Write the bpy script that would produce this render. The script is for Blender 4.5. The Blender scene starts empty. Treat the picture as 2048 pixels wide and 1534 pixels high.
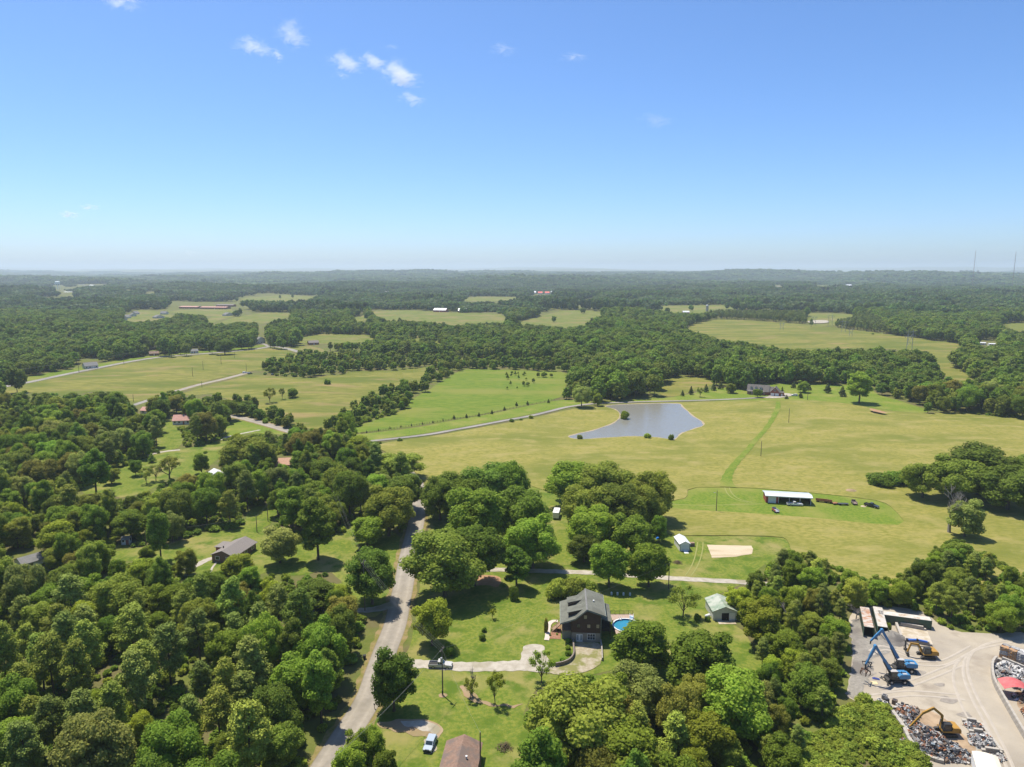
import bpy, math, random
import numpy as np
from mathutils import Vector
from mathutils.geometry import delaunay_2d_cdt

SC = bpy.context.scene
COL = SC.collection
R = math.radians
RNG = np.random.default_rng(7)

# ------------------------------------------------------------------ camera
FPX, CX, CY, CAMH, EYE = 1420.0, 1024.0, 767.0, 97.0, 538.0   # photograph is 2048 x 1534
PITCH = math.atan((CY - EYE) / FPX)
CP, SP = math.cos(PITCH), math.sin(PITCH)
cam_d = bpy.data.cameras.new('camera')
cam_d.sensor_width = 36.0
cam_d.lens = 36.0 * FPX / 2048.0
cam_d.clip_start, cam_d.clip_end = 1.0, 80000.0
cam = bpy.data.objects.new('camera', cam_d)
COL.objects.link(cam)
cam.location = (0, 0, CAMH)
cam.rotation_euler = (math.pi / 2 - PITCH, 0, 0)
SC.camera = cam

# ------------------------------------------------------------------ sky and sun
SUN_EL = R(67)
SUN_AZ = math.atan2(-0.62, 0.78)          # horizontal direction to the sun: x = sin, y = cos
W = bpy.data.worlds.new('World')
SC.world = W
W.use_nodes = True
wn = W.node_tree
bg = wn.nodes['Background']
sky = wn.nodes.new('ShaderNodeTexSky')
sky.sky_type = 'NISHITA'
sky.sun_disc = False
sky.sun_elevation = SUN_EL
sky.sun_rotation = SUN_AZ
sky.altitude = 200
sky.air_density = 0.8
sky.dust_density = 0.9
sky.ozone_density = 10.0
shs = wn.nodes.new('ShaderNodeHueSaturation')
shs.inputs['Saturation'].default_value = 1.05
wn.links.new(sky.outputs[0], shs.inputs['Color'])
wn.links.new(shs.outputs[0], bg.inputs[0])
bg.inputs[1].default_value = 0.114
sun_d = bpy.data.lights.new('sun', 'SUN')
sun_d.energy = 4.1
sun_d.angle = R(0.53)
sun_d.color = (1.0, 0.93, 0.80)
sun = bpy.data.objects.new('sun', sun_d)
COL.objects.link(sun)
sd = Vector((math.sin(SUN_AZ) * math.cos(SUN_EL), math.cos(SUN_AZ) * math.cos(SUN_EL), math.sin(SUN_EL)))
sun.rotation_euler = sd.to_track_quat('Z', 'Y').to_euler()
sun.location = (0, 0, 150)
vs = SC.view_settings
vs.view_transform = 'Standard'
vs.look = 'None'
vs.exposure = 0.68
vs.gamma = 1.0
vs.use_curve_mapping = False
SC.render.engine = 'CYCLES'
cy = SC.cycles
cy.max_bounces = 7
cy.diffuse_bounces = 5
cy.glossy_bounces = 2
cy.transmission_bounces = 3
cy.transparent_max_bounces = 6
cy.volume_bounces = 3
cy.use_denoising = True
cy.caustics_reflective = False
cy.caustics_refractive = False
cy.sample_clamp_indirect = 4.0

# ------------------------------------------------------------------ pixel <-> world
def G(px, py, z=0.0):
    """where the line of sight through a photo pixel meets the level z"""
    r = (px - CX) / FPX
    d = (py - CY) / FPX
    t = (CAMH - z) / (SP + d * CP)
    return Vector((r * t, (CP - d * SP) * t, z))

def proj(x, y, z):
    zz = np.asarray(z) - CAMH
    f = y * CP - zz * SP
    d = -y * SP - zz * CP
    return CX + FPX * x / f, CY + FPX * d / f

def scale_at(p):
    return FPX / (p.y * CP + (CAMH - p.z) * SP)

def height_for(p, top_py):
    """height of an upright at p whose top shows at row top_py"""
    d = (top_py - CY) / FPX
    # y*(-SP) - (z-H)*CP = d*(y*CP - (z-H)*SP)
    return CAMH + (-p.y * SP - d * p.y * CP) / (CP - d * SP)

def GP(pts, z=0.0):
    return [G(a, b, z) for a, b in pts]

def pip(px, py, poly):
    """vectorised point in polygon"""
    px = np.asarray(px, float); py = np.asarray(py, float)
    inside = np.zeros(px.shape, bool)
    n = len(poly)
    for i in range(n):
        x0, y0 = poly[i]; x1, y1 = poly[(i + 1) % n]
        if y0 == y1:
            continue
        c = ((y0 > py) != (y1 > py)) & (px < (x1 - x0) * (py - y0) / (y1 - y0) + x0)
        inside ^= c
    return inside

# ------------------------------------------------------------------ materials
MATS = {}
def rgb(c):
    return (c[0], c[1], c[2], 1.0)

def mat(name, c1, c2=None, scale=1.0, rough=0.85, c3=None, scale3=0.02, f3=(0.45, 0.6), bump=0.0, bscale=4.0, spec=0.3,
        metal=0.0, stretch=(1, 1, 1), detail=4.0, ramp=(0.35, 0.65), coat=0.0, c4=None, scale4=0.2, f4=(0.5, 0.62)):
    if name in MATS:
        return MATS[name]
    m = bpy.data.materials.new(name)
    m.use_nodes = True
    nt = m.node_tree
    N, L = nt.nodes, nt.links
    b = N['Principled BSDF']
    b.inputs['Roughness'].default_value = rough
    b.inputs['Specular IOR Level'].default_value = spec
    b.inputs['Metallic'].default_value = metal
    if coat:
        b.inputs['Coat Weight'].default_value = coat
        b.inputs['Coat Roughness'].default_value = 0.08
    b.inputs['Base Color'].default_value = rgb(c1)
    if c2 is not None:
        tc = N.new('ShaderNodeTexCoord')
        mp = N.new('ShaderNodeMapping')
        mp.inputs['Scale'].default_value = stretch
        L.new(tc.outputs['Object'], mp.inputs[0])
        def noise(s, f, det):
            n = N.new('ShaderNodeTexNoise')
            n.inputs['Scale'].default_value = s
            n.inputs['Detail'].default_value = det
            n.inputs['Roughness'].default_value = 0.6
            L.new(mp.outputs[0], n.inputs['Vector'])
            r = N.new('ShaderNodeMapRange')
            r.inputs['From Min'].default_value, r.inputs['From Max'].default_value = f
            L.new(n.outputs['Fac'], r.inputs['Value'])
            return r.outputs[0]
        def mix(f, a, c):
            x = N.new('ShaderNodeMixRGB')
            L.new(f, x.inputs[0])
            if isinstance(a, tuple):
                x.inputs[1].default_value = rgb(a)
            else:
                L.new(a, x.inputs[1])
            x.inputs[2].default_value = rgb(c)
            return x.outputs[0]
        col = mix(noise(scale, ramp, detail), tuple(c1), c2)
        if c3 is not None:
            col = mix(noise(scale3, f3, 3.0), col, c3)
        if c4 is not None:
            col = mix(noise(scale4, f4, 5.0), col, c4)
        L.new(col, b.inputs['Base Color'])
        if bump:
            n = N.new('ShaderNodeTexNoise')
            n.inputs['Scale'].default_value = bscale
            n.inputs['Detail'].default_value = 4
            L.new(mp.outputs[0], n.inputs['Vector'])
            bp = N.new('ShaderNodeBump')
            bp.inputs['Strength'].default_value = 1.0
            bp.inputs['Distance'].default_value = bump
            L.new(n.outputs['Fac'], bp.inputs['Height'])
            L.new(bp.outputs[0], b.inputs['Normal'])
    MATS[name] = m
    return m

def leaf_mat(name, trans=0.5, island=0.35, attr=None):
    """foliage: the object's own colour, varied from tree to tree and from leaf clump to leaf clump"""
    m = bpy.data.materials.new(name)
    m.use_nodes = True
    nt = m.node_tree
    N, L = nt.nodes, nt.links
    b = N['Principled BSDF']
    out = N['Material Output']
    b.inputs['Roughness'].default_value = 0.65
    b.inputs['Specular IOR Level'].default_value = 0.08
    oi = N.new('ShaderNodeObjectInfo')
    ge = N.new('ShaderNodeNewGeometry')
    hsv = N.new('ShaderNodeHueSaturation')
    def mr(src, lo, hi):
        r = N.new('ShaderNodeMapRange')
        r.inputs['To Min'].default_value, r.inputs['To Max'].default_value = lo, hi
        L.new(src, r.inputs['Value'])
        return r.outputs[0]
    L.new(mr(oi.outputs['Random'], 0.492, 0.518), hsv.inputs['Hue'])
    mu = N.new('ShaderNodeMath'); mu.operation = 'MULTIPLY'
    L.new(mr(ge.outputs['Random Per Island'], 1 - island, 1 + island), mu.inputs[0])
    sn = N.new('ShaderNodeMath'); sn.operation = 'MULTIPLY'; sn.inputs[1].default_value = 7.31
    fr = N.new('ShaderNodeMath'); fr.operation = 'FRACT'
    L.new(oi.outputs['Random'], sn.inputs[0]); L.new(sn.outputs[0], fr.inputs[0])
    L.new(mr(fr.outputs[0], 0.75, 1.25), mu.inputs[1])
    L.new(mu.outputs[0], hsv.inputs['Value'])
    if attr:
        a = N.new('ShaderNodeAttribute'); a.attribute_name = attr
        L.new(a.outputs['Color'], hsv.inputs['Color'])
    else:
        L.new(oi.outputs['Color'], hsv.inputs['Color'])
    L.new(hsv.outputs[0], b.inputs['Base Color'])
    tr = N.new('ShaderNodeBsdfTranslucent')
    L.new(hsv.outputs[0], tr.inputs['Color'])
    mx = N.new('ShaderNodeMixShader')
    mx.inputs[0].default_value = trans
    L.new(b.outputs[0], mx.inputs[1]); L.new(tr.outputs[0], mx.inputs[2])
    L.new(mx.outputs[0], out.inputs[0])
    MATS[name] = m
    return m

# ------------------------------------------------------------------ mesh building
class MB:
    """collects shapes; build() links them as one mesh object"""
    def __init__(s):
        s.v = []; s.f = []
    def add(s, vs_, fs):
        n = len(s.v)
        s.v += [tuple(q) for q in vs_]
        s.f += [tuple(i + n for i in q) for q in fs]
        return s
    def box(s, x0, y0, z0, x1, y1, z1):
        return s.add([(x0, y0, z0), (x1, y0, z0), (x1, y1, z0), (x0, y1, z0), (x0, y0, z1), (x1, y0, z1), (x1, y1, z1), (x0, y1, z1)],
                     [(0, 3, 2, 1), (4, 5, 6, 7), (0, 1, 5, 4), (1, 2, 6, 5), (2, 3, 7, 6), (3, 0, 4, 7)])
    def bar(s, p, q, w, h=None, up=(0, 0, 1)):
        """a beam of section w x h from p to q"""
        p = Vector(p); q = Vector(q); h = h or w
        d = (q - p).normalized(); u = Vector(up)
        if abs(d.dot(u)) > 0.98:
            u = Vector((0, 1, 0))
        a = d.cross(u).normalized() * w / 2; b = a.cross(d).normalized() * h / 2
        vs_ = [p - a - b, p + a - b, p + a + b, p - a + b, q - a - b, q + a - b, q + a + b, q - a + b]
        return s.add(vs_, [(0, 3, 2, 1), (4, 5, 6, 7), (0, 1, 5, 4), (1, 2, 6, 5), (2, 3, 7, 6), (3, 0, 4, 7)])
    def tube(s, pts, rad, n=8, caps=True):
        pts = [Vector(p) for p in pts]
        if not isinstance(rad, (list, tuple)):
            rad = [rad] * len(pts)
        vs_ = []; fs = []
        for i, p in enumerate(pts):
            d = (pts[min(i + 1, len(pts) - 1)] - pts[max(i - 1, 0)]).normalized()
            u = Vector((0, 0, 1)) if abs(d.z) < 0.9 else Vector((1, 0, 0))
            a = d.cross(u).normalized(); b = d.cross(a)
            for k in range(n):
                t = 2 * math.pi * k / n
                vs_.append(p + (a * math.cos(t) + b * math.sin(t)) * rad[i])
        for i in range(len(pts) - 1):
            for k in range(n):
                k2 = (k + 1) % n
                fs.append((i * n + k, i * n + k2, (i + 1) * n + k2, (i + 1) * n + k))
        if caps:
            fs.append(tuple(range(n))); fs.append(tuple(range((len(pts) - 1) * n, len(pts) * n))[::-1])
        return s.add(vs_, fs)
    def prism(s, prof, y0, y1, axis='y'):
        """outline in x,z pushed along y (or in y,z pushed along x)"""
        n = len(prof)
        if axis == 'y':
            vs_ = [(a, y0, b) for a, b in prof] + [(a, y1, b) for a, b in prof]
        elif axis == 'x':
            vs_ = [(y0, a, b) for a, b in prof] + [(y1, a, b) for a, b in prof]
        else:
            vs_ = [(a, b, y0) for a, b in prof] + [(a, b, y1) for a, b in prof]
        fs = [(i, (i + 1) % n, (i + 1) % n + n, i + n) for i in range(n)]
        return s.add(vs_, fs + [tuple(range(n))[::-1], tuple(range(n, 2 * n))])
    def ring(s, c, r0, r1, z0, z1, n=24):
        vs_ = []; fs = []
        for k in range(n):
            t = 2 * math.pi * k / n; co, si = math.cos(t), math.sin(t)
            for r_, z_ in ((r0, z0), (r1, z0), (r1, z1), (r0, z1)):
                vs_.append((c[0] + r_ * co, c[1] + r_ * si, z_))
        for k in range(n):
            a = 4 * k; b = 4 * ((k + 1) % n)
            for i in range(4):
                j = (i + 1) % 4
                fs.append((a + i, b + i, b + j, a + j))
        return s.add(vs_, fs)
    def build(s, name, m, parent=None, smooth=False):
        me = bpy.data.meshes.new(name)
        me.from_pydata([tuple(q) for q in s.v], [], s.f)
        me.update()
        o = bpy.data.objects.new(name, me)
        me.materials.append(m)
        if smooth:
            me.shade_smooth()
        COL.objects.link(o)
        if parent is not None:
            o.parent = parent
        return o

def tag(o, label=None, cat=None, group=None, kind=None):
    if label: o['label'] = label
    if cat: o['category'] = cat
    if group: o['group'] = group
    if kind: o['kind'] = kind
    return o

def thing(name, label, cat, loc=(0, 0, 0), rz=0.0, group=None):
    o = bpy.data.objects.new(name, None)
    o.empty_display_size = 0.3
    COL.objects.link(o)
    o.location = loc
    o.rotation_euler = (0, 0, rz)
    return tag(o, label, cat, group)

def copy_tree(o, parent=None):
    c = o.copy()
    COL.objects.link(c)
    c.parent = parent
    for ch in list(o.children):
        copy_tree(ch, c)
    return c

def resample(poly, step):
    out = []
    n = len(poly)
    for i in range(n):
        a, b = poly[i], poly[(i + 1) % n]
        k = max(1, int(math.ceil((b - a).length / step)))
        for j in range(k):
            out.append(a.lerp(b, j / k))
    return out

def smooth_poly(poly, it=2):
    for _ in range(it):
        q = []
        n = len(poly)
        for i in range(n):
            a, b = poly[i], poly[(i + 1) % n]
            q += [a.lerp(b, .25), a.lerp(b, .75)]
        poly = q
    return poly

def sheet(name, polys, m, z=0.03, step=8.0, zf=None, skirt=None, label=None, wob=0.0):
    """a ground sheet inside the outline polys[0] with holes polys[1:], draped over zf"""
    vs_ = []; es = []
    allp = []
    for P in polys:
        P = [Vector((p.x, p.y)) for p in P]
        P = resample(P, step)
        if wob:
            P = [p + Vector((math.sin(p.y * 1.7 + p.x * .9), math.cos(p.x * 1.3 - p.y * .8))) * wob * (0.6 + 0.4 * math.sin(p.x * .37 + p.y * .53)) for p in P]
        n0 = len(vs_)
        vs_ += P
        es += [(n0 + i, n0 + (i + 1) % len(P)) for i in range(len(P))]
        allp.append([(p.x, p.y) for p in P])
    nb = len(vs_)
    if zf is not None:
        a = np.array(allp[0]); lo, hi = a.min(0), a.max(0)
        gx, gy = np.meshgrid(np.arange(lo[0] + step / 2, hi[0], step), np.arange(lo[1] + step / 2, hi[1], step))
        gx = gx.ravel(); gy = gy.ravel()
        ok = pip(gx, gy, allp[0])
        for h_ in allp[1:]:
            ok &= ~pip(gx, gy, h_)
        vs_ += [Vector((x, y)) for x, y in zip(gx[ok], gy[ok])]
    res = delaunay_2d_cdt(vs_, es, [], 1, 1e-4)
    V, F = res[0], res[2]
    if len(polys) > 1:
        cen = np.array([[sum(V[i][k] for i in f) / len(f) for k in (0, 1)] for f in F])
        hole = np.zeros(len(F), bool)
        for h_ in allp[1:]:
            hole |= pip(cen[:, 0], cen[:, 1], h_)
        F = [f for f, q in zip(F, hole) if not q]
    edge = np.array([p for P in allp for p in P])
    verts = []
    for p in V:
        verts.append((p.x, p.y, z + (zf(p.x, p.y) if zf else 0.0)))
    faces = [tuple(f) for f in F]
    # upward facing
    fl = []
    for f in faces:
        a, b, c = (Vector(verts[i]) for i in f[:3])
        fl.append(f if (b - a).cross(c - a).z > 0 else f[::-1])
    faces = fl
    if skirt is not None:
        for P in allp:
            n0 = len(verts)
            k = len(P)
            for x, y in P:
                zt = z + (zf(x, y) if zf else 0.0)
                verts += [(x, y, zt), (x, y, skirt)]
            for i in range(k):
                j = (i + 1) % k
                faces.append((n0 + 2 * i, n0 + 2 * j, n0 + 2 * j + 1, n0 + 2 * i + 1))
    me = bpy.data.meshes.new(name)
    me.from_pydata(verts, [], faces)
    me.materials.append(m)
    o = bpy.data.objects.new(name, me)
    COL.objects.link(o)
    tag(o, label, None, None, 'structure')
    return o

def catmull(pts, per=6):
    P = [pts[0]] + list(pts) + [pts[-1]]
    out = []
    for i in range(1, len(P) - 2):
        p0, p1, p2, p3 = P[i - 1], P[i], P[i + 1], P[i + 2]
        for k in range(per):
            t = k / per
            out.append(0.5 * ((2 * p1) + (p2 - p0) * t + (2 * p0 - 5 * p1 + 4 * p2 - p3) * t * t + (3 * p1 - p0 - 3 * p2 + p3) * t ** 3))
    out.append(pts[-1].copy())
    return out

def ribbon(name, line, width, m, z=0.08, label=None, zf=None, per=6, jag=0.0):
    """a road or track along a line of ground points; width may be one number or one per point"""
    c = catmull(line, per)
    ws = width if isinstance(width, (list, tuple)) else [width] * len(line)
    vs_ = []; fs = []
    L_, R_ = [], []
    for i, p in enumerate(c):
        d = (c[min(i + 1, len(c) - 1)] - c[max(i - 1, 0)]); d.z = 0; d.normalize()
        n = Vector((-d.y, d.x, 0))
        t = min(i / per, len(ws) - 1.0001); k = int(t); w = ws[k] + (ws[min(k + 1, len(ws) - 1)] - ws[k]) * (t - k)
        j1 = math.sin(i * 2.1) * jag; j2 = math.cos(i * 1.7 + 1) * jag
        a = p + n * (w / 2 + j1); b = p - n * (w / 2 + j2)
        L_.append(a); R_.append(b)
        for q in (a, p, b):
            vs_.append((q.x, q.y, z + (zf(q.x, q.y) if zf else 0.0) + (0.04 if q is p else 0)))
    for i in range(len(c) - 1):
        k = 3 * i
        fs += [(k, k + 1, k + 4, k + 3), (k + 1, k + 2, k + 5, k + 4)]
    fs = [f[::-1] if (Vector(vs_[f[1]]) - Vector(vs_[f[0]])).cross(Vector(vs_[f[2]]) - Vector(vs_[f[0]])).z < 0 else f for f in fs]
    me = bpy.data.meshes.new(name)
    me.from_pydata(vs_, [], fs)
    me.materials.append(m)
    at = me.attributes.new('across', 'FLOAT', 'POINT')
    at.data.foreach_set('value', np.tile(np.array([0.0, .5, 1.0]), len(c)))
    o = bpy.data.objects.new(name, me)
    COL.objects.link(o)
    tag(o, label, None, None, 'structure')
    return o, L_ + R_[::-1]

# ================================================================== the setting
CLEAR = []            # photo outlines that show open ground: nothing of a wood may stand in front of them
def clear(*polys):
    CLEAR.extend(polys)

def sstep(a, b, x):
    t = np.clip((x - a) / (b - a), 0, 1)
    return t * t * (3 - 2 * t)

def terrain(x, y):
    """level within 2.4 km, wooded hills beyond"""
    x = np.asarray(x, float); y = np.asarray(y, float)
    r = np.hypot(x, y)
    n1 = np.sin(x / 610 + 1.3) * np.cos(y / 830 + .4) + .6 * np.sin(x / 330 - y / 410) + .35 * np.sin(x / 190 + y / 230 + 2)
    n2 = np.sin(x / 1900 + .7) + .6 * np.sin(x / 1050 + 2.1 + y / 5200) + .4 * np.sin(x / 520 + y / 3000)
    n3 = np.sin(x / 3100 + 2.2) + .6 * np.sin(x / 1700 + .3) + .3 * np.sin(x / 700)
    h = 17 * sstep(2400, 3800, r) * n1
    h = h + sstep(5200, 7600, r) * (22 + 22 * n2) * (1 - .7 * sstep(9000, 12000, r))
    h = h + sstep(13000, 18000, r) * (40 + 26 * n3)
    h = h + sstep(21000, 25000, r) * (42 + 14 * n2)
    return h

M_FLOOR = mat('woodland_ground', (.10, .125, .026), (.14, .15, .04), 0.3, c3=(.13, .115, .05), scale3=.06, bump=.15, bscale=1.2, spec=.05)
xs = np.unique(np.concatenate([np.linspace(-1500, 1500, 61), np.linspace(-6000, 6000, 121), np.linspace(-30000, 30000, 161)]))
ys = np.unique(np.concatenate([np.linspace(-400, 2400, 50), np.linspace(2400, 8000, 90), np.linspace(8000, 30000, 110)]))
gx, gy = np.meshgrid(xs, ys)
gz = terrain(gx, gy)
nx, ny = len(xs), len(ys)
me = bpy.data.meshes.new('ground')
idx = np.arange(nx * ny).reshape(ny, nx)
quads = np.stack([idx[:-1, :-1], idx[:-1, 1:], idx[1:, 1:], idx[1:, :-1]], -1).reshape(-1, 4)
me.from_pydata(np.stack([gx, gy, gz], -1).reshape(-1, 3).tolist(), [], quads.tolist())
me.materials.append(M_FLOOR)
ground = bpy.data.objects.new('ground', me)
COL.objects.link(ground)
tag(ground, 'rolling ground under the woods reaching to the horizon', None, None, 'structure')

# ---- grass and soil
LAWN = mat('mown_lawn', (.098, .150, .020), (.188, .205, .036), 1.0, c3=(.250, .222, .075), scale3=.06, f3=(.48, .68), bump=.08, bscale=3, c4=(.085, .134, .016), scale4=.16, f4=(.5, .64), detail=10, ramp=(.38, .62), spec=.05)
LAWN_B = mat('bright_lawn', (.098, .162, .018), (.168, .208, .030), 0.8, c3=(.205, .215, .048), scale3=.06, f3=(.46, .66), detail=10, bump=.06, bscale=3, ramp=(.38, .62), spec=.05)
HAY = mat('hay_grass', (.176, .178, .036), (.280, .246, .068), 0.6, c3=(.150, .164, .032), scale3=.018, f3=(.44, .64), bump=.25, bscale=.9, stretch=(.7, 1.3, 1), detail=10.0, c4=(.30, .255, .092), scale4=.09, f4=(.5, .74), ramp=(.38, .62), spec=.05)
PASTURE = mat('pasture_grass', (.135, .145, .028), (.225, .208, .052), 0.22, c3=(.115, .138, .024), scale3=.02, f3=(.45, .60), stretch=(.45, 1.5, 1), bump=.25, bscale=.6, c4=(.245, .19, .075), scale4=.035, f4=(.54, .68), detail=10, ramp=(.40, .60), spec=.05)
GREENF = mat('green_meadow', (.090, .152, .016), (.158, .198, .028), 0.25, c3=(.180, .195, .040), scale3=.02, f3=(.46, .64), stretch=(.5, 1.4, 1), bump=.2, bscale=.7, detail=10, ramp=(.38, .62), spec=.05)
FARF = mat('far_meadow', (.112, .142, .024), (.170, .178, .044), 0.06, c3=(.195, .172, .060), scale3=.015, f3=(.48, .62), detail=8, spec=.05)
ASPH = mat('worn_asphalt', (0.279, 0.244, 0.198), (0.318, 0.281, 0.234), 0.8, c3=(0.233, 0.206, 0.166), scale3=.12, f3=(.5, .7), bump=.01, bscale=30)
ASPH_P = mat('pale_road', (0.249, 0.228, 0.199), (0.286, 0.266, 0.231), 0.5, c3=(0.211, 0.195, 0.172), scale3=.05)
nt = ASPH.node_tree
bs = nt.nodes['Principled BSDF']; src = bs.inputs['Base Color'].links[0].from_socket
aa = nt.nodes.new('ShaderNodeAttribute'); aa.attribute_name = 'across'
rp = nt.nodes.new('ShaderNodeValToRGB'); cr_ = rp.color_ramp
cr_.elements[0].position = 0.0; cr_.elements[0].color = (.62, .58, .5, 1); cr_.elements[1].position = 1.0; cr_.elements[1].color = (.62, .58, .5, 1)
for po, va in ((.05, .9), (.17, .97), (.25, 1.1), (.34, .97), (.5, .86), (.66, .97), (.75, 1.1), (.83, .97), (.95, .9)):
    e_ = cr_.elements.new(po); e_.color = (va, va, va * .98, 1)
mx_ = nt.nodes.new('ShaderNodeMixRGB'); mx_.blend_type = 'MULTIPLY'; mx_.inputs[0].default_value = 1.0
nt.links.new(aa.outputs['Fac'], rp.inputs[0]); nt.links.new(src, mx_.inputs[1]); nt.links.new(rp.outputs[0], mx_.inputs[2]); nt.links.new(mx_.outputs[0], bs.inputs['Base Color'])
GRAVEL = mat('pale_gravel', (0.440, 0.398, 0.328), (0.336, 0.298, 0.237), 0.6, c3=(0.265, 0.233, 0.155), scale3=.10, f3=(.52, .66), bump=.03, bscale=9)
GRAVELW = mat('weedy_gravel', (0.388, 0.338, 0.250), (0.285, 0.239, 0.149), 1.2, c3=(0.185, 0.181, 0.055), scale3=.22, f3=(.48, .6), bump=.04, bscale=7)
YARD = mat('yard_limestone', (0.360, 0.310, 0.238), (0.413, 0.359, 0.279), 0.25, c3=(0.309, 0.269, 0.215), scale3=.045, f3=(.42, .62), bump=.03, bscale=6, c4=(0.266, 0.223, 0.171), scale4=.1, f4=(.55, .7))
YARD_D = mat('yard_dark_gravel', (0.289, 0.264, 0.227), (0.212, 0.195, 0.167), 1.5, c3=(0.165, 0.148, 0.130), scale3=.12, bump=.06, bscale=5)
DIRT = mat('bare_soil', (.289, .191, .109), (.339, .252, .159), 0.3, c3=(.239, .180, .087), scale3=.15, bump=.04, bscale=4)
REDDIRT = mat('red_clay', (.303, .159, .079), (.361, .224, .130), 0.5, bump=.05, bscale=3)
SAND = mat('arena_sand', (.54, .45, .32), (.48, .39, .27), 0.4, c3=(.42, .34, .22), scale3=.15, stretch=(.4, 2, 1), bump=.04, bscale=3, spec=.1)
MULCH = mat('red_mulch', (.239, .109, .061), (.303, .173, .109), 1.5, bump=.05, bscale=6)
VERGE = mat('dry_verge', (0.208, 0.170, 0.065), (0.154, 0.152, 0.033), 0.8, c3=(0.253, 0.189, 0.091), scale3=.3, bump=.04, bscale=4, spec=.05)

def make_dome(polys, A, D, wl=60.0, base=0.15):
    E = []
    for P in polys:
        for i in range(len(P)):
            a, b = P[i], P[(i + 1) % len(P)]
            E.append((a.x, a.y, b.x, b.y))
    E = np.array(E)
    ax, ay, bx, by = E.T
    dx, dy = bx - ax, by - ay
    ll = dx * dx + dy * dy + 1e-9
    def zf(x, y):
        t = np.clip(((x - ax) * dx + (y - ay) * dy) / ll, 0, 1)
        d = np.sqrt(np.min((ax + t * dx - x) ** 2 + (ay + t * dy - y) ** 2))
        return float(A * sstep(0, D, d) * (0.55 + 0.45 * math.sin(x / wl + 1.1) * math.cos(y / (wl * .8)) )) + base * .3 * math.sin(x / 9.0 + y / 13.0) * float(sstep(0, 15, d))
    return zf

# ---- the big hay field round the pond
POND = [(1133, 873), (1150, 868), (1175, 863), (1200, 856), (1222, 848), (1238, 838), (1240, 828), (1232, 820), (1215, 815), (1205, 812), (1240, 808.5),
        (1300, 807), (1345, 806.5), (1362, 807.5), (1368, 815), (1380, 826), (1393, 836), (1410, 846), (1408, 852), (1390, 858), (1370, 864), (1358, 872), (1350, 881),
        (1335, 878), (1310, 875), (1280, 873), (1240, 874), (1200, 877), (1165, 879), (1145, 878)]
HAYP = [(748, 889), (860, 874), (960, 856), (1060, 838), (1140, 819), (1190, 812.5), (1230, 809), (1300, 806), (1400, 804.5), (1480, 801.5), (1560, 801), (1640, 802), (1700, 808),
        (1760, 820), (1840, 828), (1900, 825), (1990, 833), (2048, 839), (2190, 850), (2190, 1160), (2048, 1185), (1980, 1185), (1900, 1185), (1800, 1185), (1700, 1165), (1640, 1140), (1584, 1110),
        (1577, 1082), (1562, 1073), (1420, 1071), (1330, 1073), (1326, 1042), (1250, 1030), (1100, 985), (1040, 965), (960, 965), (862, 985), (848, 962), (800, 915), (760, 900)]
BARNL = [(1375, 975), (1455, 975), (1535, 978), (1620, 986), (1700, 994), (1766, 1003), (1790, 1020), (1815, 1051), (1745, 1049), (1640, 1037), (1500, 1027), (1400, 1021), (1340, 1017), (1331, 1010), (1350, 1000), (1375, 997)]
wHAY, wPOND, wBARN = smooth_poly(GP(HAYP), 1), smooth_poly(GP(POND), 1), smooth_poly(GP(BARNL), 1)
hay_zf = make_dome([wHAY, wPOND, wBARN], 1.6, 60)
sheet('hay_field', [wHAY, wPOND, wBARN], HAY, .22, 7.0, hay_zf, 0.0, 'tall yellowing hay field round the pond')
sheet('barn_lawn', [wBARN], LAWN_B, .05, 9.0, None, None, 'bright mown grass around the open red barn', wob=.3)
HAYV = [p for p in HAYP if p[0] < 1578 or p[1] < 900]
k_ = HAYV.index((2190, 850))
HAYV = HAYV[:k_ + 1] + [(2190, 1100), (2048, 1142), (2000, 1116), (1950, 1090), (1900, 1078), (1872, 1088), (1850, 1112), (1800, 1146), (1740, 1150), (1700, 1140), (1640, 1110), (1590, 1098)] + HAYV[k_ + 1:]
clear(HAYV, BARNL)

# pond: water, mud rim
m = bpy.data.materials.new('pond_water'); m.use_nodes = True
b = m.node_tree.nodes['Principled BSDF']
b.inputs['Base Color'].default_value = (.215, .21, .18, 1)
b.inputs['Roughness'].default_value = .12
b.inputs['Specular IOR Level'].default_value = .3
nt = m.node_tree
tcn = nt.nodes.new('ShaderNodeTexCoord'); mpn = nt.nodes.new('ShaderNodeMapping'); mpn.inputs['Scale'].default_value = (.35, 1.6, 1)
nzn = nt.nodes.new('ShaderNodeTexNoise'); nzn.inputs['Scale'].default_value = 1.1; nzn.inputs['Detail'].default_value = 4
bpn = nt.nodes.new('ShaderNodeBump'); bpn.inputs['Distance'].default_value = .10; bpn.inputs['Strength'].default_value = .9
nt.links.new(tcn.outputs['Object'], mpn.inputs[0]); nt.links.new(mpn.outputs[0], nzn.inputs[0]); nt.links.new(nzn.outputs[0], bpn.inputs['Height']); nt.links.new(bpn.outputs[0], b.inputs['Normal'])
WATER = m
sheet('pond_water', [wPOND], WATER, .10, 12, None, None, 'still grey pond water beside the drive')
MUD = mat('pond_mud', (.30, .23, .14), (.36, .29, .18), .6, rough=.7)
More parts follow.
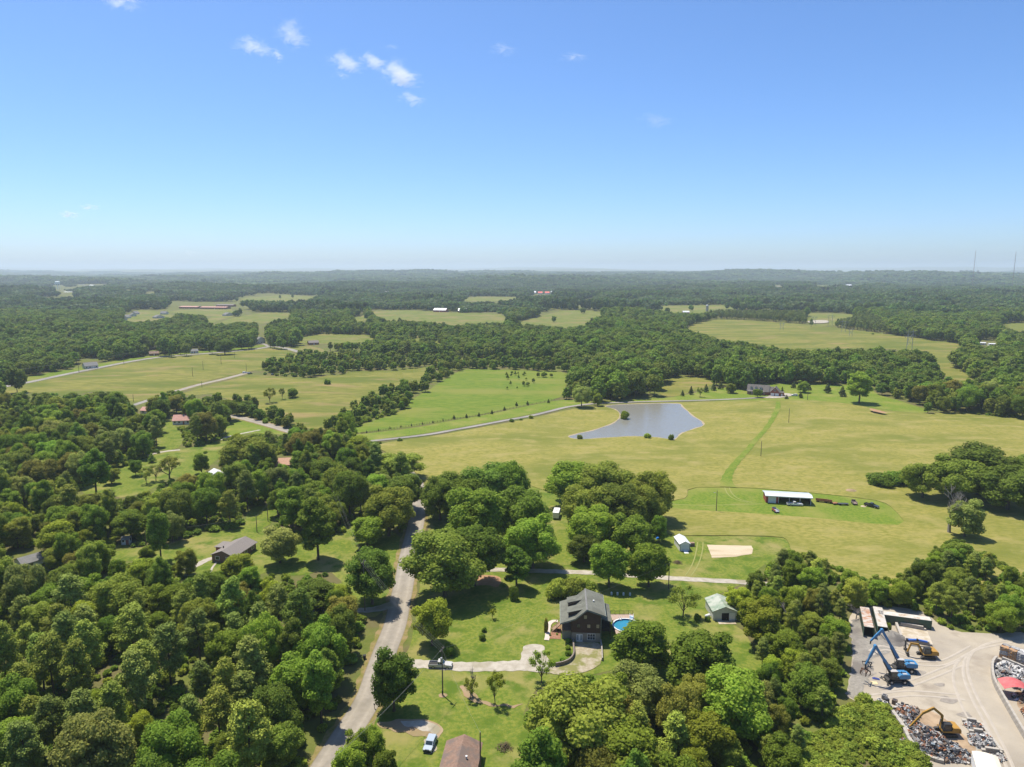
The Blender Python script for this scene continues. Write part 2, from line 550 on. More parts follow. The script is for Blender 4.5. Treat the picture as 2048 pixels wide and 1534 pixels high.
# a thin strip of bare bank inside the shore
rim_in = []
cpt = sum((p for p in wPOND), Vector((0, 0, 0))) / len(wPOND)
for i, p in enumerate(wPOND):
    t = (wPOND[(i + 1) % len(wPOND)] - wPOND[i - 1]).normalized()
    n = Vector((-t.y, t.x, 0))
    q = p + n * .8
    if not pip(np.array([q.x]), np.array([q.y]), [(a.x, a.y) for a in wPOND])[0]:
        n = -n
    rim_in.append((p - n * .05, p + n * (1.0 + .6 * math.sin(i * 1.9))))
mb = MB()
k = len(rim_in)
for i in range(k):
    a, b_ = rim_in[i]; c, d = rim_in[(i + 1) % k]
    mb.add([(a.x, a.y, .225), (c.x, c.y, .225), (d.x, d.y, .09), (b_.x, b_.y, .09)], [(0, 1, 2, 3)])
o = mb.build('pond_bank', MUD)
tag(o, 'bare muddy rim of the pond', None, None, 'structure')

# ---- other open ground: name, outline in the photo, material, level, dome height, label
OPEN = [
 ('pasture', [(0, 779), (60, 767), (130, 752), (200, 739), (250, 728), (310, 719), (360, 713.5), (430, 708), (500, 701), (540, 696), (562, 699), (603, 711), (605, 716), (560, 728), (525, 738), (497, 743),
   (470, 749), (400, 765), (345, 782), (300, 797), (268, 806), (255, 800), (225, 782), (170, 785), (120, 793), (60, 783), (0, 789)], PASTURE, .06, 3.0, 'pale pasture sloping between the two far roads'),
 ('pasture', [(350, 792), (400, 775), (470, 757), (500, 750), (530, 750), (600, 757), (640, 755), (660, 750), (680, 752), (700, 743), (760, 742), (800, 740), (860, 735), (872, 736), (858, 752), (830, 772),
   (790, 783), (750, 795), (735, 812), (700, 822), (678, 838), (660, 858), (610, 858), (560, 838), (520, 822), (500, 806), (470, 800), (455, 800), (430, 785), (400, 790)], PASTURE, .06, 2.6, 'pasture dotted with a few young trees below the hedge'),
 ('meadow', [(925, 738), (1010, 740), (1075, 742), (1138, 745), (1135, 762), (1126, 785), (1118, 798), (1050, 811), (980, 826), (900, 840), (830, 853), (740, 864), (712, 866), (704, 858), (735, 845), (790, 828),
   (815, 815), (820, 800), (850, 785), (880, 765), (905, 750)], GREENF, .06, 2.4, 'fresh green meadow between the hedge and the shrub row'),
 ('verge_lawn', [(712, 868), (740, 866.5), (830, 855.5), (900, 842), (980, 828), (1050, 813), (1118, 800), (1150, 800), (1195, 804.5), (1135, 812), (1060, 829), (960, 847.5), (860, 866), (745, 880), (725, 883), (710, 876)], LAWN_B, .05, 0, 'mown strip between the shrub row and the drive'),
 ('pasture', [(1316, 790), (1318, 768), (1340, 758), (1365, 753), (1400, 756), (1430, 765), (1420, 772), (1390, 782), (1350, 794)], PASTURE, .06, .5, 'small hump of pale grass behind the pond wood'),
 ('house_lawn', [(1200, 805), (1290, 797), (1330, 797), (1400, 784), (1440, 774), (1495, 782), (1500, 768), (1560, 768), (1600, 768), (1640, 769), (1740, 772), (1748, 785), (1775, 795), (1800, 802), (1850, 818), (1860, 823), (1840, 827), (1770, 820), (1700, 807.5), (1640, 801.5), (1560, 800.5), (1480, 801), (1300, 804.5)], LAWN_B, .05, 0, 'mown lawn round the brick house with dormers'),
 ('meadow', [(1020, 648), (1060, 638), (1100, 627), (1130, 620.5), (1180, 622), (1214, 625), (1205, 632), (1185, 640), (1168, 652), (1130, 656), (1090, 651)], FARF, .1, 2.5, 'green field on the rise behind the middle wood'),
 ('pasture', [(1366, 657), (1400, 645), (1432, 638), (1500, 641), (1600, 648), (1700, 659), (1800, 672), (1900, 685), (1938, 691), (1904, 703), (1893, 718), (1915, 737), (1955, 765), (1920, 764), (1885, 750), (1868, 722), (1855, 705), (1800, 698), (1700, 699),
   (1620, 702), (1560, 697), (1500, 686), (1440, 680), (1400, 667)], PASTURE, .1, 3.0, 'broad pale field crossed by the pylons'),
 ('meadow', [(1300, 612), (1420, 610.5), (1540, 612), (1592, 616), (1585, 622), (1530, 617), (1450, 618), (1420, 621), (1400, 628), (1340, 626)], FARF, .1, 1, 'thin green field with the silo'),
 ('meadow', [(1615, 627), (1660, 627), (1720, 630), (1695, 637), (1674, 641), (1672, 650), (1640, 653), (1615, 646)], FARF, .1, 1, 'small field by the bare white patch'),
 ('meadow', [(1995, 648), (2060, 644), (2060, 668), (2020, 660)], FARF, .1, 1, 'field at the edge of the far wood'),
 ('meadow', [(902, 599), (960, 593), (1052, 595), (1042, 602), (950, 603)], FARF, .1, 1, 'distant narrow field'),
 ('meadow', [(733, 624), (800, 620), (900, 625), (1000, 628), (1016, 636), (1012, 646), (960, 646), (905, 652), (870, 645), (820, 642), (775, 641)], FARF, .1, 1.5, 'green field with the two red barns'),
 ('meadow', [(480, 597), (530, 588), (620, 592), (632, 597), (570, 604), (490, 604)], FARF, .1, 1, 'distant pale field before the ridge'),
 ('meadow', [(325, 623), (400, 618), (462, 617), (466, 624), (470, 633), (440, 640), (420, 648), (405, 645), (425, 633), (370, 629)], FARF, .1, .5, 'dry field behind the far houses'),
 ('meadow', [(425, 650), (470, 634), (530, 625), (590, 627), (570, 637), (530, 645), (480, 645)], FARF, .1, .5, 'green field beside the far road'),
 ('meadow', [(592, 676), (640, 668), (742, 670), (752, 678), (720, 685), (650, 688), (600, 686)], FARF, .1, .8, 'small green paddock among the trees'),
 ('meadow', [(645, 706), (700, 702.5), (730, 705), (727, 712), (690, 714), (650, 713)], FARF, .1, .4, 'thin green strip below the paddock'),
 ('meadow', [(826, 671), (841, 669), (844, 682), (828, 684)], FARF, .1, .3, 'little clearing in the middle wood'),
 ('meadow', [(863, 682), (880, 679.5), (884, 689), (868, 691)], FARF, .1, .3, 'second little clearing in the middle wood'),
 ('meadow', [(512, 640), (540, 628), (566, 626), (572, 632), (545, 644), (520, 648)], FARF, .1, .4, 'sloping field behind the tall white house'),
 ('meadow', [(700, 636), (728, 631), (740, 640), (715, 645)], FARF, .1, .3, 'patch of grass beside the barns field'),
 ('meadow', [(1230, 612), (1262, 608), (1290, 612), (1250, 617)], FARF, .1, .3, 'pale gap in the far wood before the silo field'),
 ('meadow', [(1135, 602), (1180, 599), (1196, 602), (1160, 606)], FARF, .1, .3, 'slim far field in the wood'),
 ('meadow', [(1640, 571), (1720, 569), (1740, 572), (1680, 575)], FARF, .1, .2, 'thin pale strip in the eastern woods'),
 ('meadow', [(60, 600), (120, 597), (150, 600), (100, 605)], FARF, .1, .2, 'pale far strip west of the school'),
 ('meadow', [(565, 700), (610, 690), (655, 700), (650, 712), (610, 708)], FARF, .1, .3, 'roadside grass by the bend'),
 ('meadow', [(237, 638), (280, 620), (330, 624), (352, 633), (320, 640), (262, 645)], FARF, .1, .3, 'house plots on the far street'),
 ('meadow', [(95, 590), (118, 589), (118, 594), (96, 595)], FARF, .1, .2, 'tiny clearing near the water tower'),
 ('verge_lawn', [(8, 766), (60, 752), (130, 740), (200, 728), (260, 716), (340, 708), (420, 700), (500, 694), (535, 688), (545, 691), (450, 702), (360, 709), (300, 714), (200, 734), (100, 755), (10, 773)], GREENF, .04, 0, 'roadside lawns of the far houses'),
 ('clearing', [(155, 988), (180, 962), (225, 940), (262, 928), (300, 912), (335, 902), (395, 893), (445, 880), (470, 890), (455, 905), (425, 925), (410, 945), (395, 952), (335, 955), (312, 975), (250, 998), (215, 988)], LAWN, .04, 0, 'grassy clearing with scattered trees'),
 ('clearing', [(308, 888), (318, 862), (333, 838), (352, 850), (366, 872), (364, 892), (330, 905)], LAWN, .04, 0, 'small lawn below the pink roofed house'),
 ('clearing', [(443, 852), (470, 838), (512, 847), (560, 858), (590, 872), (545, 868), (500, 866), (450, 876)], LAWN_B, .04, 0, 'bright grass in the bend of the road'),
 ('lawn', [(205, 1108), (262, 1097), (340, 1088), (420, 1062), (480, 1062), (500, 1015), (548, 1008), (556, 1022), (545, 1045), (520, 1060), (600, 1085), (690, 1062), (720, 1040), (815, 1075), (808, 1130), (800, 1175), (778, 1216), (740, 1240), (705, 1225),
   (690, 1170), (655, 1138), (600, 1155), (540, 1142), (500, 1155), (470, 1170), (425, 1172), (395, 1145), (330, 1120), (230, 1122)], LAWN, .04, 0, 'lawn between the grey roofed ranch house and the road'),
 ('lawn', [(800, 1325), (822, 1290), (836, 1200), (848, 1120), (860, 1040), (862, 985), (960, 965), (1040, 965), (1100, 985), (1250, 1030), (1326, 1042), (1330, 1073), (1420, 1071.5), (1562, 1073.5), (1577, 1082), (1583, 1105), (1545, 1120), (1500, 1150), (1490, 1168), (1420, 1195), (1405, 1225), (1480, 1250), (1515, 1305),
   (1500, 1335), (1420, 1350), (1330, 1365), (1290, 1352), (1240, 1335), (1180, 1352), (1100, 1362), (1062, 1392), (1040, 1440), (1058, 1500), (1030, 1550), (1010, 1620), (620, 1620), (690, 1500), (745, 1400)], LAWN, .04, 0, 'lawns of the log house and its neighbours'),
]
for nm, pl, mt, z, dome, lab in OPEN:
    w = smooth_poly(GP(pl), 1 if max(b for a, b in pl) > 700 else 0)
    far = w[0].y
    zf = make_dome([w], dome, 70 if far < 900 else 120, 80) if dome else None
    sheet(nm, [w], mt, z, 7 if far < 260 else 12 if far < 600 else 25, zf, None, lab, wob=.35 if far < 260 else 0)
    clear(pl)

sheet('lawn', [smooth_poly(GP([(1060, 1380), (1200, 1345), (1300, 1355), (1420, 1345), (1520, 1300), (1540, 1330), (1420, 1420), (1250, 1480), (1150, 1640), (1000, 1640)]), 1)], LAWN, .032, 6, None, None, 'lawn running under the trees below the forecourt')
# grass colours inside the lawns: dry and worn places
def patch(name, pl, m, z, label, wob=.3, sm=2):
    return sheet(name, [smooth_poly(GP(pl), sm)], m, z, 1.5, None, None, label, wob=wob)

# ---- roads
MAINROAD = [(600, 1620), (652, 1534), (686, 1480), (736, 1400), (757, 1340), (773, 1295), (790, 1250), (801, 1200), (811, 1150), (817, 1112), (829, 1062), (837, 1020), (839, 992), (832, 965), (812, 942), (775, 917),
            (720, 897), (650, 881), (590, 866), (550, 854), (512, 843), (480, 835), (445, 828), (405, 816), (365, 801), (345, 786), (368, 778), (400, 769), (440, 760), (475, 751), (497, 745)]
line = GP(MAINROAD)
o, _ = ribbon('road', line, [6.3] * 14 + [6.0] * 6 + [6.5] * 4 + [5.5] * 7, ASPH, .09, 'worn grey asphalt road running through the woods')
ribbon('verge', line, [8.6] * 31, VERGE, .06, 'dry grass shoulders of the road', jag=.35)
ribbon('road', GP([(345, 786), (305, 798), (268, 810), (235, 820), (190, 833)]), 5.0, ASPH_P, .10, 'side road leaving past the pink roofed houses')
UPROAD = [(-60, 788), (0, 775), (60, 764), (130, 749), (200, 735), (250, 725), (310, 715.5), (370, 710), (440, 705), (512, 698), (538, 693.5), (558, 694), (585, 700), (604, 706)]
ribbon('road', GP(UPROAD), 7.5, ASPH_P, .12, 'pale far road along the top of the pasture')
ribbon('road', GP([(538, 693), (530, 689), (520, 686), (512, 682)]), 5.0, ASPH_P, .14, 'short side road to the white house')
DRIVE = [(700, 893), (722, 887), (745, 882.5), (800, 876.5), (860, 869), (910, 860), (960, 851), (1010, 841.5), (1060, 832.5), (1100, 823), (1135, 814.5), (1185, 808), (1240, 805.5), (1300, 803.5), (1370, 802), (1430, 800), (1480, 798), (1530, 795), (1560, 792)]
ribbon('driveway', GP(DRIVE), 3.8, ASPH_P, .26, 'long pale drive leading past the pond to the brick house')
patch('driveway', [(1525, 796.5), (1545, 790), (1562, 786.5), (1585, 788), (1592, 791), (1575, 794), (1555, 797)], GRAVEL, .285, 'pale turning area before the garage', 0, 1)
GRD = [(822, 1142), (850, 1139), (905, 1138), (950, 1139), (1010, 1140), (1070, 1142), (1130, 1144), (1190, 1146), (1260, 1151), (1330, 1156), (1400, 1160), (1490, 1165), (1560, 1172)]
ribbon('driveway', GP(GRD), 3.1, GRAVEL, .10, 'straight gravel drive crossing the lawns', jag=.15)
ribbon('driveway', GP([(790, 1328), (815, 1327), (850, 1329), (890, 1332), (940, 1334), (1000, 1333), (1045, 1331), (1068, 1328)]), [5.5, 4.0, 3.6, 3.7, 4.2, 4.4, 4.8, 6.5], GRAVEL, .10, 'gravel drive of the log house', jag=.2)
patch('driveway', [(1040, 1322), (1045, 1300), (1048, 1291), (1075, 1288), (1090, 1292), (1088, 1305), (1100, 1325), (1125, 1330), (1115, 1345), (1090, 1348), (1040, 1340)], GRAVEL, .12, 'gravel parking spur by the log house', .2)
patch('forecourt', [(1146, 1284), (1201, 1285), (1204, 1300), (1204, 1322), (1196, 1334), (1165, 1347), (1130, 1352), (1098, 1348), (1095, 1338), (1118, 1333), (1138, 1326), (1147, 1312), (1147, 1297)], GRAVELW, .14, 'weedy gravel court before the basement doors', .15, 1)
ribbon('driveway', GP([(560, 1232), (620, 1225), (680, 1219), (715, 1221), (750, 1219), (785, 1210)]), [3.4, 3.0, 3.0, 2.8, 3.2, 4.5], GRAVEL, .10, 'gravel drive branching off under the round oak', jag=.15)
ribbon('driveway', GP([(372, 1140), (395, 1130), (410, 1122), (425, 1117), (440, 1116)]), 2.6, GRAVEL, .10, 'short gravel drive to the ranch house', jag=.1)
ribbon('path', GP([(436, 1122), (424, 1137), (422, 1150), (428, 1163)]), .7, GRAVEL, .11, 'narrow worn footpath by the ranch house')
ribbon('driveway', GP([(360, 900), (330, 903), (300, 909), (270, 915)]), 2.6, GRAVEL, .10, 'track across the clearing')
ribbon('driveway', GP([(440, 880), (462, 872), (490, 866), (520, 860)]), 2.2, GRAVEL, .10, 'track by the bend of the road')
patch('gravel_apron', [(750, 1448), (775, 1441), (800, 1440), (840, 1438), (865, 1442), (882, 1453), (888, 1462), (878, 1475), (860, 1478), (835, 1472), (800, 1464), (770, 1460)], DIRT, .10, 'bare tan parking apron beside the road', .4)
patch('gravel_apron', [(790, 1444), (840, 1441), (866, 1446), (884, 1460), (872, 1472), (850, 1462), (815, 1455)], GRAVEL, .12, 'pale gravel on the parking apron', .5)
patch('worn_grass', [(846, 1490), (852, 1478), (868, 1476), (874, 1485), (872, 1503), (860, 1512), (848, 1506)], GRAVELW, .10, 'worn strip under the parked estate car')
patch('bare_soil', [(920, 1375), (935, 1372), (945, 1385), (960, 1402), (990, 1409), (1020, 1411), (1046, 1407), (1045, 1412), (1015, 1416), (975, 1411), (945, 1403), (925, 1390)], DIRT, .10, 'curving worn edge in the lawn', .5)
patch('bare_soil', [(876, 1388), (890, 1386), (897, 1391), (888, 1396), (878, 1395)], DIRT, .10, 'bare soil at the foot of the power pole', .2)
patch('bare_soil', [(930, 1152), (960, 1150), (1000, 1152), (1003, 1165), (996, 1176), (975, 1170), (940, 1172), (925, 1165)], REDDIRT, .10, 'reddish bare bed beside the gravel drive', .3)
patch('sand_arena', [(1414, 1090), (1503, 1092), (1506, 1098), (1504, 1108), (1470, 1114), (1424, 1116)], SAND, .10, 'rectangular sandy riding arena', .1, 0)
patch('bare_patch', [(1740, 822), (1750, 824), (1768, 829), (1775, 831), (1768, 832), (1750, 829), (1738, 825)], REDDIRT, 1.9, 'red clay scrape in the hay field', .3)
patch('bare_patch', [(1615, 642), (1655, 641), (1660, 646), (1640, 648), (1615, 647)], GRAVEL, 1.2, 'white bare ground beyond the pine row', 0)
patch('mulch_bed', [(1098, 1278), (1104, 1258), (1107, 1252), (1121, 1251), (1122, 1265), (1121, 1279)], MULCH, .12, 'red mulch bed beside the porch', .1, 0)
ribbon('path', GP([(1093, 1281), (1095, 1272), (1096, 1258), (1099, 1248), (1106, 1243), (1116, 1243)]), 1.3, mat('pale_paving', (.58, .50, .43), (.50, .43, .36), 2), .14, 'pale curved garden path to the porch')
pl = [G(1556, 803), G(1556, 815), G(1552, 828), G(1543, 845), G(1528, 865), G(1510, 885), G(1492, 907), G(1473, 928), G(1459, 946), G(1453, 962), G(1456, 975)]
ribbon('mown_path', pl, [3.0, 3.4, 3.4, 3.2, 3.0, 3.0, 3.0, 3.4, 4.0, 5.0, 7.5], LAWN_B, .34, 'mown green track across the hay field', hay_zf, jag=.2)
for off in (-1.0, 1.0):
    q = [p + Vector((off, 0, 0)) for p in GP([(1453, 972), (1458, 985), (1468, 995), (1482, 1001), (1500, 1005)])]
    ribbon('wheel_track', q, .45, mat('track_grass', (.22, .235, .06), (.26, .25, .08), .8), .09, 'faint wheel track curving to the barn')
for off in (0, 1):
    q = GP([(1395 + 11 * off, 1085), (1393 + 12 * off, 1100), (1388 + 12 * off, 1120), (1380 + 12 * off, 1138), (1370 + 12 * off, 1152)])
    ribbon('wheel_track', q, .4, MATS['track_grass'], .09, 'faint wheel track beside the white shed')
ribbon('wheel_track', GP([(1330, 1008), (1370, 1010), (1420, 1011), (1480, 1009), (1525, 1008)]), .5, MATS['track_grass'], .08, 'worn line across the barn lawn')

# ---- scrap yard ground
YARDP = [(1697, 1240), (1712, 1213), (1760, 1210), (1850, 1222), (1868, 1240), (1890, 1256), (1935, 1266), (1990, 1268), (2048, 1262), (2200, 1255), (2200, 1660), (1900, 1660), (1862, 1540), (1828, 1495), (1795, 1440), (1765, 1400), (1692, 1404), (1696, 1370), (1704, 1335), (1704, 1290)]
sheet('yard', [smooth_poly(GP(YARDP), 1)], YARD, .05, 4, None, None, 'pale crushed stone floor of the scrap yard', wob=.4)
clear([(1700, 1240), (1716, 1216), (1760, 1214), (1850, 1226), (1870, 1250), (1930, 1270), (2048, 1266), (2200, 1266), (2200, 1660), (1570, 1660), (1588, 1534), (1622, 1475), (1660, 1420), (1692, 1395), (1700, 1370)])
patch('dark_gravel', [(1700, 1245), (1722, 1232), (1738, 1262), (1765, 1275), (1800, 1290), (1770, 1310), (1740, 1320), (1752, 1350), (1722, 1372), (1735, 1400), (1695, 1402), (1698, 1370), (1706, 1330), (1703, 1290)], YARD_D, .08, 'darker coarse gravel along the yard edge', .6)
patch('bare_soil', [(1806, 1424), (1830, 1415), (1870, 1425), (1910, 1450), (1935, 1480), (1955, 1500), (1945, 1512), (1915, 1490), (1880, 1470), (1850, 1460), (1820, 1450)], mat('oily_soil', (.34, .24, .15), (.42, .31, .20), .5, c3=(.24, .165, .10), scale3=.2, bump=.04), .09, 'oily brown soil under the yellow excavator', .4)
patch('bare_soil', [(2025, 1385), (2048, 1378), (2120, 1370), (2120, 1440), (2060, 1440), (2040, 1420)], MATS['oily_soil'], .09, 'brown soil behind the yard wall', .3)

for i, w_ in enumerate((0, 2.2, 7.1)):
    q = [p + Vector((-w_ * .8, -w_ * .5, 0)) for p in GP([(2048, 1272), (1985, 1284), (1945, 1305), (1935, 1340), (1952, 1390), (1985, 1450), (2020, 1520), (2050, 1600)])]
    ribbon('wheel_track', q, .7, mat('tyre_stain', (.37, .325, .265), (.42, .37, .305), .5), .075, 'long tyre track curving round the yard road')
for i, (a, b, c) in enumerate((((1760, 1385), (1830, 1370), (1930, 1330)), ((1750, 1400), (1830, 1392), (1930, 1400)), ((1830, 1330), (1890, 1330), (1950, 1300)), ((1745, 1310), (1775, 1300), (1840, 1325)))):
    for d in (0, 1.9):
        ribbon('wheel_track', [p + Vector((0, d, 0)) for p in GP([a, b, c])], .6, MATS['tyre_stain'], .078 + i * .002, 'dark tyre track crossing the yard')
for i, (x_, y_, r_) in enumerate(((1770, 1376, 1.6), (1830, 1345, 2.2), (1852, 1318, 1.5), (1895, 1400, 1.8), (1740, 1345, 1.4), (1930, 1430, 1.5), (1880, 1370, 1.2))):
    c_ = G(x_, y_)
    sheet('oil_stain', [[c_ + Vector((math.cos(t) * r_ * (1 + .3 * math.sin(3 * t + i)), math.sin(t) * r_ * .7 * (1 + .25 * math.cos(2 * t + i)), 0)) for t in np.linspace(0, 6.28, 18)[:-1]]], mat('oil_soil', (.22, .19, .16), (.31, .275, .23), .8, rough=.8), .088 + i * .0005, 2, None, None, 'dark oily stain on the yard floor')

# ================================================================== trees
LEAF = leaf_mat('leaf_clumps')
NEEDLE = leaf_mat('needle_clumps', .15, .3)
PATCHLEAF = leaf_mat('far_canopy', .3, .25, 'tint')
MIDLEAF = leaf_mat('mid_leaf_clumps', .38, .35, 'tint')
MIDNEEDLE = leaf_mat('mid_needle_clumps', .2, .3, 'tint')
BARK = mat('bark', (.085, .065, .048), (.13, .105, .08), 3.0, rough=.95, bump=.03, bscale=8)
PALEBARK = mat('bleached_wood', (.34, .30, .26), (.24, .21, .18), 2.0, rough=.95)

def ico(n):
    import bmesh
    bm = bmesh.new()
    bmesh.ops.create_icosphere(bm, subdivisions=n, radius=1.0)
    v = np.array([tuple(q.co) for q in bm.verts]); f = [tuple(w.index for w in q.verts) for q in bm.faces]
    bm.free()
    return v, f
ICO = ico(1)

def unit(n, rng):
    d = rng.normal(size=(n, 3))
    return d / np.linalg.norm(d, axis=1)[:, None]

def cards(P, Nn, size, rng, aspect=1.0):
    """small bent leaf-clump faces at P facing roughly along Nn"""
    n = len(P)
    t = unit(n, rng)
    a = np.cross(Nn, t); a /= np.linalg.norm(a, axis=1)[:, None] + 1e-9
    b = np.cross(Nn, a)
    s = size * rng.uniform(.65, 1.35, n)[:, None]
    k = (rng.uniform(-.35, .35, n))[:, None] * s
    a = a * s * .5 * aspect; b = b * s * .5
    V = np.stack([P - a - b * .6 + Nn * k * .3, P + a * .7 - b, P + a + b * .7 - Nn * k, P - a * .6 + b], 1).reshape(-1, 3)
    F = np.arange(4 * n).reshape(n, 4)
    return V, F

def lobes_of(kind, rng):
    L = []
    if kind == 'oak':
        H, zc, rad = 15.0, 8.0, np.array([6.2, 6.2, 6.5]); n, lr = 40, (1.35, 2.3)
    elif kind == 'maple':
        H, zc, rad = 13.0, 6.7, np.array([4.7, 4.7, 6.0]); n, lr = 32, (1.05, 1.8)
    elif kind == 'poplar':
        H, zc, rad = 17.0, 9.4, np.array([4.0, 4.0, 7.2]); n, lr = 36, (.95, 1.6)
    elif kind == 'shrub':
        H, zc, rad = 3.0, 1.2, np.array([2.0, 2.0, 1.6]); n, lr = 9, (.65, 1.0)
    elif kind == 'sparse':
        H, zc, rad = 9.0, 5.8, np.array([3.4, 3.4, 3.0]); n, lr = 13, (.7, 1.15)
    k = 0
    g = math.pi * (3 - math.sqrt(5))
    for i in range(n):
        z = 1 - (i + .5) / n * 1.82
        if kind == 'poplar':
            z = 1 - (i + .5) / n * 1.85
        r = math.sqrt(max(0, 1 - z * z))
        th = g * i + rng.uniform(-.45, .45)
        d = np.array([r * math.cos(th), r * math.sin(th), z])
        q = rng.uniform(lr[0], lr[1])
        if kind not in ('shrub', 'sparse') and rng.random() < .12:
            continue
        c = d * (rad - q * .8) * rng.uniform(.62, 1.16)
        if kind == 'poplar':
            c[:2] *= 1.0 - .35 * max(0, z)
        c[2] += zc
        L.append((c, np.array([q, q, q * rng.uniform(.72, .95)])))
    if kind not in ('sparse',):
        L.append((np.array([0, 0, zc]), rad * .6))
    return H, zc, rad, L

def crown_arrays(kind, seed, n, size):
    rng = np.random.default_rng(seed)
    Vs, Fs = [], []
    off = 0
    if kind in ('pine', 'cedar'):
        if kind == 'pine':
            H = 15.0; L = []
            for i in range(30):
                t = (i + rng.uniform(0, 1)) / 30
                z = 5.6 + t * 9.0
                rr = 3.0 * (1 - abs(t - .3) ** 1.6 * 1.5) + .1
                rr *= rng.uniform(.35, 1.0)
                a = i * 2.4 + rng.uniform(-.4, .4)
                q = rng.uniform(.9, 1.5) * (1.0 - .2 * t)
                L.append((np.array([rr * math.cos(a), rr * math.sin(a), z]), np.array([q * 1.15, q * 1.15, q * .72])))
            up = .55
        else:
            H = 5.0; L = []
            for i in range(16):
                t = i / 15
                z = .7 + t * 3.9
                rr = 1.05 * (1 - t) ** .8
                a = i * 2.4
                q = .62 * (1 - .55 * t)
                L.append((np.array([rr * math.cos(a), rr * math.sin(a), z]), np.array([q, q, q * 1.1])))
            L.append((np.array([0, 0, 1.6]), np.array([.95, .95, 1.5])))
            up = .2
        w = np.array([l[1][0] ** 2 for l in L]); w /= w.sum()
        ci = rng.choice(len(L), n, p=w)
        d = unit(n, rng)
        C = np.array([l[0] for l in L])[ci]; Rr = np.array([l[1] for l in L])[ci]
        P = C + d * Rr * rng.uniform(.55, 1.12, n)[:, None]
        Nn = d * .8 + unit(n, rng) * .6; Nn[:, 2] += up
        Nn /= np.linalg.norm(Nn, axis=1)[:, None]
        V, F = cards(P, Nn, size, rng, .75)
        core = .5 if kind == 'pine' else .72
    else:
        H, zc, rad, L = lobes_of(kind, rng)
        C0 = np.array([l[0] for l in L]); R0 = np.array([l[1] for l in L])
        w = np.array([l[1][0] ** 2 for l in L]); w[-1] *= .5; w /= w.sum()
        m_ = int(n * 2.4)
        ci = rng.choice(len(L), m_, p=w)
        d = unit(m_, rng)
        P = C0[ci] + d * R0[ci] * rng.uniform(.78, 1.14, m_)[:, None] if kind != 'sparse' else C0[ci] + d * R0[ci] * rng.uniform(.2, 1.25, m_)[:, None]
        # keep what lies near the outside of the lobe cluster
        dd = ((P[:, None, :] - C0[None]) / R0[None])
        ins = (np.sqrt((dd ** 2).sum(2)) < .74).any(1)
        keep = np.where(~ins)[0][:n] if kind != 'sparse' else np.arange(m_)[:n]
        P = P[keep]; d = d[keep]
        Nn = d + unit(len(P), rng) * .8; Nn[:, 2] += .55
        Nn /= np.linalg.norm(Nn, axis=1)[:, None]
        V, F = cards(P, Nn, size, rng)
        core = .80 if kind != 'sparse' else .0
    Vs.append(V); faces = [tuple(q) for q in F.tolist()]; off = len(V)
    if core:
        for c, r_ in L:
            Vs.append(ICO[0] * r_ * core * rng.uniform(.92, 1.05, (len(ICO[0]), 1)) + c)
            faces += [tuple(i + off for i in f) for f in ICO[1]]
            off += len(ICO[0])
    return H, np.concatenate(Vs), faces, L

def mesh_of(name, V, F, m):
    me = bpy.data.meshes.new(name)
    me.from_pydata(V.tolist() if hasattr(V, 'tolist') else V, [], F)
    me.materials.append(m)
    return me

def trunk_mb(kind, H, L, seed):
    rng = np.random.default_rng(seed + 900)
    mb = MB()
    lean = rng.uniform(-.3, .3, 2)
    if kind == 'pine':
        mb.tube([(0, 0, -.2), (lean[0] * .4, lean[1] * .4, H * .35), (lean[0], lean[1], H * .7), (lean[0], lean[1], H * .97)], [.24, .19, .12, .03], 7)
        for c, r_ in L[::2]:
            z = c[2] - .3
            f = z / H
            mb.tube([(lean[0] * f, lean[1] * f, z), tuple(c)], [.06, .025], 4)
    elif kind in ('shrub', 'cedar'):
        for i in range(4):
            a = i * 1.6
            mb.tube([(math.cos(a) * .12, math.sin(a) * .12, -.1), (math.cos(a) * .5, math.sin(a) * .5, H * .4)], [.06, .03], 5)
    else:
        r0 = .36 if kind == 'oak' else .27 if kind != 'sparse' else .15
        top = H * (.5 if kind != 'poplar' else .8)
        mb.tube([(0, 0, -.2), (0, 0, .5), (lean[0] * .5, lean[1] * .5, top * .55), (lean[0], lean[1], top)], [r0 * 1.35, r0, r0 * .8, r0 * .35], 8)
        hi = top * (.5 if kind != 'sparse' else .4)
        for c, r_ in L[:-1][::2] if kind != 'sparse' else L:
            s0 = Vector((lean[0] * .5, lean[1] * .5, hi + rng.uniform(-.1, .25) * top))
            e = Vector(tuple(c)); mid = s0.lerp(e, .55) + Vector((0, 0, .35))
            mb.tube([s0, mid, e], [r0 * .42, r0 * .26, r0 * .1], 5)
    return mb

# prototypes: kind -> list of (crown mesh, trunk mesh, height, width)
NATIVE = {'oak': (15.0, 12.6), 'maple': (13.0, 9.6), 'poplar': (17.0, 8.4), 'pine': (15.0, 7.0), 'cedar': (5.0, 3.0), 'shrub': (3.0, 4.2), 'sparse': (9.0, 7.2)}
PROTO = {}
for kind, nvar, n, size in (('oak', 4, 10500, .34), ('maple', 4, 8000, .30), ('poplar', 3, 8500, .31), ('pine', 4, 7500, .28), ('cedar', 2, 1400, .20), ('shrub', 3, 2000, .20), ('sparse', 2, 2600, .25)):
    PROTO[kind] = []
    for i in range(nvar):
        H, V, F, L = crown_arrays(kind, 11 * i + len(kind) * 101, n, size)
        cm = mesh_of('crown', V, F, NEEDLE if kind in ('pine', 'cedar') else LEAF)
        tb = trunk_mb(kind, H, L, i)
        tm = mesh_of('trunk', tb.v, tb.f, BARK)
        PROTO[kind].append((cm, tm))

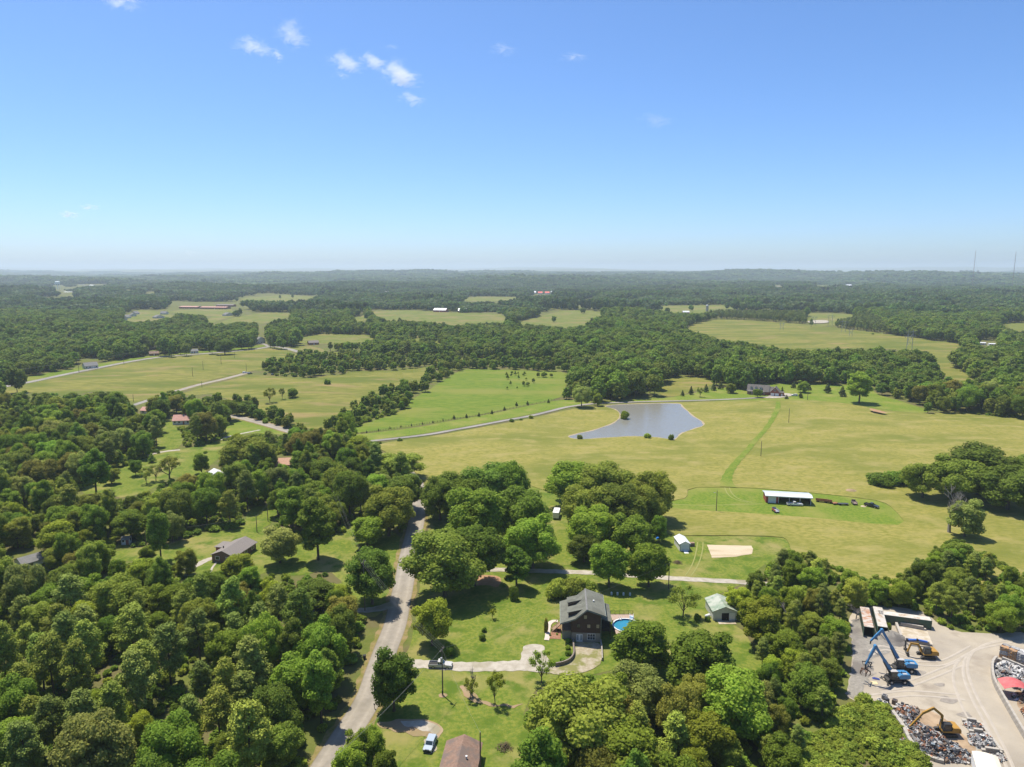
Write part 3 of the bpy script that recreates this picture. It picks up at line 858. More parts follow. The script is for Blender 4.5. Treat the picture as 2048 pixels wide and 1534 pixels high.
TINT = {'dark': (.075, .125, .022), 'green': (.10, .165, .026), 'lime': (.24, .31, .035), 'olive': (.122, .16, .032), 'brown': (.122, .136, .034), 'pine': (.092, .128, .034), 'cedar': (.05, .07, .025), 'weed': (.235, .31, .045), 'fresh': (.165, .245, .03), 'grey': (.14, .178, .058), 'dull': (.096, .14, .028)}
TINT = {k: (v[0] * 2.45, v[1] * 2.08, v[2] * 1.5) if k not in ('lime', 'fresh', 'weed') else (v[0] * 1.4, v[1] * 1.25, v[2] * 1.1) for k, v in TINT.items()}
TREES = []           # (x, y, radius) of every tree built as an object
tr_rng = random.Random(3)

def plant(kind, loc, h, w, tint, label, cat='tree', group=None, name=None, sparse_parts=True):
    H0, W0 = NATIVE[kind]
    cm, tm = PROTO[kind][tr_rng.randrange(len(PROTO[kind]))]
    nm = name or {'oak': 'oak_tree', 'maple': 'maple_tree', 'poplar': 'poplar_tree', 'pine': 'pine_tree', 'cedar': 'cedar_tree', 'shrub': 'shrub', 'sparse': 'young_tree'}[kind]
    t = thing(nm, label, cat, loc, tr_rng.uniform(0, 6.28), group)
    sx = w / W0
    t.scale = (sx * tr_rng.uniform(.93, 1.07), sx * tr_rng.uniform(.93, 1.07), h / H0)
    c = bpy.data.objects.new('crown', cm); COL.objects.link(c); c.parent = t
    k = tr_rng.uniform(.88, 1.12)
    q = TINT[tint]
    c.color = (q[0] * k, q[1] * k, q[2] * k, 1)
    s = bpy.data.objects.new('trunk', tm); COL.objects.link(s); s.parent = t
    TREES.append((loc[0], loc[1], w / 2))
    return t

def tree_px(bx, by, top, wpx, kind, tint, label, cat='tree', group=None, name=None, z=0.0):
    p = G(bx, by, z)
    s = scale_at(p)
    w = wpx / s
    h = height_for(p, top) - z
    # the outline of a round crown rises above its own top when seen from above
    h *= .93 if kind not in ('cedar', 'pine') else .97
    return plant(kind, p, max(h, .5), w, tint, label, cat, group, name)

G1 = 'spreading oaks between the road and the white camper'
G2 = 'oaks massed behind the two bright maples'
LIST = [
 # beside the road and on the lawn opposite
 (745, 1208, 1087, 106, 'oak', 'dark', 'round dense dark oak at the mouth of the gravel drive by the road'),
 (637, 1120, 978, 84, 'poplar', 'green', 'tall pyramid shaped tree standing alone on the lawn across the road'),
 (583, 1068, 960, 66, 'poplar', 'green', 'tall narrow tree beside the pyramid shaped one on the lawn'),
 (560, 1126, 1040, 80, 'maple', 'grey', 'pale leaved tree by the end of the ranch house'),
 (735, 1092, 1022, 76, 'maple', 'fresh', 'fresh green tree at the lawn edge under the roadside oak'),
 (778, 1072, 958, 100, 'oak', 'olive', 'tall spreading oak leaning over the road on a bare trunk'),
 (798, 958, 900, 100, 'oak', 'olive', 'broad oak at the road bend by the hay field'),
 (716, 915, 864, 62, 'maple', 'lime', 'bright lime green tree near the start of the long drive'),
 (497, 948, 864, 98, 'oak', 'olive', 'big round oak above the white outbuilding'),
 (700, 1035, 930, 68, 'oak', 'dark', 'dark dense tree behind the lawn trees across the road'),
 (655, 985, 905, 70, 'oak', 'dark', 'dark tree beside the orange roofed house'),
 (752, 1010, 940, 60, 'maple', 'green', 'tree behind the spreading roadside oak'),
 (610, 960, 895, 60, 'maple', 'fresh', 'light green tree in front of the orange roofed house'),
 # clearing
 (193, 990, 890, 58, 'poplar', 'green', 'tall tree with a bare stem in the grassy clearing'),
 (223, 968, 932, 34, 'maple', 'olive', 'small round tree with its shadow on the grassy clearing'),
 (272, 952, 914, 28, 'maple', 'green', 'cone shaped small tree in the grassy clearing'),
 (293, 968, 930, 26, 'sparse', 'olive', 'thin crooked tree in the grassy clearing'),
 (312, 962, 922, 34, 'sparse', 'grey', 'pale thin tree beside the half dead one'),
 (403, 948, 896, 36, 'maple', 'green', 'tree by the power pole in the clearing'),
 (304, 925, 905, 18, 'cedar', 'green', 'small cone shaped evergreen at the clearing edge'),
 # log house lot
 (864, 1292, 1182, 80, 'maple', 'lime', 'light green tree on the lawn beside the road and parked pickup'),
 (788, 1422, 1287, 92, 'maple', 'dark', 'dark tree hanging over the road beside the gravel drive'),
 (990, 1408, 1332, 46, 'sparse', 'lime', 'bright young tree in the lawn below the gravel drive'),
 (941, 1398, 1350, 34, 'sparse', 'olive', 'small bare branched tree by the power pole'),
 (985, 1238, 1214, 17, 'sparse', 'lime', 'tiny bright sapling on the log house lawn'),
 (1083, 1366, 1294, 54, 'sparse', 'green', 'slim tree between the gravel drive and the parking spur'),
 (1033, 1176, 1082, 66, 'poplar', 'dark', 'cone shaped dark evergreen by the gravel drive'),
 (1218, 1174, 1070, 76, 'maple', 'fresh', 'bright green maple by the gravel drive, one of a pair, behind the log house'),
 (1297, 1174, 1075, 82, 'maple', 'fresh', 'bright green maple by the gravel drive, one of a pair, beside the white shed'),
 (1262, 1116, 1018, 92, 'maple', 'green', 'green maple rising behind the bright pair'),
 (1318, 1084, 1020, 38, 'maple', 'green', 'slim tree beside the blue tarpaulin'),
 (1366, 1234, 1166, 62, 'sparse', 'olive', 'thin crowned tree on the lawn before the green roofed shed'),
 (1522, 1292, 1190, 88, 'maple', 'lime', 'yellow green tree beside the green roofed shed'),
 (1282, 1340, 1226, 122, 'maple', 'fresh', 'airy tree partly hiding the round pool'),
 (1396, 1385, 1246, 150, 'maple', 'green', 'massive rich green tree on the lawn before the green roofed shed'),
 (1468, 1470, 1332, 150, 'oak', 'green', 'large tree below the massive green one'),
 (1160, 1530, 1342, 205, 'oak', 'olive', 'huge oak below the forecourt of the log house'),
 (1272, 1440, 1318, 120, 'oak', 'grey', 'pale crowned oak below the pool'),
 (1400, 1525, 1408, 110, 'maple', 'lime', 'yellow green tree among the dark ones below the lawn'),
 (1260, 1500, 1390, 80, 'sparse', 'brown', 'brownish thin tree beside the huge oak'),
 (1250, 1585, 1440, 150, 'maple', 'fresh', 'fresh green tree under the huge oak'),
 # hay field edge
 (1845, 996, 914, 84, 'oak', 'dull', 'spreading oak with a bare stem in the hay field by the barn'),
 (1955, 990, 880, 150, 'oak', 'dull', 'broadest oak of the hay field clump'),
 (1905, 1000, 903, 110, 'oak', 'dull', 'oak behind the half dead tree in the hay field'),
 (2015, 1020, 922, 118, 'oak', 'dull', 'low spreading oak at the edge of the hay field clump'),
 (2062, 960, 903, 90, 'oak', 'dull', 'oak at the back of the hay field clump'),
 (1928, 1075, 990, 68, 'maple', 'grey', 'leafy low tree grown up beside the half dead trunk'),
 # by the brick house
 (1718, 806, 736, 56, 'poplar', 'green', 'tall solitary tree on the lawn beyond the brick house'),
 (1606, 785, 758, 27, 'maple', 'green', 'round tree behind the parked car by the brick house'),
 (1462, 786, 764, 26, 'maple', 'olive', 'spreading small tree on the brick house lawn'),
 (1400, 794, 772, 16, 'sparse', 'olive', 'thin small tree on the lawn by the pond'),
 (1515, 795, 775, 19, 'maple', 'green', 'small round tree before the brick house porch'),
 # far pastures
 (540, 806, 770, 29, 'sparse', 'olive', 'open crowned tree alone in the pasture'),
 (565, 800, 771, 14, 'sparse', 'olive', 'thin tree between two others in the pasture'),
 (586, 797, 773, 24, 'maple', 'green', 'round bushy tree in the pasture'),
 (655, 773, 756, 15, 'maple', 'green', 'small round tree higher in the pasture'),
 (450, 710, 676, 38, 'oak', 'dark', 'big round oak standing by the far road'),
]
for a in LIST:
    tree_px(*a)
for bx, by, top, w in ((890, 1192, 1046, 160), (948, 1172, 1040, 110), (1066, 1136, 1018, 106), (955, 1095, 958, 140), (1040, 1085, 962, 120), (915, 1030, 935, 110), (985, 1020, 912, 130), (880, 1040, 945, 80), (1020, 1025, 914, 80)):
    tree_px(bx, by, top, w, 'oak', tr_rng.choice(['dark', 'green', 'dull']), 'large spreading oak in the grove between the road and the camper', 'tree', G1)
for bx, by, top, w in ((1150, 1010, 912, 112), (1212, 1020, 911, 116), (1178, 1066, 955, 104), (1235, 1068, 958, 116), (1182, 1102, 1000, 104), (1302, 1040, 930, 92), (1290, 1056, 958, 76), (1168, 1124, 1062, 64)):
    tree_px(bx, by, top, w, 'oak', tr_rng.choice(['olive', 'dull', 'green']), 'olive green oak in the grove behind the bright maples', 'tree', G2)
for bx, by, top, w in ((716, 1545, 1455, 70), (745, 1535, 1440, 62), (700, 1590, 1480, 80), (770, 1580, 1490, 60)):
    tree_px(bx, by, top, w, 'maple', tr_rng.choice(['green', 'fresh']), 'bushy green tree in the roadside clump below the apron', 'tree', 'bushy trees by the apron')
for bx, by, top, w, ti in ((478, 1166, 1098, 78, 'lime'), (425, 1205, 1130, 70, 'fresh'), (500, 1180, 1125, 50, 'green'), (375, 1150, 1090, 46, 'olive'), (200, 1128, 1080, 55, 'lime'), (115, 1140, 1085, 50, 'olive'), (150, 1152, 1095, 44, 'brown'), (640, 1225, 1150, 80, 'dull'), (675, 1225, 1160, 60, 'lime')):
    tree_px(bx, by, top, w, 'maple', ti, f'bushy {dict(lime="lime green", fresh="fresh green", green="mid green", olive="olive green", brown="brownish", dull="dull green")[ti]} tree at the wood edge below the ranch house lawn', 'tree', f'bushy {ti} trees at the wood edge')
# shrubs and cedars
S1 = 'cedars dotted round the brick house'
for bx, by, top, w in ((1365, 792, 779, 9), (1382, 789, 771, 12), (1412, 784, 767, 13), (1427, 781, 764, 13), (1441, 778, 762, 13), (1478, 774, 760, 12), (1490, 781, 766, 10), (1587, 776, 762, 12), (1617, 780, 764, 12), (1601, 796, 782, 11), (1573, 798, 789, 9), (1655, 786, 764, 16), (1684, 793, 771, 17), (1564, 790, 772, 8)):
    tree_px(bx, by, top, w, 'cedar', 'cedar', 'dark cone shaped cedar on the lawns round the brick house', 'cedar', S1)
S2 = 'evergreens along the meadow fence'
for i, (bx, by) in enumerate(((733, 866), (757, 862), (780, 858), (802, 855), (823, 852), (845, 849), (866, 846), (886, 842), (908, 838), (933, 836), (958, 833), (984, 828), (1009, 821), (1033, 812), (1055, 810), (1097, 806))):
    tree_px(bx, by, by - (6 if i < 8 else 9), 3.4 if i < 8 else 7, 'cedar', 'cedar', 'small dark evergreen in the row along the meadow fence', 'cedar', S2)
S3 = 'seedling bushes in the meadow'
for i in range(24):
    bx = 1012 + tr_rng.random() * 100; by = 746 + tr_rng.random() * 32
    if by > 745 + (1120 - bx) * .5: by = 752
    hh = tr_rng.uniform(4, 10)
    tree_px(bx, by, by - hh, hh * tr_rng.uniform(.5, 1.4), tr_rng.choice(['cedar', 'shrub']), 'dull', 'scattered young bush growing wild in the green meadow', 'bush', S3, 'bush', 1.2)
SHR = [(898, 1309, 1282, 31, 'green', 'round clipped bush under the light green roadside tree'), (965, 1279, 1262, 16, 'dark', 'small round bush on the lawn, lower of two'), (968, 1264, 1253, 12, 'dark', 'smaller bush on the lawn, upper of two'),
       (1112, 1196, 1150, 56, 'olive', 'wide rounded bush behind the log house, at the drive side end'), (1148, 1192, 1146, 60, 'olive', 'wide rounded bush in the middle of the hedge behind the log house'), (1178, 1190, 1152, 42, 'olive', 'rounded bush behind the log house roof ridge'),
       (1294, 876, 864, 16, 'lime', 'yellow green bush on the near pond shore'), (1250, 838, 817, 21, 'lime', 'lime bush standing in the pond water'), (1342, 880, 866, 13, 'fresh', 'small bush in the pond corner'), (1160, 878, 867, 12, 'grey', 'thin bush on the pond tip'),
       (1395, 1240, 1225, 18, 'dark', 'low dark bush at the thin crowned tree'), (1415, 1242, 1232, 14, 'green', 'low bush beside the green roofed shed'),
       (1762, 968, 940, 62, 'dark', 'dark thicket at the tip of the hay field clump'), (1790, 968, 935, 60, 'dark', 'thicket bush beside the hay field oaks'), (1815, 970, 930, 56, 'dark', 'thicket bush under the spreading hay field oak'),
       (1092, 1265, 1228, 10, 'brown', 'orange tinged ornamental bush at the garden path'), (294, 1112, 1086, 32, 'fresh', 'bright bush at the foot of the power pole by the lawn'), (1029, 1200, 1164, 24, 'dark', 'small cone shaped bush below the dark evergreen'), (1776, 1262, 1240, 14, 'lime', 'yellow green weed bush by the green container')]
for bx, by, top, w, ti, lab in SHR:
    tree_px(bx, by, top, w, 'shrub', ti, lab, 'bush', None, 'bush')
S4 = 'round shrubs lining the forecourt wall'
for bx, by, s_ in ((1131, 1262, 18), (1134, 1272, 14), (1137, 1283, 14), (1136, 1296, 14), (1137, 1308, 16), (1125, 1320, 13), (1107, 1327, 12)):
    tree_px(bx, by + 2, by - s_ * .55, s_, 'shrub', 'green', 'round clipped shrub lining the curved forecourt wall', 'bush', S4, 'bush')
for bx, by in ((1100, 1272), (1104, 1262), (1110, 1257), (1116, 1262), (1114, 1270)):
    tree_px(bx, by, by - 5, 5, 'shrub', 'green', 'little plant in the red mulch bed', 'plant', 'plants in the mulch bed', 'plant')

# bare and half dead trees
def bare_tree(bx, by, top, wpx, label, m, leafy=None, name='dead_tree'):
    p = G(bx, by); h = height_for(p, top); w = wpx / scale_at(p)
    t = thing(name, label, 'tree', p, 0)
    rng = random.Random(bx)
    mb = MB()
    def grow(a, d, L, r, k):
        e = a + d * L
        mid = a.lerp(e, .5) + Vector((rng.uniform(-1, 1), rng.uniform(-1, 1), 0)) * L * .06
        mb.tube([a, mid, e], [r, r * .8, r * .55], 5 if k > 1 else 7)
        if k == 0: return
        for _ in range(3 if k > 2 else 4):
            v = (d + Vector((rng.uniform(-1, 1) * w / h * 1.5, rng.uniform(-1, 1) * w / h * 1.5, rng.uniform(-.15, .6)))).normalized()
            grow(a.lerp(e, rng.uniform(.45, 1.0)), v, L * rng.uniform(.5, .75), r * .5, k - 1)
    grow(Vector((0, 0, -.1)), Vector((.03, 0, 1)).normalized(), h * .42, h * .032, 4)
    mb.build('trunk', m, t)
    TREES.append((p.x, p.y, w / 2))
    if leafy:
        c = bpy.data.objects.new('crown', PROTO['sparse'][0][0]); COL.objects.link(c); c.parent = t
        c.scale = (w / 7.2, w / 7.2, h / 9.2); c.color = (*TINT[leafy], 1)
bare_tree(1898, 1066, 958, 66, 'half dead tree with bleached bare limbs in the hay field', PALEBARK)
bare_tree(340, 964, 905, 46, 'brown half dead tree in the grassy clearing', mat('brown_twigs', (.17, .13, .075), (.12, .09, .05), 2), 'brown')
bare_tree(369, 968, 944, 30, 'stubby pollarded trunk in the grassy clearing', BARK)
bare_tree(944, 1392, 1330, 18, 'leafless sapling beside the power pole', PALEBARK)
bare_tree(195, 1450, 1375, 44, 'bare brown dead tree among the pines', mat('brown_twigs', (.17, .13, .075)))
bare_tree(1572, 1262, 1196, 40, 'grey leafless tree in the thicket by the yard', PALEBARK)
bare_tree(1712, 1238, 1200, 44, 'bleached leaning snag behind the rusty container', PALEBARK)

# ------------------------------------------------------------------ woods
def in_clear(x, y, z):
    px, py = proj(x, y, z)
    r = np.zeros(np.shape(px), bool)
    for P in CLEAR:
        r |= pip(px, py, P)
    return r
# things that show through gaps in the woods get a gap of their own
clear([(0, 1100), (60, 1096), (104, 1088), (104, 1110), (60, 1140), (0, 1140)], [(236, 1064), (262, 1064), (262, 1092), (236, 1092)], [(424, 925), (454, 925), (454, 962), (424, 962)], [(540, 912), (592, 912), (592, 935), (540, 935)],
      [(278, 808), (304, 808), (304, 830), (278, 830)], [(338, 828), (384, 828), (384, 852), (338, 852)], [(160, 716), (202, 716), (202, 742), (160, 742)], [(296, 700), (322, 700), (322, 715), (296, 715)], [(380, 697), (398, 697), (398, 709), (380, 709)],
      [(512, 656), (534, 656), (534, 690), (512, 690)], [(350, 604), (475, 604), (475, 621), (350, 621)], [(1064, 582), (1104, 582), (1104, 591), (1064, 591)], [(1955, 680), (2000, 680), (2000, 694), (1955, 694)],
      [(108, 558), (126, 558), (126, 580), (108, 580)], [(120, 583), (146, 583), (146, 590), (120, 590)], [(655, 925), (700, 915), (700, 930), (650, 935)], [(560, 632), (580, 632), (580, 640), (560, 640)],
      [(720, 1300), (760, 1290), (700, 1450), (660, 1480)], [(740, 1220), (780, 1215), (765, 1270), (740, 1250)])
TOWN = [(14, 577), (30, 577.5), (47, 577), (78, 567), (160, 573), (170, 574.5), (181, 573.5), (192, 575), (205, 571), (258, 583), (300, 586), (352, 597), (640, 590), (770, 588), (1480, 571), (1640, 575), (1672, 574), (1556, 577)]
for a_, b_ in TOWN: clear([(a_ - 6, b_ - 4), (a_ + 6, b_ - 4), (a_ + 6, b_ + 2), (a_ - 6, b_ + 2)])
ROADP = [(p.x, p.y) for p in catmull(GP(MAINROAD), 3)]
ROADP = np.array(ROADP)
DRV = np.array([(p.x, p.y) for p in catmull(GP(DRIVE[2:]), 3)])
UPR = np.array([(p.x, p.y) for p in catmull(GP(UPROAD), 3)])

HEDGE = [[(655, 868), (660, 835), (735, 798), (830, 765), (870, 735), (935, 730), (920, 750), (860, 790), (820, 818), (740, 850), (710, 868)],
         [(520, 755), (540, 720), (640, 705), (760, 715), (1000, 720), (1140, 725), (1140, 746), (1000, 744), (880, 738), (760, 745), (690, 760), (560, 755)],
         [(465, 830), (470, 795), (560, 830), (620, 870), (560, 855)],
         [(1020, 655), (1110, 620), (1120, 625), (1040, 650)]]
YOUNG = [[(1420, 1100), (1480, 1080), (1720, 1100), (1880, 1080), (2300, 1100), (2300, 1300), (1900, 1300), (1700, 1260), (1700, 1420), (1600, 1560), (1420, 1560), (1480, 1300)]]
PINEW = [[(0, 1280), (120, 1270), (420, 1240), (520, 1300), (600, 1400), (640, 1620), (0, 1700)], [(1400, 622), (1610, 632), (1612, 652), (1430, 640)], [(1668, 640), (1750, 640), (1780, 670), (1680, 662)]]

rng = np.random.default_rng(21)
def hexgrid(y0, y1, s, slope=.86, pad=55):
    pts = []
    y = y0; k = 0
    while y < y1:
        hw = slope * y + pad
        x = np.arange(-hw + (s / 2 if k % 2 else 0), hw, s)
        pts.append(np.stack([x, np.full_like(x, y)], 1)); y += s * .87; k += 1
    p = np.concatenate(pts)
    return p + rng.uniform(-.36, .36, p.shape) * s

def in_any(px, py, polys):
    r = np.zeros(px.shape, bool)
    for P in polys: r |= pip(px, py, P)
    return r

def wood_points(p, h, w, lat=.25):
    """drop every tree that would stand in, or in front of, open ground or a road"""
    x, y = p[:, 0], p[:, 1]
    bad = in_clear(x, y, 0.0)
    for f in (.3, .6, .8):
        bad |= in_clear(x, y, h * f)
    for s in (-1, 1):
        bad |= in_clear(x + s * w * lat, y, h * .55)
    for RP, rad in ((ROADP, 5.0), (UPR, 8.0), (DRV, 6.0)):
        lo, hi = RP.min(0) - 20, RP.max(0) + 20
        near = np.where((x > lo[0]) & (x < hi[0]) & (y > lo[1]) & (y < hi[1]))[0]
        for c in range(0, len(near), 4000):
            q = near[c:c + 4000]
            d = np.hypot(x[q, None] - RP[None, :, 0], y[q, None] - RP[None, :, 1]).min(1)
            bad[q] |= d < rad + .0 * d
    return ~bad

# near: Y < 520 m
P = hexgrid(88, 520, 6.4)
n = len(P)
bpx, bpy_ = proj(P[:, 0], P[:, 1], 0.0)
hed = in_any(bpx, bpy_, HEDGE); yng = in_any(bpx, bpy_, YOUNG); pnw = in_any(bpx, bpy_, PINEW)
u = rng.random(n)
kind = np.where(u < .5, 'oak', np.where(u < .82, 'maple', np.where(u < .92, 'poplar', 'pine')))
kind = np.where(pnw, np.where(u < .62, 'pine', np.where(u < .86, 'maple', 'oak')), kind)
kind = np.where(yng, np.where(u < .5, 'pine', np.where(u < .85, 'maple', 'oak')), kind)
kind = np.where(hed, np.where(u < .7, 'maple', 'shrub'), kind)
h = np.where(kind == 'oak', rng.uniform(11, 18.5, n), np.where(kind == 'maple', rng.uniform(7.5, 15, n), np.where(kind == 'poplar', rng.uniform(13, 20, n), rng.uniform(11, 18.5, n))))
h = np.where(yng, rng.uniform(6.5, 10.5, n), h); h = np.where(hed, rng.uniform(5.5, 10, n), h)
h = np.where(kind == 'shrub', rng.uniform(2.5, 4, n), h)
w = np.where(kind == 'oak', h * rng.uniform(.62, .95, n), np.where(kind == 'maple', h * rng.uniform(.6, .95, n), np.where(kind == 'poplar', h * rng.uniform(.42, .52, n), h * rng.uniform(.42, .56, n))))
w = np.where(kind == 'shrub', h * 1.4, w)
ok = wood_points(P, h, w)
ok |= hed & ~in_clear(P[:, 0], P[:, 1], 0.0)
for tx, ty, trad in TREES:
    ok &= np.hypot(P[:, 0] - tx, P[:, 1] - ty) > trad * .55 + 1.2
# thin out in proportion to crown width
order = rng.permutation(np.where(ok)[0])
cell = {}
sel = []
for i in order:
    x, y = P[i]; r_ = w[i] * .34
    cx_, cy_ = int(x // 8), int(y // 8)
    good = True
    for a in (-1, 0, 1):
        for b_ in (-1, 0, 1):
            for j in cell.get((cx_ + a, cy_ + b_), ()):
                if math.hypot(x - P[j][0], y - P[j][1]) < r_ + w[j] * .34:
                    good = False; break
            if not good: break
        if not good: break
    if good:
        cell.setdefault((cx_, cy_), []).append(i); sel.append(i)
sel = np.array(sel)
ppx, ppy = proj(P[sel, 0], P[sel, 1], h[sel] * .6)
vis = (ppx > -60) & (ppx < 2108) & (ppy < 1600)
dist = np.hypot(P[sel, 0], P[sel, 1])
size_px = w[sel] / dist
rank = np.argsort(-size_px * vis)
NB, NPN, NMP = 235, 165, 165
cnt = {'oak': 0, 'maple': 0, 'poplar': 0, 'pine': 0, 'shrub': 0}
lim = {'oak': 190, 'maple': 170, 'poplar': 60, 'pine': 170, 'shrub': 30}
rest = {k: [] for k in cnt}
tints = {'oak': ['dark', 'green', 'olive', 'dull', 'dull', 'brown', 'grey', 'green'], 'maple': ['green', 'fresh', 'fresh', 'lime', 'olive', 'dull'], 'poplar': ['green', 'dark', 'olive'], 'pine': ['pine', 'pine', 'olive', 'dull'], 'shrub': ['green', 'olive', 'fresh']}
TL = {'dark': 'deep green', 'green': 'mid green', 'olive': 'olive green', 'dull': 'dull green', 'brown': 'brownish green', 'grey': 'pale grey green', 'fresh': 'fresh green', 'lime': 'lime green', 'pine': 'dark needled'}
for r_ in rank:
    i = sel[r_]
    k = str(kind[i])
    if not vis[r_] or cnt[k] >= lim[k]:
        rest[k].append(i); continue
    cnt[k] += 1
    x, y = P[i]
    ti = tr_rng.choice(tints[k])
    if yng[i]:
        where, g = 'in the young thicket round the scrap yard', 'trees of the thicket by the scrap yard'
    elif hed[i]:
        where, g = 'in the field hedges', 'trees of the field hedges'
    elif y < 262 and x < 0:
        where, g = 'in the dense wood beside the road', 'trees of the dense roadside wood'
    elif x < 0:
        where, g = 'in the wood round the grassy clearing', 'trees of the wood round the clearing'
    else:
        where, g = 'in the woods below the log house', 'trees of the other woods'
    wd = {'oak': 'broad crowned tree', 'maple': 'rounded leafy tree', 'poplar': 'tall narrow tree', 'pine': 'pine tree', 'shrub': 'bush'}[k]
    plant(k, (x, y, 0), h[i], w[i], ti, f'{TL[ti]} {wd} {where}', 'bush' if k == 'shrub' else 'tree' if k != 'pine' else 'pine tree', f'{TL[ti]} {wd}s, {g}')

# the rest of the woods: one mass for each wood
def gn_scatter(name, pts, rot, scl, protos, pick, label):
    me = bpy.data.meshes.new(name)
    me.from_pydata(np.asarray(pts, float).tolist(), [], [])
    a = me.attributes.new('spin', 'FLOAT_VECTOR', 'POINT'); v = np.zeros((len(pts), 3)); v[:, 2] = rot; a.data.foreach_set('vector', v.ravel())
    a = me.attributes.new('size', 'FLOAT_VECTOR', 'POINT'); a.data.foreach_set('vector', np.asarray(scl, float).ravel())
    a = me.attributes.new('pick', 'INT', 'POINT'); a.data.foreach_set('value', np.asarray(pick, np.int32))
    o = bpy.data.objects.new(name, me); COL.objects.link(o)
    ng = bpy.data.node_groups.new(name, 'GeometryNodeTree')
    ng.interface.new_socket('Geometry', in_out='INPUT', socket_type='NodeSocketGeometry')
    ng.interface.new_socket('Geometry', in_out='OUTPUT', socket_type='NodeSocketGeometry')
    N, L = ng.nodes, ng.links
    gi = N.new('NodeGroupInput'); go = N.new('NodeGroupOutput'); ip = N.new('GeometryNodeInstanceOnPoints'); jn = N.new('GeometryNodeJoinGeometry')
    for pr in reversed(protos):
        oi = N.new('GeometryNodeObjectInfo'); oi.transform_space = 'ORIGINAL'
        oi.inputs['Object'].default_value = pr
        oi.inputs['As Instance'].default_value = True
        L.new(oi.outputs['Geometry'], jn.inputs[0])
    L.new(gi.outputs[0], ip.inputs['Points']); L.new(jn.outputs[0], ip.inputs['Instance'])
    ip.inputs['Pick Instance'].default_value = True
    def att(nm, ty):
        q = N.new('GeometryNodeInputNamedAttribute'); q.data_type = ty; q.inputs['Name'].default_value = nm
        return q.outputs[0]
    L.new(att('pick', 'INT'), ip.inputs['Instance Index'])
    er = N.new('FunctionNodeEulerToRotation'); L.new(att('spin', 'FLOAT_VECTOR'), er.inputs[0]); L.new(er.outputs[0], ip.inputs['Rotation'])
    L.new(att('size', 'FLOAT_VECTOR'), ip.inputs['Scale']); L.new(ip.outputs[0], go.inputs[0])
    md = o.modifiers.new('scatter', 'NODES'); md.node_group = ng
    tag(o, label, None, None, 'stuff')
    return o

# middle distance: simple trees, each set led by one that stands in view as a tree of its own
MID = []
def mid_tree(kind, seed, n, size, tint, pos, label):
    H, V, F, L = crown_arrays(kind, seed, n, size)
    mb = MB(); r0 = .3
    mb.tube([(0, 0, -.2), (0, 0, H * .5)], [r0, r0 * .6], 5)
    nv = len(V)
    me = bpy.data.meshes.new('far_tree')
    me.from_pydata(V.tolist() + [tuple(q) for q in mb.v], [], list(F) + [tuple(i + nv for i in f) for f in mb.f])
    me.materials.append(MIDNEEDLE if kind in ('pine', 'cedar') else MIDLEAF); me.materials.append(BARK)
    a = me.attributes.new('tint', 'FLOAT_COLOR', 'POINT'); a.data.foreach_set('color', np.tile(np.array([TINT[tint][0] * .82, TINT[tint][1] * .84, TINT[tint][2] * .9, 1.0]), len(me.vertices)))
    mi = np.zeros(len(F) + len(mb.f), np.int32); mi[len(F):] = 1
    me.polygons.foreach_set('material_index', mi)
    o = bpy.data.objects.new({'pine': 'pine_tree', 'shrub': 'bush'}.get(kind, 'broadleaf_tree'), me); COL.objects.link(o)
    p = G(*pos); o.location = p
    tag(o, label, 'tree' if kind != 'shrub' else 'bush', None)
    MID.append((kind, o))
for a in (('oak', 501, 1300, .95, 'dark', (1335, 628), 'dark round tree on the thin field edge near the silo'), ('oak', 502, 1300, .95, 'dull', (1166, 628), 'lone dull green tree at the top of the rise'), ('oak', 503, 1300, .95, 'green', (1382, 622), 'round tree near the far silo field'),
          ('maple', 504, 1000, .85, 'green', (585, 596), 'round tree in the distant pale field'), ('maple', 505, 1000, .85, 'olive', (560, 597), 'olive tree in the distant pale field'), ('maple', 506, 1000, .85, 'fresh', (1108, 645), 'small tree alone in the green field on the rise'),
          ('poplar', 507, 1000, .85, 'dark', (800, 655), 'tall dark tree before the barns field'), ('pine', 508, 800, .9, 'pine', (1622, 655), 'pine at the end of the row by the white patch'), ('pine', 509, 800, .9, 'pine', (1675, 655), 'pine starting the row beyond the pylons'), ('shrub', 510, 420, .5, 'green', (825, 645), 'bush in the barns field'), ('shrub', 511, 420, .5, 'fresh', (1745, 669), 'small bush on the broad pale field'), ('shrub', 512, 420, .45, 'lime', (1030, 641), 'pale bush at the foot of the green rise')):
    mid_tree(*a)
for a in (('shrub', 521, 420, .34, 'weed', (1700, 1440), 'rounded weed bush on the bank above the scrap heap, upper of two'), ('shrub', 522, 420, .34, 'weed', (1745, 1500), 'rounded weed bush on the bank above the scrap heap, lower of two')):
    mid_tree(*a)
WEEDS = [MID.pop()[1], MID.pop()[1]]
def protos(*ks):
    return [o for k, o in MID if k in ks]
PO, PM, PPN, PS = protos('oak'), protos('maple'), protos('pine'), protos('shrub')
PMIX = PO + PM + protos('poplar')

def scatter_set(name, pts, hh, ww, kd, label):
    pr = PMIX + PPN + PS
    nat = [NATIVE[k] for k in ['oak'] * 3 + ['maple'] * 3 + ['poplar'] + ['pine'] * 2 + ['shrub'] * 3]
    rg = {'oak': (0, 3), 'maple': (3, 6), 'poplar': (6, 7), 'pine': (7, 9), 'shrub': (9, 12)}
    pick = np.array([rng.integers(*rg[str(k)]) for k in kd])
    H0 = np.array([nat[i][0] for i in pick]); W0 = np.array([nat[i][1] for i in pick])
    s = np.stack([ww / W0, ww / W0, hh / H0], 1)
    z = terrain(pts[:, 0], pts[:, 1])
    return gn_scatter(name, np.stack([pts[:, 0], pts[:, 1], z], 1), rng.uniform(0, 6.28, len(pts)), s, pr, pick, label)

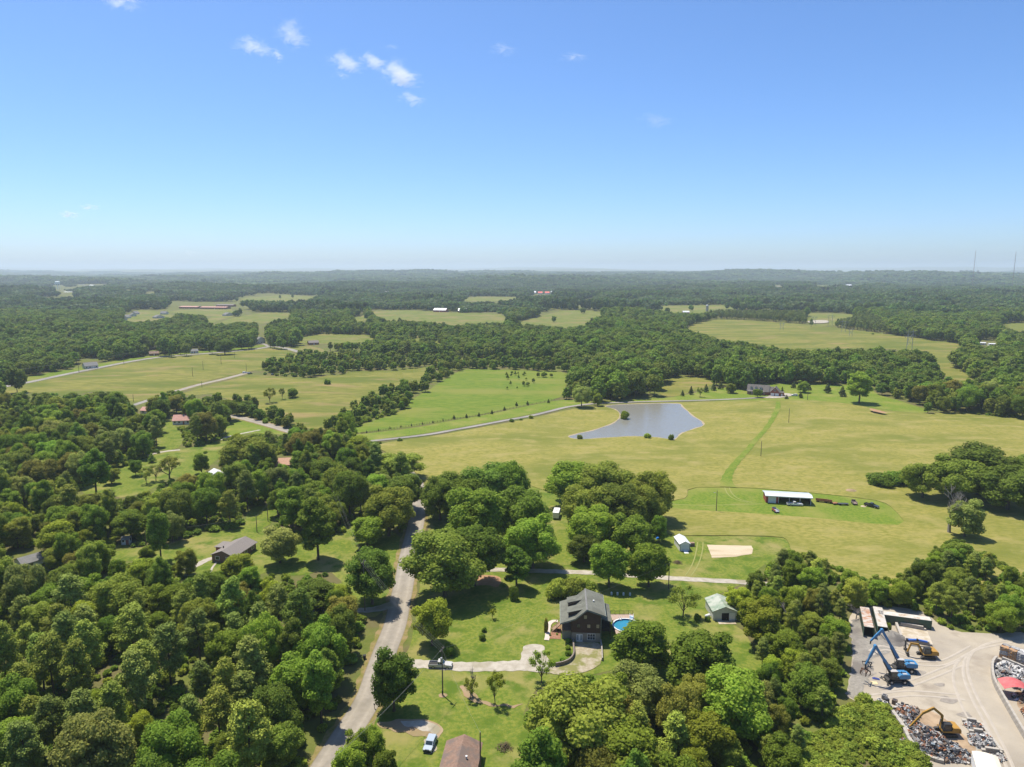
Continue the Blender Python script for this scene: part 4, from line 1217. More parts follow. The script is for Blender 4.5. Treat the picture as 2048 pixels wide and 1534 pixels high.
rs = np.array(sorted(sum(rest.values(), [])))
Q = hexgrid(520, 1500, 8.6, .82, 70)
qx, qy = proj(Q[:, 0], Q[:, 1], 0.0)
nq = len(Q)
uq = rng.random(nq)
hq_ = in_any(qx, qy, HEDGE); pq = in_any(qx, qy, PINEW)
kq = np.where(uq < .55, 'oak', np.where(uq < .88, 'maple', np.where(uq < .94, 'poplar', 'pine')))
kq = np.where(pq, 'pine', kq); kq = np.where(hq_, np.where(uq < .8, 'maple', 'shrub'), kq)
hh = np.where(kq == 'oak', rng.uniform(10, 19, nq), np.where(kq == 'maple', rng.uniform(7.5, 15, nq), rng.uniform(12, 19, nq)))
hh = np.where(pq, rng.uniform(11, 15, nq), hh)
hh = np.where(hq_, rng.uniform(5.5, 11, nq), hh); hh = np.where(kq == 'shrub', rng.uniform(2.5, 4, nq), hh)
ww = hh * np.where(kq == 'pine', .5, np.where(kq == 'poplar', .5, rng.uniform(.68, .95, nq)))
ww = np.where(kq == 'shrub', hh * 1.3, ww)
bq = np.sin(Q[:, 0] / 70 + np.sin(Q[:, 1] / 60) * 1.5) + np.sin(Q[:, 1] / 45 + np.sin(Q[:, 0] / 80) * 2)
fq = np.where(hq_ | pq, 1.0, 1.0 + .13 * bq)
hh = hh * fq; ww = ww * np.sqrt(fq)
okq = wood_points(Q, hh, ww, .15)
okq |= hq_ & ~in_clear(Q[:, 0], Q[:, 1], 0.0)
okq &= rng.random(nq) < .88
aP = np.concatenate([P[rs], Q[okq]]); aH = np.concatenate([h[rs], hh[okq]]); aW = np.concatenate([w[rs], ww[okq]]); aK = np.concatenate([kind[rs], kq[okq]])
apx, apy = proj(aP[:, 0], aP[:, 1], 0.0)
left = apx < 640
near = aP[:, 1] < 430
midw = (~left) & (apy > 650)
for nm, msk, lab in (('woodland', near & left, 'trees filling the wood round the grassy clearing'), ('woodland', near & ~left, 'trees filling the woods round the scrap yard and lawns'), ('woodland', ~near & left, 'wooded land behind the far road and its houses'),
                     ('woodland', ~near & midw, 'broad dark wood running behind the pond and brick house'), ('woodland', ~near & ~left & ~midw, 'woods between the far fields')):
    if msk.any():
        scatter_set(nm, aP[msk], aH[msk], aW[msk], aK[msk], lab)

# far canopy: tufts of many crowns
def canopy_patch(seed, tints_, pos, label, S=44.0, nc=26, per=34, cs=2.6):
    r2 = np.random.default_rng(seed)
    Vs, Fs, Cs = [], [], []
    off = 0
    for i in range(nc):
        c = np.array([r2.uniform(-S / 2, S / 2), r2.uniform(-S / 2, S / 2), 0])
        rr = r2.uniform(3.6, 7.2); top = r2.uniform(9, 19)
        d = unit(per, r2); d[:, 2] = np.abs(d[:, 2]) * 1.15 - .15
        Pp = c + d * np.array([rr, rr, rr * .9]) + np.array([0, 0, top - rr * .9])
        Nn = d + unit(per, r2) * .4; Nn /= np.linalg.norm(Nn, axis=1)[:, None]
        V, F = cards(Pp, Nn, cs, r2)
        Vs.append(V); Fs.append(F + off); off += len(V)
        t = TINT[tints_[r2.integers(len(tints_))]]; k = r2.uniform(.75, 1.25); t = (t[0] * .40, t[1] * .49, t[2] * .78)  # missing self-shadow of the far crowns put into the tint: darker, bluer
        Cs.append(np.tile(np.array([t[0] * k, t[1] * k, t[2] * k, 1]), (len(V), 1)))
        # body of the crown
        V = ICO[0] * np.array([rr, rr, rr * .9]) * .86 + c + np.array([0, 0, top - rr * .9]); F = [tuple(j + off for j in f) for f in ICO[1]]
        Vs.append(V); Cs.append(np.tile(np.array([t[0] * k, t[1] * k, t[2] * k, 1]), (len(V), 1))); off += len(V)
        Fs.append(F)
    faces = [tuple(q) for f in Fs for q in (f.tolist() if hasattr(f, 'tolist') else f)]
    me = bpy.data.meshes.new('tree_clump'); me.from_pydata(np.concatenate(Vs).tolist(), [], faces)
    a = me.attributes.new('tint', 'FLOAT_COLOR', 'POINT'); a.data.foreach_set('color', np.concatenate(Cs).ravel())
    me.materials.append(PATCHLEAF)
    o = bpy.data.objects.new('tree_clump', me); COL.objects.link(o); o.location = G(*pos)
    tag(o, label, 'tree clump', None, 'stuff')
    return o
TTS = [['dark', 'green', 'dull', 'dark'], ['dull', 'olive', 'green', 'fresh'], ['olive', 'grey', 'dull', 'green'], ['dark', 'cedar', 'dark', 'dull']]
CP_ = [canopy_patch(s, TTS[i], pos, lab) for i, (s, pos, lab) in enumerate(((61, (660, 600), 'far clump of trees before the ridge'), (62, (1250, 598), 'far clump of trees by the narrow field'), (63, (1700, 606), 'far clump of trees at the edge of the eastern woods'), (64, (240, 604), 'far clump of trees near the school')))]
S = 40.0
C = hexgrid(1490, 4300, S, .80, 150)
C = C[rng.random(len(C)) < .97]
hC = np.full(len(C), 15.0)
zc_ = terrain(C[:, 0], C[:, 1])
bad = np.zeros(len(C), bool)
for dx in (-S * .5, 0, S * .5):
    for dy in (-S * .55, S * .55):
        for z in (0, 14.0):
            bad |= in_clear(C[:, 0] + dx, C[:, 1] + dy, z)
C = C[~bad]; zc_ = zc_[~bad]
n = len(C)
def belt(C):
    x, y = C[:, 0], C[:, 1]
    return np.sin(x / 170 + np.sin(y / 140) * 1.6) + np.sin(y / 95 + np.sin(x / 210) * 2.0) + .7 * np.sin(x / 61 + y / 47)
bl = belt(C)
hs = np.clip(1.0 + .22 * bl + rng.normal(0, .12, n), .5, 1.75)
pk = np.clip(np.round(1.5 + .75 * np.sin(bl * 1.9 + C[:, 0] / 400) + rng.normal(0, .75, n)), 0, 3).astype(int)
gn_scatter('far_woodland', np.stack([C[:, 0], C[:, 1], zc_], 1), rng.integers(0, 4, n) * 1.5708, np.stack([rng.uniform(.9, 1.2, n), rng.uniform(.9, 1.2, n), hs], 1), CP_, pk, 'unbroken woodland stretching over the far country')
C = hexgrid(4300, 13500, 125.0, .78, 300)
z2 = terrain(C[:, 0], C[:, 1]); n = len(C)
s3 = np.stack([rng.uniform(2.9, 3.6, n), rng.uniform(2.9, 3.6, n), np.clip(1.3 + .4 * belt(C * .4) + rng.normal(0, .2, n), .6, 2.6)], 1)
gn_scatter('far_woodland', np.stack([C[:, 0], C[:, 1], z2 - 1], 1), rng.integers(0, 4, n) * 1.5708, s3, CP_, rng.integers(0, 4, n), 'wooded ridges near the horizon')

# undergrowth on the wood floor
U = hexgrid(95, 470, 3.6)
hU = rng.uniform(1.2, 2.8, len(U))
okU = wood_points(U, hU, hU * 1.3, .4)
U, hU = U[okU], hU[okU]
wU = hU * rng.uniform(1.1, 1.7, len(U))
scatter_set('undergrowth', U, hU, wU, np.full(len(U), 'shrub'), 'green undergrowth covering the floor of the woods')
# weedy bank by the yard
WEED = [(1570, 1660), (1575, 1534), (1625, 1470), (1690, 1412), (1725, 1402), (1762, 1404), (1792, 1440), (1826, 1497), (1858, 1540), (1900, 1660)]
x = rng.uniform(50, 130, 26000); y = rng.uniform(85, 165, 26000)
a_, b_ = proj(x, y, 0.0)
okk = pip(a_, b_, WEED)
WP = np.stack([x[okk], y[okk]], 1)[:5200]
hw_ = .62 * rng.uniform(.55, 1.3, len(WP)) ** 1.6 * rng.choice([.8, 1.0, 1.0, 1.0, 1.0, 2.2], len(WP)) * (1 + .3 * np.sin(WP[:, 0] / 3) * np.cos(WP[:, 1] / 4))
gn_scatter('weeds', np.stack([WP[:, 0], WP[:, 1], np.zeros(len(WP))], 1), rng.uniform(0, 6.28, len(WP)), np.stack([hw_ / 2.8, hw_ / 2.8, hw_ / 3.0], 1), WEEDS, rng.integers(0, 2, len(WP)), 'rank green weeds on the bank above the scrap heap')
clear(WEED)


# ================================================================== buildings
WHITE = mat('white_paint', (.76, .76, .74), (.68, .68, .66), 1.5, rough=.5)
TRIM = mat('trim_white', (.72, .72, .70), rough=.5)
GLASS = mat('window_glass', (.03, .04, .05), rough=.08, spec=.6)
DARK = mat('doorway_shade_and_dark_metal', (.02, .02, .02), rough=.9)
SHGREY = mat('grey_shingle', (.18, .175, .17), (.225, .22, .21), 2.5, rough=.95, spec=.1, c3=(.18, .18, .17), scale3=.4, bump=.02, bscale=6)
SHGREEN = mat('grey_green_shingle', (.145, .148, .122), (.175, .178, .148), 2.0, rough=.95, spec=.08, c3=(.125, .127, .105), scale3=.3, bump=.02, bscale=6)
SHTAUPE = mat('taupe_shingle', (.205, .18, .165), (.245, .22, .20), 2.5, rough=.95, spec=.1, bump=.02, bscale=6)
SHBROWN = mat('brown_shingle', (.20, .125, .09), (.26, .17, .125), 2.0, rough=.9, c3=(.165, .125, .105), scale3=.35, bump=.03, bscale=5)
SHPINK = mat('faded_red_roof', (.46, .24, .19), (.52, .30, .25), .8, rough=.8)
SHORANGE = mat('orange_roof', (.43, .245, .16), (.50, .30, .20), 1.2, rough=.8, bump=.02)
LOGM = mat('dark_log', (.072, .043, .032), (.105, .064, .046), 2.5, rough=.8, stretch=(.3, .3, 4))
LOGD = mat('dark_trim_wood', (.05, .034, .027), (.07, .048, .036), 2.0, rough=.8)
BLOCKM = mat('basement_block', (.25, .23, .20), (.31, .28, .245), 1.2, rough=.9, bump=.01)
BRICK = mat('red_brick', (.27, .085, .06), (.33, .12, .085), 3.0, rough=.9)
REDM = mat('red_metal', (.28, .045, .04), (.33, .07, .055), .8, rough=.55)
WMETAL = mat('white_metal_roof', (.70, .71, .72), (.64, .65, .66), .5, rough=.4, spec=.5)
GMETAL = mat('green_metal_roof', (.20, .27, .19), (.33, .36, .28), .7, rough=.5, c3=(.40, .42, .35), scale3=.35)
CREAM = mat('cream_panel', (.56, .56, .50), (.50, .50, .44), 1.2, rough=.6)
SIDING = mat('pale_siding', (.60, .58, .53), (.55, .53, .48), 1.0, rough=.7)
CONC = mat('concrete', (.44, .40, .345), (.36, .33, .285), .8, rough=.9, c3=(.30, .27, .22), scale3=.3, bump=.02)
CONC_P = mat('pale_concrete', (.52, .46, .37), (.46, .40, .31), .6, rough=.9, c3=(.38, .31, .21), scale3=.3)
WOOD = mat('weathered_wood', (.24, .16, .10), (.31, .22, .15), 3.0, rough=.9)
POLEW = mat('pole_wood', (.13, .10, .075), (.18, .145, .11), 2.0, rough=.95)
GALV = mat('galvanised', (.42, .43, .44), rough=.45, metal=.6)
WIRE = mat('wire_alloy', (.26, .25, .23), rough=.5)

def site(ax, ay, bx, by):
    A, B = G(ax, ay), G(bx, by)
    d = B - A
    return (A + B) / 2, d.length, math.atan2(d.y, d.x)

def gable_parts(root, W_, D, hw, rise, mw, mr, axis='x', over=.45, x0=None, y0=0.0, t=.14, nm=('wall', 'roof')):
    """walls and a two-slope roof; front face at y0, centred on x0"""
    x0 = 0 if x0 is None else x0
    if axis == 'x':
        prof = [(y0, 0), (y0 + D, 0), (y0 + D, hw), (y0 + D / 2, hw + rise), (y0, hw)]
        wall = MB().prism(prof, x0 - W_ / 2, x0 + W_ / 2, 'x').build(nm[0], mw, root)
        k = rise / (D / 2); e = over
        ra, rb = x0 - W_ / 2 - over * .7, x0 + W_ / 2 + over * .7
        mb = MB()
        for s in (0, 1):
            yb = y0 - e if s == 0 else y0 + D + e
            pr = [(yb, hw - e * k + .02), (yb, hw - e * k + t + .02), (y0 + D / 2, hw + rise + t + .02), (y0 + D / 2, hw + rise + .02)]
            mb.prism(pr, ra, rb, 'x')
        roof = mb.build(nm[1], mr, root)
    else:
        prof = [(x0 - W_ / 2, 0), (x0 + W_ / 2, 0), (x0 + W_ / 2, hw), (x0, hw + rise), (x0 - W_ / 2, hw)]
        wall = MB().prism(prof, y0, y0 + D, 'y').build(nm[0], mw, root)
        k = rise / (W_ / 2); e = over
        mb = MB()
        for s in (-1, 1):
            xb = x0 + s * (W_ / 2 + e)
            pr = [(xb, hw - e * k + .02), (xb, hw - e * k + t + .02), (x0, hw + rise + t + .02), (x0, hw + rise + .02)]
            mb.prism(pr, y0 - over * .7, y0 + D + over * .7, 'y')
        roof = mb.build(nm[1], mr, root)
    return wall, roof

def window(root, face, u, z, w, h, off=0.0, mf=None, grid=None):
    """a framed window on 'front' (y=off), 'left' or 'right' (x=off), 'back' (y=off)"""
    mf = mf or TRIM
    s = {'front': -1, 'left': -1, 'right': 1, 'back': 1}[face]
    f, g = .06, .035
    def bx(mb, a0, a1, z0, z1, d0, d1):
        lo, hi = sorted((off + s * d0, off + s * d1))
        if face in ('front', 'back'):
            mb.box(a0, lo, z0, a1, hi, z1)
        else:
            mb.box(lo, a0, z0, hi, a1, z1)
    pane = MB(); bx(pane, u - w / 2, u + w / 2, z, z + h, -.02, g)
    o = pane.build('window', GLASS, root)
    fr = MB(); q = .1
    bx(fr, u - w / 2 - q, u - w / 2, z - q, z + h + q, -.02, f); bx(fr, u + w / 2, u + w / 2 + q, z - q, z + h + q, -.02, f)
    bx(fr, u - w / 2, u + w / 2, z + h, z + h + q, -.02, f); bx(fr, u - w / 2, u + w / 2, z - q, z, -.02, f)
    if grid:
        for i in range(1, grid[0]):
            c = u - w / 2 + w * i / grid[0]; bx(fr, c - .04, c + .04, z, z + h, 0, f - .005)
        for i in range(1, grid[1]):
            c = z + h * i / grid[1]; bx(fr, u - w / 2, u + w / 2, c - .04, c + .04, 0, f - .008)
    fr.build('frame', mf, o)
    return o

def door(root, face, u, w, h, m, off=0.0, name='door', z=0.0):
    s = {'front': -1, 'left': -1, 'right': 1, 'back': 1}[face]
    lo, hi = sorted((off - s * .02, off + s * .05))
    mb = MB()
    if face in ('front', 'back'):
        mb.box(u - w / 2, lo, z + .02, u + w / 2, hi, z + h)
    else:
        mb.box(lo, u - w / 2, z + .02, hi, u + w / 2, z + h)
    return mb.build(name, m, root)

# ---- log house
loc = G(1172, 1284); RZ = R(-3.5)
house = thing('log_house', 'dark log house with grey roof, two dormers and block basement', 'house', loc, RZ)
D = 11.0
MB().prism([(-3.8, 0), (3.7, 0), (3.7, 2.6), (-3.8, 2.6)], 0, D).build('basement_wall', BLOCKM, house)
MB().box(-6.3, 1.2, 0, -3.83, D - .6, 2.35).build('porch_base', BLOCKM, house)
mb = MB()
def log_outline(z):
    """half widths of the log walls at height z, under the asymmetric roof"""
    l = -3.9 if z < 5.95 else -3.9 + (z - 5.95) / (9.05 - 5.95) * 4.0
    r = 3.8 if z < 7.85 else 3.8 - (z - 7.85) / (9.05 - 7.85) * 3.7
    return l, r
z = 2.62
while z < 8.9:
    l0, r0 = log_outline(z); l1, r1 = log_outline(z + .27)
    mb.prism([(l0, z), (r0, z), (r1, z + .27), (l1, z + .27)], -.05, D + .05)
    z += .30
mb.build('log_wall', LOGM, house)
z = 2.62; mb = MB().prism([(-3.8, 2.6), (3.7, 2.6), (3.7, 7.8), (.1, 8.98), (-3.8, 5.9)], 0, D).build('chinking', LOGD, house)
# roof: profile of the two sides
t = .2
pro = [(5.0, 7.62), (.1, 9.25), (-2.9, 6.62), (-6.8, 5.25)]
mb = MB()
for (xa, za), (xb, zb) in zip(pro[:-1], pro[1:]):
    mb.prism([(xa, za), (xb, zb), (xb, zb + t), (xa, za + t)], -.75, D + .75)
roof = mb.build('roof', SHGREEN, house)
MB().prism([(-.12, 9.42), (.1, 9.5), (.32, 9.42), (.1, 9.46)], -.77, D + .77).build('ridge_cap', SHGREY, roof)
mb = MB()
for (xa, za), (xb, zb) in zip(pro[:-1], pro[1:]):
    mb.prism([(xa, za - .14), (xb, zb - .14), (xb, zb - .01), (xa, za - .01)], -.82, -.70)
mb.box(5.0, -.76, 7.55, 5.12, D + .76, 7.72); mb.box(-6.92, -.76, 5.2, -6.8, D + .76, 5.36)
mb.build('fascia', mat('grey_green_trim', (.25, .28, .24), rough=.5), roof)
MB().box(1.9, 5.2, 8.85, 2.3, 5.6, 9.15).build('roof_vent', WHITE, roof)
# dormers
for y in (1.6, 7.2):
    dm = MB().prism([(-4.6, 6.1), (-.6, 7.6), (-.6, 8.35), (-4.6, 7.35)], y, y + 2.6).build('dormer', LOGM, house)
    MB().prism([(-5.0, 7.33), (-.2, 8.6), (-.2, 8.74), (-5.0, 7.47)], y - .35, y + 2.95).build('dormer_roof', SHGREEN, dm)
    MB().box(-4.66, y + .5, 6.45, -4.58, y + 2.1, 7.15).build('dormer_window', GLASS, dm)
CURT = mat('curtained_glass', (.42, .34, .22), (.34, .27, .17), 3, rough=.3)
for u, z, w, h in ((-2.0, 4.05, .75, .95), (.65, 4.05, .8, .95), (3.0, 4.05, .75, 1.0), (-.25, 6.55, .75, 1.0)):
    o = window(house, 'front', u, z, w, h, -.06, LOGD)
    if u > 0 or z > 6: o.data.materials[0] = CURT
window(house, 'front', 1.35, .75, 1.9, 1.55, 0, WHITE, (3, 2))
o = door(house, 'front', -1.75, 1.65, 2.15, mat('white_door', (.70, .71, .72), rough=.4), 0, 'double_door')
MB().box(-2.45, -.09, .5, -1.98, -.052, 1.95).box(-1.52, -.09, .5, -1.05, -.052, 1.95).build('glass_panel', mat('pale_glass', (.30, .34, .37), rough=.1), o)
MB().tube([(3.85, -.1, .1), (3.85, -.1, 6.9), (4.6, -.3, 7.5)], .06, 6).build('downspout', MATS['grey_green_trim'], house)
# left porch
MB().box(-6.5, 1.0, 2.36, -3.95, D - .5, 2.56).build('porch_floor', WOOD, house)
for y in (1.2, 4.2, 7.2, 10.2):
    MB().box(-6.35, y, 2.56, -6.17, y + .18, 5.3).build('post', WOOD, house)
mb = MB()
for y0_, y1_ in ((1.3, 4.2), (7.3, 10.2)):
    mb.box(-6.33, y0_, 3.4, -6.2, y1_, 3.5); mb.box(-6.33, y0_, 2.8, -6.2, y1_, 2.88)
    for k in range(9):
        mb.box(-6.3, y0_ + .15 + k * .3, 2.85, -6.24, y0_ + .21 + k * .3, 3.42)
mb.build('railing', WOOD, house)
mb = MB()
for k in range(9):
    mb.box(-6.5 - .3 * (k + 1), 4.6, 2.36 - .27 * (k + 1), -6.5 - .3 * k, 6.8, 2.5 - .27 * (k + 1) + .1)
mb.build('step', WOOD, house)
for y in (4.6, 6.8):
    MB().bar((-6.5, y, 3.4), (-9.2, y, 1.0), .09).bar((-9.1, y, 0), (-9.1, y, 1.1), .1).bar((-7.7, y, 1.0), (-7.7, y, 2.4), .08).build('stair_rail', mat('red_cedar', (.36, .17, .09), (.42, .22, .13), 3), house)
# right porch
MB().prism([(3.85, 5.95), (6.75, 5.0), (6.75, 5.14), (3.85, 6.1)], 1.3, D + .4).build('porch_roof', SHGREEN, house)
MB().box(3.85, 1.4, 2.4, 6.6, D + .2, 2.6).build('deck', LOGD, house)
for y in (1.5, 4.6, 7.7, 10.8):
    MB().box(6.35, y, 0, 6.53, y + .18, 5.1).build('post', LOGD, house)
mb = MB()
mb.box(6.42, 1.5, 3.45, 6.52, D, 3.55).box(3.9, 1.42, 3.45, 6.5, 1.52, 3.55)
for k in range(30):
    mb.box(6.44, 1.6 + k * .31, 2.6, 6.5, 1.66 + k * .31, 3.46)
for k in range(8):
    mb.box(4.0 + k * .31, 1.44, 2.6, 4.06 + k * .31, 1.5, 3.46)
mb.build('railing', LOGD, house)

# forecourt retaining walls
def thick_line(name, pts, w, h, m, label, cat, z0=0.0):
    P = catmull(pts, 4); mb = MB()
    for a, b in zip(P[:-1], P[1:]):
        d = (b - a).normalized(); n = Vector((-d.y, d.x, 0)) * w / 2
        e = d * .02
        vs_ = [a - n - e, b - n + e, b + n + e, a + n - e]
        mb.add([(v.x, v.y, z0) for v in vs_] + [(v.x, v.y, z0 + h) for v in vs_], [(0, 3, 2, 1), (4, 5, 6, 7), (0, 1, 5, 4), (1, 2, 6, 5), (2, 3, 7, 6), (3, 0, 4, 7)])
    o = mb.build(name, m)
    return tag(o, label, cat)
STONE = mat('wall_stone', (.19, .155, .13), (.27, .225, .19), 2.5, rough=.95, bump=.03)
thick_line('retaining_wall', GP([(1146.5, 1284), (1147, 1296), (1147.5, 1312), (1141, 1323), (1128, 1330), (1110, 1334)]), .35, 1.1, STONE, 'low curved stone wall holding the shrub bank beside the forecourt', 'wall')
thick_line('retaining_wall', GP([(1201.5, 1285), (1203.5, 1300), (1204.5, 1322)]), .3, .9, mat('grey_timber', (.30, .27, .23), (.36, .33, .28), 2), 'straight grey timber wall on the pool side of the forecourt', 'wall')

# ---- round pool, deck and railing
pc = G(1253, 1250, 1.25); PR = 3.75
pool = thing('swimming_pool', 'round above ground pool with blue liner beside the log house', 'pool', (pc.x, pc.y, 0), 0)
MB().ring((0, 0), PR - .06, PR, 0, 1.2, 40).build('pool_wall', mat('pool_wall', (.50, .52, .54), rough=.5), pool)
MB().ring((0, 0), PR - .2, PR + .12, 1.2, 1.28, 40).build('rim', WHITE, pool)
LINER = mat('pool_liner', (.03, .13, .30), (.05, .18, .38), 3, rough=.4)
MB().ring((0, 0), PR - .12, PR - .07, .1, 1.2, 40).build('liner', LINER, pool)
m = bpy.data.materials.new('pool_water'); m.use_nodes = True
b = m.node_tree.nodes['Principled BSDF']; b.inputs['Base Color'].default_value = (.03, .21, .33, 1); b.inputs['Roughness'].default_value = .08
mb = MB(); nn = 40
mb.add([((PR - .12) * math.cos(2 * math.pi * k / nn), (PR - .12) * math.sin(2 * math.pi * k / nn), .85) for k in range(nn)], [tuple(range(nn))])
mb.build('water', m, pool)
ld = MB()
for s in (-.3, .3):
    ld.tube([(-1.2 + s, PR - .6, .2), (-1.2 + s, PR - .6, 1.7), (-1.2 + s, PR - .1, 2.0), (-1.2 + s, PR + .5, 1.7), (-1.2 + s, PR + .5, 0)], .04, 6)
for z in (.4, .75, 1.1): ld.box(-1.5, PR - .65, z, -.9, PR - .5, z + .06)
ld.build('ladder', WHITE, pool)
# deck round it: boards
dk = thing('pool_deck', 'weathered plank deck around the back of the pool', 'deck', (0, 0, 0), 0)
c0 = G(1221.5, 1268, 1.1); c1 = G(1221, 1228.5, 1.1); c2 = G(1266, 1228.5, 1.1)
PLK = mat('pinkish_planks', (.44, .33, .26), (.37, .27, .21), 2.0, rough=.9)
me0 = None
y = min(c0.y, c1.y)
while y < c1.y:
    # board from the house side to the pool edge or far end
    xa = c1.x; xb = c2.x if y > pc.y + 1.0 else c1.x + 7
    dy = y + .1 - pc.y
    if abs(dy) < PR + .15:
        xb = min(xb, pc.x - math.sqrt((PR + .15) ** 2 - dy * dy)) if dy < PR else xb
    if xb - xa > .3:
        MB().box(xa, y, 1.0, xb, y + .27, 1.1).build('plank', PLK, dk)
    y += .29
mb = MB()
for x in np.arange(c1.x + .3, c2.x, 1.8):
    mb.box(x, c1.y - .4, 0, x + .12, c1.y - .28, 1.0)
mb.build('support', WOOD, dk)
fz = thing('railing', 'dark metal railing along the back of the pool deck', 'railing', (c1.x, c1.y + .05, 1.1), 0)
Lr = c2.x - c1.x
for k in range(6):
    MB().box(k * Lr / 5 - .04, -.04, -.1, k * Lr / 5 + .04, .04, 1.1).build('post', DARK, fz)
mb = MB().box(0, -.02, 1.0, Lr, .02, 1.05).box(0, -.02, .12, Lr, .02, .16)
for k in range(40): mb.box(k * Lr / 40, -.012, .16, k * Lr / 40 + .02, .012, 1.0)
mb.build('baluster_panel', DARK, fz)
st = thing('pool_steps', 'white and blue pool entry steps on the deck corner', 'steps', G(1263, 1237, 1.1), R(-15))
MB().box(-.5, -.5, 0, .5, .5, .3).box(-.5, -.1, .3, .5, .5, .6).build('tread', mat('pale_blue_plastic', (.5, .62, .75), rough=.4), st)
MB().tube([(-.5, -.5, 0), (-.5, -.5, .9), (-.5, .5, 1.3), (-.5, .5, 0)], .03, 6).tube([(.5, -.5, 0), (.5, -.5, .9), (.5, .5, 1.3), (.5, .5, 0)], .03, 6).build('handrail', WHITE, st)

# ---- green roofed shed
p, w, rz = site(1426, 1241, 1473, 1241)
sh = thing('metal_shed', 'pale metal shed with weathered green roof and doorway shade painted as a dark panel', 'shed', p, rz)
gable_parts(sh, w, 8.0, 2.7, 1.3, CREAM, GMETAL, 'y', .3)
door(sh, 'front', .1, 2.0, 2.2, DARK, 0, 'doorway')  # near-black panel on the closed wall, shade of the opening put into its colour
o = door(sh, 'front', 2.0, 1.7, 2.25, WHITE, -.06, 'sliding_door')
window(sh, 'left', 3, 1.2, .8, .7, -w / 2)
tag(MB().box(-2.2, -2.2, .04, 2.6, -.3, .12).build('concrete_slab', CONC_P), 'pale concrete slab before the shed doorway', None, None, 'structure').matrix_world = sh.matrix_world
bpy.data.objects['concrete_slab'].location = p; bpy.data.objects['concrete_slab'].rotation_euler = (0, 0, rz)

# ---- white shed
p, w, rz = site(1359, 1102, 1380, 1103)
ws = thing('garden_shed', 'small white shed with bright metal roof and roll door', 'shed', p, R(3))
gable_parts(ws, w, 7.0, 2.6, .9, WHITE, WMETAL, 'y', .25)
o = door(ws, 'front', .2, 2.2, 2.1, mat('roll_door', (.60, .64, .64), rough=.5), 0, 'roll_door')
mb = MB()
for k in range(1, 8): mb.box(-.85, -.075, .02 + k * .26, 1.25, -.052, .05 + k * .26)
mb.build('door_rib', TRIM, o)
MB().prism([(-2.0, .03), (-.05, .03), (-.05, .35)], -.6, .9, 'x').build('ramp', WHITE, ws)
MB().box(-w / 2 - .02, -.03, 0, -w / 2 + .25, -.01, 2.6).box(w / 2 - .25, -.03, 0, w / 2 + .02, -.01, 2.6).build('corner_trim', mat('grey_trim', (.30, .31, .31), rough=.6), ws)
cr = thing('wood_crate', 'low wooden crate stack beside the white shed', 'crate', G(1383, 1092), R(5))
for k in range(6):
    MB().box(-1.0, -.6 + 0, .05 + k * .22, 1.0, .6, .2 + k * .22).build('slat', WOOD, cr)

# ---- open barn
p, w, rz = site(1531.5, 1005.5, 1621.5, 1010.5)
bn = thing('pole_barn', 'long open fronted red barn with white metal roof and roll door', 'barn', p, rz)
hf, hb, DB = 3.3, 3.0, 6.5
xl = -w / 2; bay = w / 4.15
x1 = xl + bay * 1.15
MB().box(xl, 0, 0, xl + .9, .12, hf).box(x1 - .9, 0, 0, x1, .12, hf).box(xl + .9, 0, 2.95, x1 - .9, .12, hf).build('front_wall', REDM, bn)
o = MB().box(xl + .9, .02, .02, x1 - .9, .1, 2.95).build('roll_door', WHITE, bn)
mb = MB()
for k in range(1, 12): mb.box(xl + .9, -.01, k * .245, x1 - .9, .02, k * .245 + .03)
mb.build('door_rib', TRIM, o)
MB().box(xl, .12, 0, xl + .12, DB, hb).build('side_wall', REDM, bn)
MB().box(xl, DB, 0, -xl, DB + .12, hb).build('back_wall', mat('dark_boards', (.10, .07, .06), (.07, .05, .04), 2), bn)
MB().box(x1 - .12, .12, 0, x1, DB, hb).build('partition', mat('dark_boards', (.10, .07, .06)), bn)
MB().box(-xl - .12, .3, 0, -xl, DB, hb).build('side_wall', mat('dark_boards', (.10, .07, .06)), bn)
for k in range(4):
    x = x1 + k * (-xl - x1 - .15) / 3
    MB().box(x, 0, 0, x + .18, .18, hf).build('post', WHITE, bn)
mb = MB()
mb.prism([(-.9, hf + .02), (1.3, hf + .62), (1.3, hf + .74), (-.9, hf + .14)], xl - .5, -xl + .5, 'x')
rf = mb.build('roof', WMETAL, bn)
MB().prism([(1.3, hf + .62), (DB + .6, hb + .05), (DB + .6, hb + .17), (1.3, hf + .74)], xl - .5, -xl + .5, 'x').build('rear_roof', mat('grey_metal_roof', (.50, .53, .56), (.45, .48, .51), .5, rough=.4, spec=.5), rf)
MB().box(xl - .5, -.95, hf - .2, -xl + .5, -.88, hf + .14).build('fascia', WHITE, rf)

# ---- brick house with dormers
p, w, rz = site(1494, 788, 1537, 791)
bh = thing('brick_house', 'red brick house with grey roof, three white dormers and garage wing', 'house', p, rz)
SHDK = mat('dark_taupe_shingle', (.135, .122, .112), (.165, .15, .138), 2.5, rough=.95, spec=.1)
gable_parts(bh, w, 9.5, 3.0, 4.2, BRICK, SHDK, 'x', .5)
for k in range(3):
    u = -1.6 + (k - 1) * 3.6
    dm = MB().prism([(u - .8, 4.1), (u + .8, 4.1), (u + .8, 5.5), (u, 6.2), (u - .8, 5.5)], 1.2, 4.2).build('dormer', WHITE, bh)
    MB().prism([(u - 1.05, 5.35), (u, 6.3), (u + 1.05, 5.35), (u + 1.05, 5.5), (u, 6.45), (u - 1.05, 5.5)], 1.0, 4.4).build('dormer_roof', SHDK, dm)
    MB().box(u - .4, 1.12, 4.4, u + .4, 1.19, 5.5).build('dormer_window', GLASS, dm)
